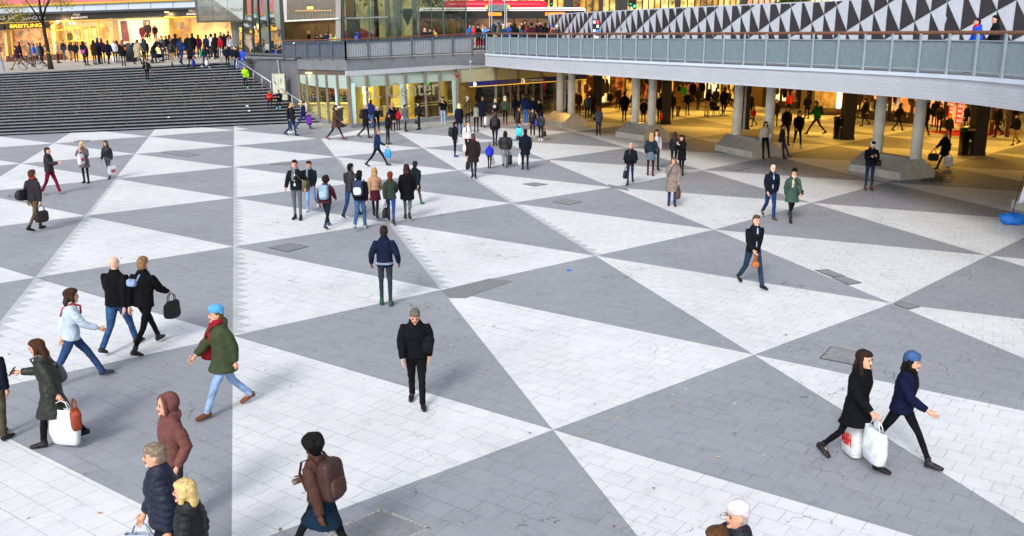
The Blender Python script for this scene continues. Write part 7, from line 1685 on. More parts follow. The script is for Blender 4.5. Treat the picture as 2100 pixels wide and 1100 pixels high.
person((-9.52, 50.36, 0.00), 270, 1.94, 'walkA', ('coat', '#3c2218', 'leather'), ('slim', '#141c34'), ('short', '#2c1c18'), 'person in brown leather coat and dark jeans walking right beside the square bin', shoe='#6a3020', lod=1)
person((-12.28, 52.24, 0.00), 275, 1.89, 'walkC', ('jacket', '#141c28'), ('jeans', '#1c3c60'), ('bob', '#b09468'), 'fair haired person in dark jacket walking right at the foot of the stairs', fem=True, lod=1)
person((-12.49, 55.96, 0.00), 250, 1.77, 'stride', ('jacket', '#16204c'), ('jeans', '#24407c'), ('crop', '#3c241c'), 'man in dark blue jacket striding with a purple bag', shoe='#5c3c30', bags=[('shop', 'R', '#6a10a0', 0.4, 0.5, 'purple plastic bag of the man in dark blue jacket')], lod=1)
person((-12.80, 53.77, 0.00), 280, 1.67, 'stand2', ('jacket', '#0e1016'), ('slim', '#0e0f14'), ('short', '#2c1c18'), 'person in black and white shoes hidden behind the fair haired walker', shoe='#d0d4dc', lod=1)
person((-24.52, 63.63, 2.39), 180, 1.56, 'pock', ('jacket', '#141c18'), ('slim', '#141c24'), ('short', '#4a2c20'), 'man in dark green jacket and teal shoes standing on the upper steps', shoe='#1c7080', shirt='#9098a8', lod=2)
person((-18.16, 64.43, 1.90), 200, 1.57, 'gest', ('jacket', '#a8f018'), ('slim', '#141c34'), ('short', '#1c1412'), 'cleaner in neon yellow jacket and neon shoes on the steps', shoe='#60e820', lod=2)
person((-15.69, 60.95, 0.79), 190, 1.60, 'sit', ('jacket', '#b01420'), ('slim', '#141c34'), ('long', '#8a6240'), 'long haired girl in red jacket sitting on the steps beside the cabinet', fem=True, bags=[], lod=2)
person((-15.13, 61.25, 0.79), 180, 1.60, 'sit', ('jacket', '#0e1424'), ('slim', '#141c34'), ('short', '#8a6a40'), 'boy in navy jacket sitting on the steps right of the red jacket', shoe='#70c0d8', lod=2)
person((-20.28, 67.73, 3.18), 190, 1.56, 'stand2', ('hoodie', '#10142c'), ('slim', '#0e0f14'), ('short', '#1c1412'), 'boy in dark hood standing at the head of the long handrail', hat=('hood', '#10142c'), lod=2)
person((-19.87, 67.75, 3.19), 180, 1.60, 'perch', ('jacket', '#101824'), ('slim', '#8a8478'), ('short', '#100c0c'), 'boy in dark jacket and grey trousers perched on the handrail', lod=2)
person((-19.62, 67.81, 3.04), 175, 1.72, 'perch', ('jacket', '#0c0d12'), ('jeans', '#2c4c8c'), ('short', '#100c0c'), 'boy in black jacket and blue jeans perched on the handrail between two others', lod=2)
person((-19.24, 67.83, 3.05), 170, 1.61, 'perch', ('puffer', '#1440d0', 'puffer'), ('jeans', '#3c68b0'), ('short', '#100c0c'), 'boy in bright blue puffer jacket perched on the handrail', lod=2)
person((-34.91, 67.14, 3.05), 95, 1.78, 'stride', ('jacket', '#3c2038'), ('slim', '#8a7040'), ('short', '#1c1412'), 'man in purple jacket and khaki trousers pushing the bicycle', group='people crowding at the head of the stairs', lod=2)
person((-40.52, 78.42, 3.07), 100, 1.84, 'walkC', ('jacket', '#1c1824'), ('jeans', '#20242c'), ('short', '#1c1412'), 'man in dark jacket with a cross strap behind the bicycle', group='people crowding at the head of the stairs', lod=2)
person((-37.80, 74.61, 3.08), 110, 1.75, 'stand2', ('coat', '#857868'), ('slim', '#4c4440'), ('short', '#2c1c14'), 'person in beige grey coat behind the bicycle', group='people crowding at the head of the stairs', lod=2)
person((-38.34, 76.39, 3.10), 100, 1.68, 'walkC', ('jacket', '#2454c0'), ('slim', '#302c34'), ('short', '#3c2c20'), 'person in bright blue jacket half hidden behind the grey coat', group='people crowding at the head of the stairs', lod=2)
person((-35.43, 71.21, 3.10), 90, 1.85, 'walkA', ('jacket', '#5c6468'), ('slim', '#1c1c24'), ('crop', '#8a7c70'), 'grey haired man in grey jacket and dark trousers left of the tree', group='people crowding at the head of the stairs', lod=2)
person((-37.29, 78.10, 3.16), 280, 1.83, 'stand', ('jacket', '#c9b8a0'), ('slim', '#4c1420'), ('long', '#c8a878'), 'blonde woman in cream jacket and wine red trousers outside the doors', group='people crowding at the head of the stairs', fem=True, lod=2)
person((-39.89, 84.80, 3.19), 170, 1.78, 'walkC', ('jacket', '#0e1428'), ('jeans', '#182c5c'), ('short', '#5c4430'), 'man in navy jacket outside the golden doors', group='people crowding at the head of the stairs', lod=2)
person((-39.09, 84.29, 3.21), 175, 1.64, 'stand2', ('jacket', '#1c181c'), ('slim', '#706c74'), ('bob', '#1c1412'), 'person in black jacket and grey trousers outside the golden doors', group='people crowding at the head of the stairs', fem=True, lod=2)
person((-31.94, 71.31, 3.21), 250, 1.71, 'stand', ('coat', '#101424'), ('tights', '#0e0f14'), ('long', '#1c1214'), 'long haired woman in navy coat with a pink bag', group='people crowding at the head of the stairs', fem=True, bags=[('sling', 1, '#a040a0', 0.4, 0.28, -0.25, 'pink bag on the navy coat before the golden doors')], lod=2)
person((-31.92, 72.70, 3.23), 350, 1.85, 'stand', ('coat', '#2c2018'), ('slim', '#0e0f14'), ('bob', '#14100e'), 'person in dark patterned coat with yellow scarf', group='people crowding at the head of the stairs', fem=True, scarf='#d09018', lod=2)
person((-31.88, 73.40, 3.25), 340, 1.98, 'stand', ('coat', '#101830'), ('jeans', '#142040'), ('short', '#1c1412'), 'person in navy coat and grey blue bobble hat beside the yellow scarf', group='people crowding at the head of the stairs', hat=('beanie', '#4a5c78'), lod=2)
person((-32.33, 75.16, 3.26), 10, 1.91, 'stand', ('jacket', '#3c1020'), ('slim', '#0e0f14'), ('short', '#4c4c50'), 'person in maroon jacket and grey hat near the cream window', group='people crowding at the head of the stairs', hat=('beanie', '#585c64'), lod=2)
person((-30.48, 71.87, 3.26), 0, 1.83, 'walkC', ('coat', '#0e1628'), ('slim', '#0e0f14'), ('short', '#5c4838'), 'person in long dark navy coat before the cream window', group='people crowding at the head of the stairs', lod=2)
person((-31.04, 74.39, 3.29), 200, 1.78, 'walkC', ('puffer', '#cfd4dc', 'puffer'), ('slim', '#1c2030'), ('bob', '#c8b08c'), 'person in white puffer jacket behind the white bucket', group='people crowding at the head of the stairs', fem=True, lod=2)
person((-27.97, 68.40, 3.28), 5, 1.84, 'stand', ('coat', '#0a0a0e'), ('tights', '#181014'), ('long', '#8a5c34'), 'woman in black coat and sheer tights with an orange bag', group='people crowding at the head of the stairs', fem=True, bags=[('sling', 1, '#a85420', 0.36, 0.24, -0.12, 'leather', -0.12, 'orange brown bag on the back of the black coat')], lod=2)
person((-27.62, 70.22, 3.32), 330, 1.90, 'walkA', ('longpuffer', '#a8987c', 'puffer'), ('slim', '#2c1c18'), ('long', '#6c4a34'), 'long haired woman in long beige quilted coat beside the dark container', group='people crowding at the head of the stairs', fem=True, lod=2)
person((-27.75, 71.71, 3.35), 340, 1.86, 'stand', ('jacket', '#2c3040'), ('slim', '#0e0f14'), ('short', '#14100e'), 'person in slate jacket with a red cap before the mannequins', group='people crowding at the head of the stairs', hat=('cap', '#b81824'), lod=2)
person((-26.81, 71.16, 3.37), 260, 2.04, 'bend', ('jacket', '#101830'), ('jeans', '#182440'), ('bob', '#b89878'), 'person in navy jacket with fur hood stooping over the stroller', group='people crowding at the head of the stairs', lod=2)
person((-27.30, 74.44, 3.41), 165, 1.97, 'stand2', ('jacket', '#0f1218', 'leather'), ('jeans', '#1c3460'), ('short', '#0c0a0a'), 'man in black leather jacket over grey shirt facing the stairs', group='people crowding at the head of the stairs', shirt='#7c8490', lod=2)
person((-28.02, 77.30, 3.43), 175, 1.96, 'stand', ('jacket', '#0c0e14'), ('slim', '#141820'), ('short', '#181210'), 'man in black jacket just right of the leather jacket', group='people crowding at the head of the stairs', lod=2)
person((-23.29, 65.16, 3.37), 0, 1.76, 'walkC', ('hoodie', '#40464e'), ('slim', '#9a8c68'), ('short', '#2c2420'), 'man in grey hooded jacket and khaki trousers climbing to the top step', group='people crowding at the head of the stairs', bags=[('back', '#14161c', '#1c1e24', 'small black backpack on the grey hooded jacket')], lod=2)
person((-23.31, 67.09, 3.40), 350, 1.94, 'walkC', ('jacket', '#1c3050'), ('jeans', '#1c3868'), ('short', '#3c2c24'), 'tall man in blue jacket with a blue bag on the top step', group='people crowding at the head of the stairs', bags=[('sling', 1, '#24408c', 0.36, 0.26, -0.25, 'cloth', 'blue and white bag of the tall man in blue jacket')], lod=2)
person((-22.64, 66.96, 3.10), 0, 1.74, 'walkD', ('jacket', '#0c1424'), ('slim', '#0e0f14'), ('short', '#14100e'), 'man in dark suit climbing the top steps with a blue and white bag', bags=[('shop', 'R', '#2c3c9c', 0.3, 0.4, 'blue and white shopping bag of the man in dark suit')], lod=2)
person((-21.70, 67.26, 3.13), 350, 1.78, 'walkB', ('short', '#141a24'), ('slim', '#1c3468'), ('long', '#3c1c1c'), 'woman in dark jacket and blue jeans with a green bag climbing the top steps', fem=True, shoe='#d0d4dc', bags=[('sling', -1, '#1c8c50', 0.3, 0.34, -0.2, 'cloth', 'green bag on the woman climbing the top steps'), ('shop', 'R', '#e4e8f2', 0.22, 0.36, 'small white bag of the woman with the green bag')], lod=2)
person((-26.52, 78.04, 3.49), 180, 1.98, 'stand', ('coat', '#0c0c10'), ('slim', '#0e0f14'), ('crop', '#a09890'), 'grey haired man in black coat facing the stairs in the crowd', group='people crowding at the head of the stairs', lod=2)
person((-26.37, 78.81, 3.51), 0, 2.04, 'stand', ('coat', '#08080c'), ('slim', '#0e0f14'), ('short', '#0c0a0a'), 'tall person in black coat, back turned in the crowd', group='people crowding at the head of the stairs', lod=2)
person((-26.50, 80.69, 3.54), 10, 1.89, 'stand', ('jacket', '#4c1020'), ('jeans', '#1c2c58'), ('short', '#1c1412'), 'person in maroon jacket with a round badge bag', group='people crowding at the head of the stairs', lod=2)
person((-29.04, 82.39, 3.49), 5, 1.97, 'stand', ('jacket', '#10121a'), ('slim', '#0e0f14'), ('afro', '#140e0c'), 'person with round black hair inside the shop doorway', group='people crowding at the head of the stairs', skin=3, lod=2)
person((-29.71, 82.83, 3.48), 350, 1.94, 'stand', ('jacket', '#0f1116'), ('slim', '#0e0f14'), ('short', '#1c1412'), 'person in black seen behind the grey hooded jacket', group='people crowding at the head of the stairs', lod=2)
person((-25.29, 78.98, 3.55), 20, 1.89, 'stand', ('jacket', '#182458'), ('slim', '#0e0f14'), ('short', '#1c1412'), 'person in blue jacket beside the white sleeved boy', group='people crowding at the head of the stairs', lod=2)
person((-24.10, 76.48, 3.54), 300, 1.98, 'stand', ('jacket', '#c8ccd4'), ('jeans', '#16244c'), ('short', '#0c0a0a'), 'boy in navy vest with white sleeves and white sneakers', group='people crowding at the head of the stairs', skin=3, shoe='#d8dce0', lod=2)
person((-24.32, 78.34, 3.57), 330, 1.99, 'stand', ('jacket', '#0c0d12'), ('slim', '#0e0f14'), ('short', '#0c0a0a'), 'person in black right of the white sleeved boy', group='people crowding at the head of the stairs', lod=2)
person((-23.92, 78.08, 3.57), 150, 1.79, 'leanb', ('jacket', '#b01c28'), ('slim', '#141824'), ('short', '#0c0a0a'), 'boy in red jacket leaning at the short handrail', group='people crowding at the head of the stairs', skin=1, lod=2)
person((-25.55, 83.87, 3.62), 180, 2.00, 'stand', ('jacket', '#14141c'), ('slim', '#0e0f14'), ('short', '#4c3424'), 'man in dark jacket behind the red jacket', group='people crowding at the head of the stairs', lod=2)
person((-24.80, 82.37, 3.62), 0, 1.88, 'stand', ('parka', '#0c0c10'), ('slim', '#0e0f14'), ('short', '#0c0a0a'), 'person in black parka with brown fur hood, back turned', group='people crowding at the head of the stairs', scarf='#5c4428', lod=2)
person((-22.26, 75.29, 3.58), 170, 1.84, 'leanb', ('jacket', '#c8ccd8'), ('jeans', '#1c2c50'), ('short', '#0c0a0a'), 'boy in white sports jacket with red and blue stripe by the glass', group='people crowding at the head of the stairs', scarf='#a02838', lod=2)
person((-25.11, 84.57, 3.65), 180, 2.04, 'stand', ('jacket', '#101218'), ('slim', '#0e0f14'), ('short', '#0c0a0a'), 'person in black behind the white sports jacket', group='people crowding at the head of the stairs', lod=2)
person((4.91, 60.87, 0.00), 5, 1.75, 'stand', ('jacket', '#3c4c5c'), ('slim', '#0e0f14'), ('short', '#1c1412'), 'man in grey blue denim jacket and white shoes at the first black pillar', group='people in the passage under the deck', shoe='#d8d8d8', lod=2)
person((7.66, 74.28, 0.00), 350, 1.82, 'push', ('coat', '#c01810'), ('slim', '#141018'), ('short', '#1c1410'), 'person in long red coat pushing the stroller in the passage', group='people in the passage under the deck', fem=True, lod=2)
person((7.25, 60.25, 0.00), 350, 1.95, 'walkC', ('coat', '#0a080a'), ('slim', '#0e0f14'), ('short', '#140c0a'), 'person all in black walking left of the second pair of round columns', group='people in the passage under the deck', lod=2)
person((10.50, 75.84, 0.00), 345, 1.90, 'walkC', ('jacket', '#b81c14'), ('slim', '#140c0c'), ('short', '#1c1410'), 'person in red jacket with black backpack deep in the passage', group='people in the passage under the deck', bags=[('back', '#0c0a0c', '#14100e', 'black backpack on the red jacket deep in the passage')], lod=2)
person((8.31, 58.99, 0.00), 175, 1.56, 'stand2', ('coat', '#0a0a0c'), ('slim', '#0e0f14'), ('long', '#1c1210'), 'woman in bright green shirt under black coat between the round columns', group='people in the passage under the deck', fem=True, fat=1.15, shirt='#18a030', lod=2)
person((9.28, 58.69, 0.00), 150, 1.93, 'stand', ('jacket', '#0a080a'), ('slim', '#0e0f14'), ('short', '#1c1210'), 'person in black with a red and white bag at the second black pillar', group='people in the passage under the deck', bags=[('shop', 'L', '#c81c20', 0.34, 0.42, 'red and white bag by the second black pillar')], lod=2)
person((10.39, 60.96, 0.00), 350, 1.91, 'stand2', ('jacket', '#0c0a0e'), ('slim', '#10101c'), ('short', '#140c0a'), 'person in dark clothes and white shoes right of the second black pillar', group='people in the passage under the deck', shoe='#c8c0a0', lod=2)
person((11.26, 63.40, 0.00), 340, 2.04, 'walkC', ('coat', '#9a7434'), ('slim', '#0e0f14'), ('afro', '#140c0a'), 'person in tan coat with bushy dark hair in the passage', group='people in the passage under the deck', lod=2)
person((12.58, 69.33, 0.00), 350, 2.04, 'walkC', ('jacket', '#10702c'), ('slim', '#0e0f14'), ('short', '#140c0a'), 'person in green jacket behind the tan coat', group='people in the passage under the deck', lod=2)
person((14.52, 75.42, 0.00), 350, 1.89, 'stand', ('coat', '#0c0a0a'), ('slim', '#0e0f14'), ('short', '#140c0a'), 'tall person in black before the amber shop windows', group='people in the passage under the deck', lod=2)
person((15.37, 75.95, 0.00), 0, 1.82, 'walkC', ('jacket', '#0c0a0a'), ('slim', '#7c6434'), ('short', '#140c0a'), 'person in black and ochre trousers before the amber shop windows', group='people in the passage under the deck', lod=2)
person((13.26, 63.80, 0.00), 330, 2.04, 'bend', ('jacket', '#0e0a0a'), ('slim', '#a08850'), ('bob', '#140c0a'), 'woman in khaki trousers leaning forward in the passage', group='people in the passage under the deck', fem=True, lod=2)
person((14.99, 68.95, 0.00), 0, 1.69, 'stand', ('jacket', '#0c0a0a'), ('slim', '#0e0f14'), ('short', '#140c0a'), 'person in black beyond the stroller in the passage', group='people in the passage under the deck', lod=2)
person((14.68, 64.94, 0.00), 340, 1.93, 'walkC', ('coat', '#0a080a'), ('slim', '#0e0f14'), ('short', '#140c0a'), 'person in black coat walking left of the third pair of round columns', group='people in the passage under the deck', lod=2)
person((14.74, 56.97, 0.00), 100, 1.30, 'walkC', ('jacket', '#8a1818'), ('slim', '#241410'), ('short', '#140c0a'), 'short person in dark red between the third pair of columns', group='people in the passage under the deck', lod=2)
person((14.01, 47.63, 0.00), 190, 2.04, 'walkC', ('jacket', '#0a090c'), ('slim', '#0e0f14'), ('short', '#2c1810'), 'tall man in black walking behind the couple at the plinth', group='people in the passage under the deck', lod=2)
person((18.99, 64.27, 0.00), 5, 1.62, 'stand', ('jacket', '#a82410'), ('slim', '#0e0f14'), ('short', '#140c0a'), 'person in orange red top before the bright white window', group='people in the passage under the deck', lod=2)
person((14.28, 46.43, 0.00), 175, 1.95, 'walkA', ('jacket', '#0c0a0e'), ('slim', '#0e0f14'), ('bob', '#3c2418'), 'slim person in black with white shoes walking out of the passage', group='people in the passage under the deck', shoe='#c8c8c0', lod=2)
person((17.11, 52.43, 0.00), 80, 2.02, 'stride', ('jacket', '#0c6a28'), ('slim', '#0e0f14'), ('short', '#1c120e'), 'person in green jacket striding with black backpack in the passage', group='people in the passage under the deck', bags=[('back', '#0a0a0c', '#141210', 'black backpack on the striding green jacket')], lod=2)
person((22.42, 67.84, 0.00), 180, 1.60, 'stand', ('jacket', '#0c0b0e'), ('slim', '#0e0f14'), ('crop', '#b8906c'), 'fair haired man holding bags before the ochre wall', group='people in the passage under the deck', bags=[('shop', 'R', '#d8c8b8', 0.26, 0.34, 'H&M', '#c02020', 'white bag with red print before the ochre wall'), ('hand', 'L', '#a83c28', 0.22, 0.24, 'red bag held before the ochre wall')], lod=2)
person((22.75, 51.30, 0.00), 300, 2.04, 'stride', ('jacket', '#0a0809'), ('slim', '#0e0a0a'), ('short', '#140c0a'), 'person in black striding left of the clothing shop doors', group='people in the passage under the deck', shoe='#4c2a18', lod=2)
person((25.71, 56.86, 0.00), 0, 1.73, 'stand', ('coat', '#0c0a0a'), ('slim', '#0e0f14'), ('short', '#140c0a'), 'person in dark coat at the doors of the clothing shop', group='people in the passage under the deck', lod=2)
person((22.40, 47.75, 0.00), 185, 1.59, 'stand2', ('jacket', '#0e0c10'), ('slim', '#0e0f14'), ('long', '#a87844'), 'blonde woman in dark jacket with a cream bag behind the walking black coat', group='people in the passage under the deck', fem=True, bags=[('shop', 'R', '#d8cca0', 0.3, 0.42, 'cream paper bag of the blonde woman in the passage')], lod=2)
person((18.30, 39.16, 0.00), 100, 1.68, 'walkA', ('coat', '#0b090b'), ('boots', '#0e0f14'), ('bob', '#b8824c'), 'woman in black fur coat and boots walking with a white red bag', group='people in the passage under the deck', fem=True, bags=[('shop', 'L', '#dcd8d8', 0.36, 0.42, 'white and red bag right of the fourth plinth'), ('hand', 'R', '#0a090a', 0.44, 0.32, 'black bag of the woman in black fur coat')], lod=2)
person((26.41, 54.37, 0.00), 90, 1.56, 'stand2', ('coat', '#0a0809'), ('slim', '#0e0f14'), ('short', '#140c0a'), 'dark figure before the peach coloured shop wall', group='people in the passage under the deck', lod=2)
person((26.64, 51.12, 0.00), 95, 1.80, 'walkC', ('short', '#0e0a0c'), ('boots', '#0e0f14', '#140e10'), ('long', '#1c100e'), 'woman in short skirt and high boots on the red carpet', group='people in the passage under the deck', fem=True, bags=[('sling', 1, '#0c0a0a', 0.3, 0.24, -0.25, 'black bag of the woman in high boots')], lod=2)
person((25.64, 47.38, 0.00), 100, 1.63, 'walkC', ('jacket', '#100c0c'), ('slim', '#8a7838'), ('short', '#140c0a'), 'person in dark top and ochre trousers at the right edge of the passage', group='people in the passage under the deck', lod=2)
person((3.46, 65.50, 0.00), 170, 1.56, 'stand', ('jacket', '#1c1418'), ('slim', '#0e0f14'), ('bob', '#1c120e'), 'person in dark coat behind the second round column', group='people in the passage under the deck', fem=True, lod=2)
person((4.56, 64.01, 0.00), 180, 1.77, 'walkC', ('jacket', '#2c1c18'), ('slim', '#241810'), ('short', '#2c1c14'), 'man in brown jacket behind the leftmost columns', group='people in the passage under the deck', lod=2)
person((-2.18, 63.89, 0.00), 355, 2.03, 'stand', ('jacket', '#0e0d10'), ('slim', '#0e0f14'), ('short', '#1c120e'), 'dark figure inside the station hall doors', group='people in the passage under the deck', lod=2)
person((-10.45, 63.91, 0.05), 0, 1.77, 'stand', ('coat', '#241c1c'), ('slim', '#0e0f14'), ('crop', '#8a7a60'), 'person in dark coat inside the shop left of the round lamp', group='people inside the glazed shop', lod=2)
person((-8.72, 63.95, 0.05), 240, 1.67, 'stand2', ('jacket', '#241418'), ('slim', '#0e0f14'), ('crop', '#a88448'), 'fair haired man with red backpack inside the shop', group='people inside the glazed shop', bags=[('back', '#8a1820', '#701018', 'red backpack inside the shop behind the letters')], lod=2)
person((-9.49, 64.68, 0.05), 200, 1.56, 'stand', ('jacket', '#20242c'), ('slim', '#0e0f14'), ('short', '#1c1412'), 'person in grey inside the shop below the letter L', group='people inside the glazed shop', lod=2)
person((-13.50, 63.86, 0.05), 180, 1.70, 'stand', ('jacket', '#3c2c30'), ('slim', '#0e0f14'), ('short', '#3c2418'), 'clerk behind the counter in the left part of the shop', group='people inside the glazed shop', lod=2)
person((-12.45, 64.63, 0.05), 170, 1.72, 'stand', ('jacket', '#1c2440'), ('slim', '#0e0f14'), ('short', '#2c1c14'), 'clerk in blue behind the counter next to the frosted strip', group='people inside the glazed shop', lod=2)
person((-11.61, 63.89, 0.05), 0, 1.57, 'stand', ('jacket', '#4ca888'), ('slim', '#2c3038'), ('short', '#5c4030'), 'person in mint green jacket inside the shop at the corner', group='people inside the glazed shop', bags=[('hand', 'R', '#d8b018', 0.34, 0.4, 'yellow bag seen through the corner glass')], lod=2)
person((-11.35, 63.90, 0.05), 5, 1.67, 'stand', ('jacket', '#4c3430'), ('slim', '#0e0f14'), ('short', '#7a2820'), 'red haired person in brown jacket inside the shop at the corner', group='people inside the glazed shop', lod=2)
person((-14.02, 66.00, 4.15), 270, 1.58, 'stand', ('jacket', '#241a14'), ('slim', '#0e0f14'), ('bob', '#c8a048'), 'fair haired person in brown behind the left end of the terrace balustrade', group='people behind the terrace balustrade', lod=2)
person((-13.27, 65.00, 4.15), 200, 1.30, 'stand', ('hoodie', '#101428'), ('slim', '#0e0f14'), ('short', '#1c1412'), 'short person in navy hood behind the terrace balustrade', group='people behind the terrace balustrade', hat=('hood', '#101428'), lod=2)
person((-12.96, 65.00, 4.15), 180, 1.32, 'stand', ('jacket', '#141824'), ('slim', '#0e0f14'), ('short', '#c8b080'), 'person in beige knitted hat behind the terrace balustrade', group='people behind the terrace balustrade', hat=('beanie', '#c8b078'), lod=2)
person((-12.70, 65.50, 4.15), 170, 1.51, 'stand', ('jacket', '#1c2c50'), ('slim', '#0e0f14'), ('short', '#14100e'), 'dark haired man in navy behind the terrace balustrade', group='people behind the terrace balustrade', lod=2)
person((-12.20, 64.50, 4.15), 150, 1.36, 'stand', ('jacket', '#a89880'), ('slim', '#0e0f14'), ('bob', '#c8b090'), 'person in pale fur hat and beige jacket behind the terrace balustrade', group='people behind the terrace balustrade', hat=('fur', '#c8b898'), lod=2)
person((-11.87, 64.50, 4.15), 220, 1.39, 'stand', ('jacket', '#a0f020'), ('slim', '#0e0f14'), ('short', '#4c4440'), 'person in grey cap and neon vest behind the terrace balustrade', group='people behind the terrace balustrade', hat=('cap', '#8a847c'), lod=2)
person((-10.23, 63.50, 4.15), 340, 1.49, 'stand', ('jacket', '#10182c'), ('slim', '#0e0f14'), ('short', '#1c1412'), 'person in blue knitted hat with blue backpack behind the balustrade', group='people behind the terrace balustrade', hat=('beanie', '#3c58c0'), bags=[('back', '#2450c8', '#3060d0', 'blue backpack behind the terrace balustrade')], lod=2)
person((-5.80, 64.00, 4.15), 180, 1.72, 'stand', ('jacket', '#181014'), ('slim', '#0e0f14'), ('bob', '#c8c0b8'), 'person in pink and white knitted hat behind the balustrade', group='people behind the terrace balustrade', hat=('beanie', '#d890c0'), lod=2)
person((-5.44, 64.00, 4.15), 170, 1.75, 'stand', ('jacket', '#10142c'), ('slim', '#0e0f14'), ('short', '#1c1412'), 'person in navy knitted hat beside the pink hat', group='people behind the terrace balustrade', hat=('beanie', '#1c1c4c'), lod=2)
person((-5.14, 64.30, 4.15), 120, 1.72, 'stand', ('jacket', '#c8a840'), ('slim', '#0e0f14'), ('bob', '#4c1418'), 'person in dark red knitted hat and yellow jacket behind the balustrade', group='people behind the terrace balustrade', hat=('beanie', '#581820'), lod=2)
person((-2.81, 65.00, 4.45), 160, 1.71, 'stand', ('jacket', '#2060b8'), ('slim', '#0e0f14'), ('short', '#3c2c24'), 'person in bright blue jacket at the open end of the balustrade', group='people waiting behind the deck railing', lod=2)
person((-2.56, 64.50, 4.45), 180, 1.68, 'stand', ('vest', '#c02830', 'puffer', '#1c1820'), ('slim', '#b8b0a8'), ('short', '#1c1412'), 'person in red vest at the open end of the balustrade', group='people waiting behind the deck railing', lod=2)
person((-2.26, 64.50, 4.45), 190, 1.68, 'stand', ('coat', '#0c0c10'), ('slim', '#0e0f14'), ('short', '#1c1412'), 'person in black knitted hat at the corner of the balustrade', group='people waiting behind the deck railing', hat=('beanie', '#0c0c10'), lod=2)
person((-1.96, 65.50, 4.45), 200, 1.68, 'stand', ('jacket', '#b8a898'), ('slim', '#0e0f14'), ('short', '#8a6a48'), 'fair haired person behind the corner of the balustrade', group='people waiting behind the deck railing', lod=2)
person((-1.72, 63.80, 4.45), 170, 1.64, 'stand', ('jacket', '#4a8cd0'), ('slim', '#24406c'), ('short', '#2c1418'), 'person in light blue plaid jacket where the two railings meet', group='people waiting behind the deck railing', lod=2)
person((-1.50, 62.80, 4.45), 180, 1.45, 'stand', ('jacket', '#0e1018'), ('slim', '#0e0f14'), ('short', '#0c0a0a'), 'short dark haired person just right of the light blue plaid', group='people waiting behind the deck railing', lod=2)
person((-1.24, 66.00, 4.45), 280, 2.00, 'stand', ('jacket', '#283c50'), ('slim', '#0e0f14'), ('crop', '#6c5848'), 'tallest man in blue grey jacket standing above the waiting crowd', group='people waiting behind the deck railing', lod=2)
person((-0.89, 65.00, 4.45), 80, 1.87, 'stand', ('jacket', '#6c6058'), ('slim', '#0e0f14'), ('bob', '#4c2c20'), 'brown haired person in taupe jacket next to the tallest man', group='people waiting behind the deck railing', lod=2)
person((-0.52, 61.00, 4.45), 340, 1.66, 'stand', ('jacket', '#1c3c50'), ('slim', '#0e0f14'), ('bob', '#c8b090'), 'person in pale pink knitted hat and teal jacket at the deck railing', group='people waiting behind the deck railing', hat=('beanie', '#e0b8c8'), lod=2)
person((-0.22, 63.00, 4.45), 180, 1.76, 'stand', ('jacket', '#2c4c98'), ('slim', '#0e0f14'), ('long', '#d8b878'), 'blonde person in blue plaid jacket at the deck railing', group='people waiting behind the deck railing', fem=True, lod=2)
person((-0.06, 66.00, 4.45), 180, 1.92, 'stand', ('jacket', '#14161c'), ('slim', '#0e0f14'), ('short', '#3c2c24'), 'person in dark clothes behind the blonde in blue plaid', group='people waiting behind the deck railing', lod=2)
person((0.22, 59.00, 4.45), 350, 1.71, 'stand', ('jacket', '#0a0b10'), ('slim', '#0e0f14'), ('short', '#0c0a0a'), 'person in black with back turned in mid railing crowd', group='people waiting behind the deck railing', lod=2)
person((0.52, 60.00, 4.45), 180, 1.57, 'stand', ('jacket', '#3c4c5c'), ('slim', '#0e0f14'), ('crop', '#c8a878'), 'fair haired boy in grey blue facing the plaza', group='people waiting behind the deck railing', lod=2)
person((0.69, 64.00, 4.45), 180, 1.87, 'stand', ('jacket', '#14141c'), ('slim', '#0e0f14'), ('short', '#1c1412'), 'dark haired person behind the fair haired boy', group='people waiting behind the deck railing', lod=2)
person((0.90, 65.00, 4.45), 185, 1.97, 'stand', ('hoodie', '#181c20'), ('slim', '#0e0f14'), ('short', '#1c1412'), 'hooded person at the back of the railing crowd', group='people waiting behind the deck railing', hat=('hood', '#181c24'), lod=2)
person((0.89, 58.00, 4.45), 340, 1.61, 'stand', ('jacket', '#14204c'), ('slim', '#0e0f14'), ('long', '#7c3420'), 'red haired person in navy coat with white fur collar', group='people waiting behind the deck railing', fem=True, scarf='#c8c0c0', lod=2)
person((1.18, 56.50, 4.45), 350, 1.72, 'stand', ('coat', '#3c1420'), ('slim', '#0e0f14'), ('short', '#141018'), 'person in maroon coat with a mustard shawl and dark hat', group='people waiting behind the deck railing', hat=('beanie', '#141420'), scarf='#b87818', lod=2)
person((1.51, 58.00, 4.45), 10, 1.64, 'stand', ('jacket', '#0f1116'), ('slim', '#0e0f14'), ('short', '#0c0a0a'), 'person in black right of the mustard shawl', group='people waiting behind the deck railing', lod=2)
person((1.68, 62.00, 4.45), 180, 1.82, 'stand', ('jacket', '#1c1420'), ('slim', '#0e0f14'), ('bob', '#3c1c28'), 'person with bright pink scarf behind the black jacket', group='people waiting behind the deck railing', scarf='#e03c90', lod=2)
person((1.79, 56.50, 4.45), 20, 1.55, 'stand', ('jacket', '#141218'), ('slim', '#0e0f14'), ('short', '#14100e'), 'person in dark jacket with small red details near the hoarding end', group='people waiting behind the deck railing', lod=2)
person((1.86, 63.00, 4.45), 180, 1.92, 'stand', ('coat', '#0c0c10'), ('slim', '#0e0f14'), ('short', '#0c0a0a'), 'tall dark figure with raised arm near the hoarding end', group='people waiting behind the deck railing', lod=2)
person((2.22, 63.00, 4.45), 0, 1.77, 'stand', ('coat', '#101014'), ('slim', '#0e0f14'), ('short', '#0c0a0a'), 'dark figure directly at the hoarding end', group='people waiting behind the deck railing', lod=2)
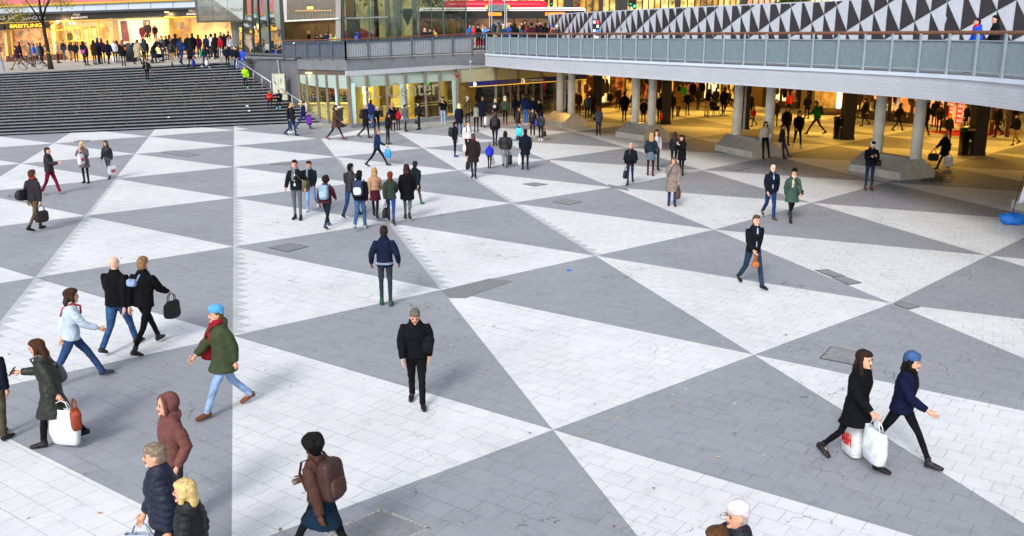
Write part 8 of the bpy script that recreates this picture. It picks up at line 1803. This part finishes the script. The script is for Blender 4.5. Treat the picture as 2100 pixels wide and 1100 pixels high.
person((2.22, 52.50, 4.45), 160, 1.56, 'stand', ('puffer', '#161c2c', 'puffer'), ('slim', '#0e0f14'), ('short', '#1c1412'), 'person in blue knitted hat and orange collar at the hoarding', group='people waiting behind the deck railing', hat=('beanie', '#2448c0'), scarf='#e04c28', lod=2)
person((2.47, 52.00, 4.45), 190, 1.56, 'stand', ('puffer', '#101418', 'puffer'), ('slim', '#0e0f14'), ('short', '#1c1412'), 'person in white knitted hat and black puffer jacket at the hoarding', group='people waiting behind the deck railing', hat=('beanie', '#dcdce0'), lod=2)
person((13.94, 28.60, 4.45), 80, 1.66, 'walkC', ('hoodie', '#1450d8'), ('slim', '#0e0f14'), ('short', '#2c2030'), 'person in bright blue jacket with red collar passing along the deck', group='people waiting behind the deck railing', scarf='#c01c28', lod=1)
person((14.48, 28.60, 4.45), 75, 1.74, 'walkC', ('jacket', '#0c1018'), ('slim', '#0e0f14'), ('short', '#0c0a0a'), 'person in black passing along the deck behind the bright blue jacket', group='people waiting behind the deck railing', lod=1)
t = person((-32.91, 85.20, 4.47), 185, 1.85, 'stand', ('coat', '#3c1018'), ('tights', '#141014'), ('bald', '#000'), 'mannequin in dark red dress with white heart, left of three in the cream window', lod=2, shoe='#c8c0b8', skin=4, group='mannequins on display'); t.name = 'mannequin'; t['category'] = 'mannequin'
t = person((-32.37, 85.20, 4.60), 180, 1.95, 'stand', ('coat', '#141018'), ('tights', '#141014'), ('bald', '#000'), 'taller mannequin in black dress with white heart, middle of three', lod=2, shoe='#c8c0b8', skin=4, group='mannequins on display'); t.name = 'mannequin'; t['category'] = 'mannequin'
t = person((-31.69, 85.00, 4.56), 175, 1.80, 'stand2', ('jacket', '#2c1018'), ('slim', '#141014'), ('bald', '#000'), 'mannequin in dark red jacket, right of three in the cream window', lod=2, shoe='#c8c0b8', skin=4, group='mannequins on display'); t.name = 'mannequin'; t['category'] = 'mannequin'
t = person((-40.05, 86.60, 4.09), 180, 1.75, 'stand', ('jacket', '#4c4824'), ('slim', '#3c3020'), ('bald', '#000'), 'mannequin in olive top inside the golden doors', lod=2, shoe='#c8c0b8', skin=4, group='mannequins on display'); t.name = 'mannequin'; t['category'] = 'mannequin'
t = person((-39.51, 86.60, 4.18), 180, 1.75, 'stand2', ('coat', '#c8b088'), ('slim', '#2c2420'), ('bald', '#000'), 'mannequin in cream coat inside the golden doors', lod=2, shoe='#c8c0b8', skin=4, group='mannequins on display'); t.name = 'mannequin'; t['category'] = 'mannequin'
t = person((22.54, 61.00, 0.27), 180, 1.90, 'stand', ('coat', '#5a4a3c'), ('tights', '#0c0c10'), ('bald', '#000'), 'mannequin in brown dress and black tights, left one in the bright clothing shop window', lod=2, shoe='#c8c0b8', skin=4, group='mannequins on display'); t.name = 'mannequin'; t['category'] = 'mannequin'
t = person((23.18, 61.40, 0.39), 170, 1.85, 'stand2', ('coat', '#8a7048'), ('tights', '#1c1410'), ('bald', '#000'), 'mannequin in ochre coat, right one in the bright clothing shop window', lod=2, shoe='#c8c0b8', skin=4, group='mannequins on display'); t.name = 'mannequin'; t['category'] = 'mannequin'
t = person((2.23, 66.80, 1.26), 185, 1.60, 'stand', ('coat', '#d02840'), ('slim', '#c02038'), ('bald', '#000'), 'red pink dressed mannequin high behind the station entrance glass', lod=2, shoe='#c8c0b8', skin=4, group='mannequins on display'); t.name = 'mannequin'; t['category'] = 'mannequin'
t = person((-0.02, 66.20, 1.16), 180, 1.60, 'stand', ('jacket', '#a01c14'), ('slim', '#141014'), ('bald', '#000'), 'red dressed mannequin behind the station doors', lod=2, shoe='#c8c0b8', skin=4, group='mannequins on display'); t.name = 'mannequin'; t['category'] = 'mannequin'

# more of the crowd, all in dark clothes, told apart by where they stand
for p, rz, h, po, k, tc, lc, hs, lab in (
 ((3.696, 64.739, 0.000),200,1.72,'stand','jacket','#101014','#0c0c10','short','dark figure between the two leftmost round columns'),
 ((5.369, 62.940, 0.000),330,1.7,'walkC','coat','#14100e','#0c0c10','bob','dark coated figure right behind the grey blue denim jacket'),
 ((7.886, 69.665, 0.000),180,1.75,'walkA','jacket','#1c1410','#101010','short','walker in brown black right of the red coated person'),
 ((8.529, 65.590, 0.000),20,1.7,'stand2','jacket','#0c0c10','#0c0c10','short','dark figure deep between the second pair of round columns'),
 ((10.768, 71.502, 0.000),170,1.72,'walkC','coat','#2c1c14','#0c0c10','long','long haired figure in brown coat right of the red jacket in the passage'),
 ((12.163, 64.895, 0.000),190,1.7,'stand','jacket','#101014','#141014','short','dark figure close right of the tan coat'),
 ((13.690, 68.922, 0.000),340,1.72,'walkC','jacket','#0c0c10','#0c0c10','bob','dark figure left of the khaki trousers woman, further back'),
 ((15.619, 67.303, 0.000),60,1.7,'walkA','coat','#14100c','#0c0c10','short','dark walker right of the stroller in the passage'),
 ((15.793, 62.075, 0.000),200,1.74,'stand','coat','#0c0a0a','#0c0c10','short','dark figure beside the downpipe of the third plinth'),
 ((16.082, 56.997, 0.000),170,1.7,'walkC','jacket','#1c1410','#141014','bob','brown jacketed walker left of the tall man in black'),
 ((19.604, 62.142, 0.000),10,1.7,'stand2','jacket','#101014','#0c0c10','short','dark figure left of the green jacketed strider'),
 ((21.540, 57.086, 0.000),90,1.72,'walkC','coat','#14100e','#0c0c10','short','dark walker before the mannequins of the bright window'),
 ((22.511, 54.313, 0.000),280,1.7,'walkA','jacket','#100c0c','#0c0c10','bob','dark walker between the fourth pair of round columns'),
 ((24.420, 53.299, 0.000),150,1.7,'stand','jacket','#18100e','#0c0c10','short','dark figure left of the sale banners'),
 ((28.276, 53.358, 0.000),180,1.7,'stand','coat','#0c0a0a','#0c0c10','short','dark figure right of the woman in high boots')):
    person(p, rz, h, po, (k, tc), ('slim', lc), (hs, '#1a110c'), lab, lod=2, group='people in the passage under the deck')
for x, y, rz, h, k, tc, lc, hs, lab in (
 (-38.6,78,10,1.72,'coat','#101420','#0c0c10','short','dark coated person just left of the yellow scarf, further back'),
 (-36.2,79,200,1.7,'jacket','#1c1c24','#141418','bob','person in charcoal behind the long dark navy coat'),
 (-34.9,77.5,350,1.74,'jacket','#0e1018','#101418','short','person in black between white puffer jacket and black coat'),
 (-31.9,77,20,1.7,'coat','#241c1c','#0c0c10','long','long haired person in brown black behind the beige quilted coat'),
 (-30.6,78,180,1.72,'jacket','#141824','#0c0c10','short','person in dark blue behind the slate jacket'),
 (-29.4,76.5,10,1.7,'coat','#0c0c10','#0c0c10','bob','person in black coat behind the stroller group'),
 (-27.9,78,190,1.74,'jacket','#3c1418','#0c0c10','short','person in wine red right behind the leather jacket'),
 (-26.9,77,0,1.72,'coat','#0e0e14','#0c0c10','short','person in black before the yellow shop wall'),
 (-25.6,76,30,1.7,'jacket','#10141c','#141c2c','afro','person with round hair left of the tall black coat'),
 (-24.4,77,170,1.72,'jacket','#101014','#0c0c10','short','person in black right of the maroon jacket, further back'),
 (-23.6,75.5,340,1.7,'coat','#141014','#0c0c10','long','long haired person in black beneath the glass canopy'),
 (-22.6,76,200,1.72,'jacket','#101828','#0c0c10','short','person in navy beneath the glass canopy')):
    person((x, y, zU(x, y)), rz, h, 'stand2', (k, tc), ('slim', lc), (hs, '#1a110c'), lab, lod=2, group='people crowding at the head of the stairs')
lp = Vector((-18.653, 66.600, 2.522)); le = Vector((-18.311, 66.200, 1.904)); t = thing('litter_picker', le, 'long grey litter picker with orange grip held by the cleaner in neon yellow', 'tool')
bm = bmesh.new(); tube(bm, [Vector((0,0,0)), lp-le], .025, 8); link('shaft', bm, M_palegrey, t)
bm = bmesh.new(); tube(bm, [(lp-le)*.86, (lp-le)*1.05], .045, 8); link('grip', bm, plain('grip_orange', '#d84818', .5), t)
bm = bmesh.new(); bx(bm, (0, 0, .05), (.2, .1, .1)); link('jaw', bm, M_palegrey, t)
bpy.data.scenes.remove(TS)
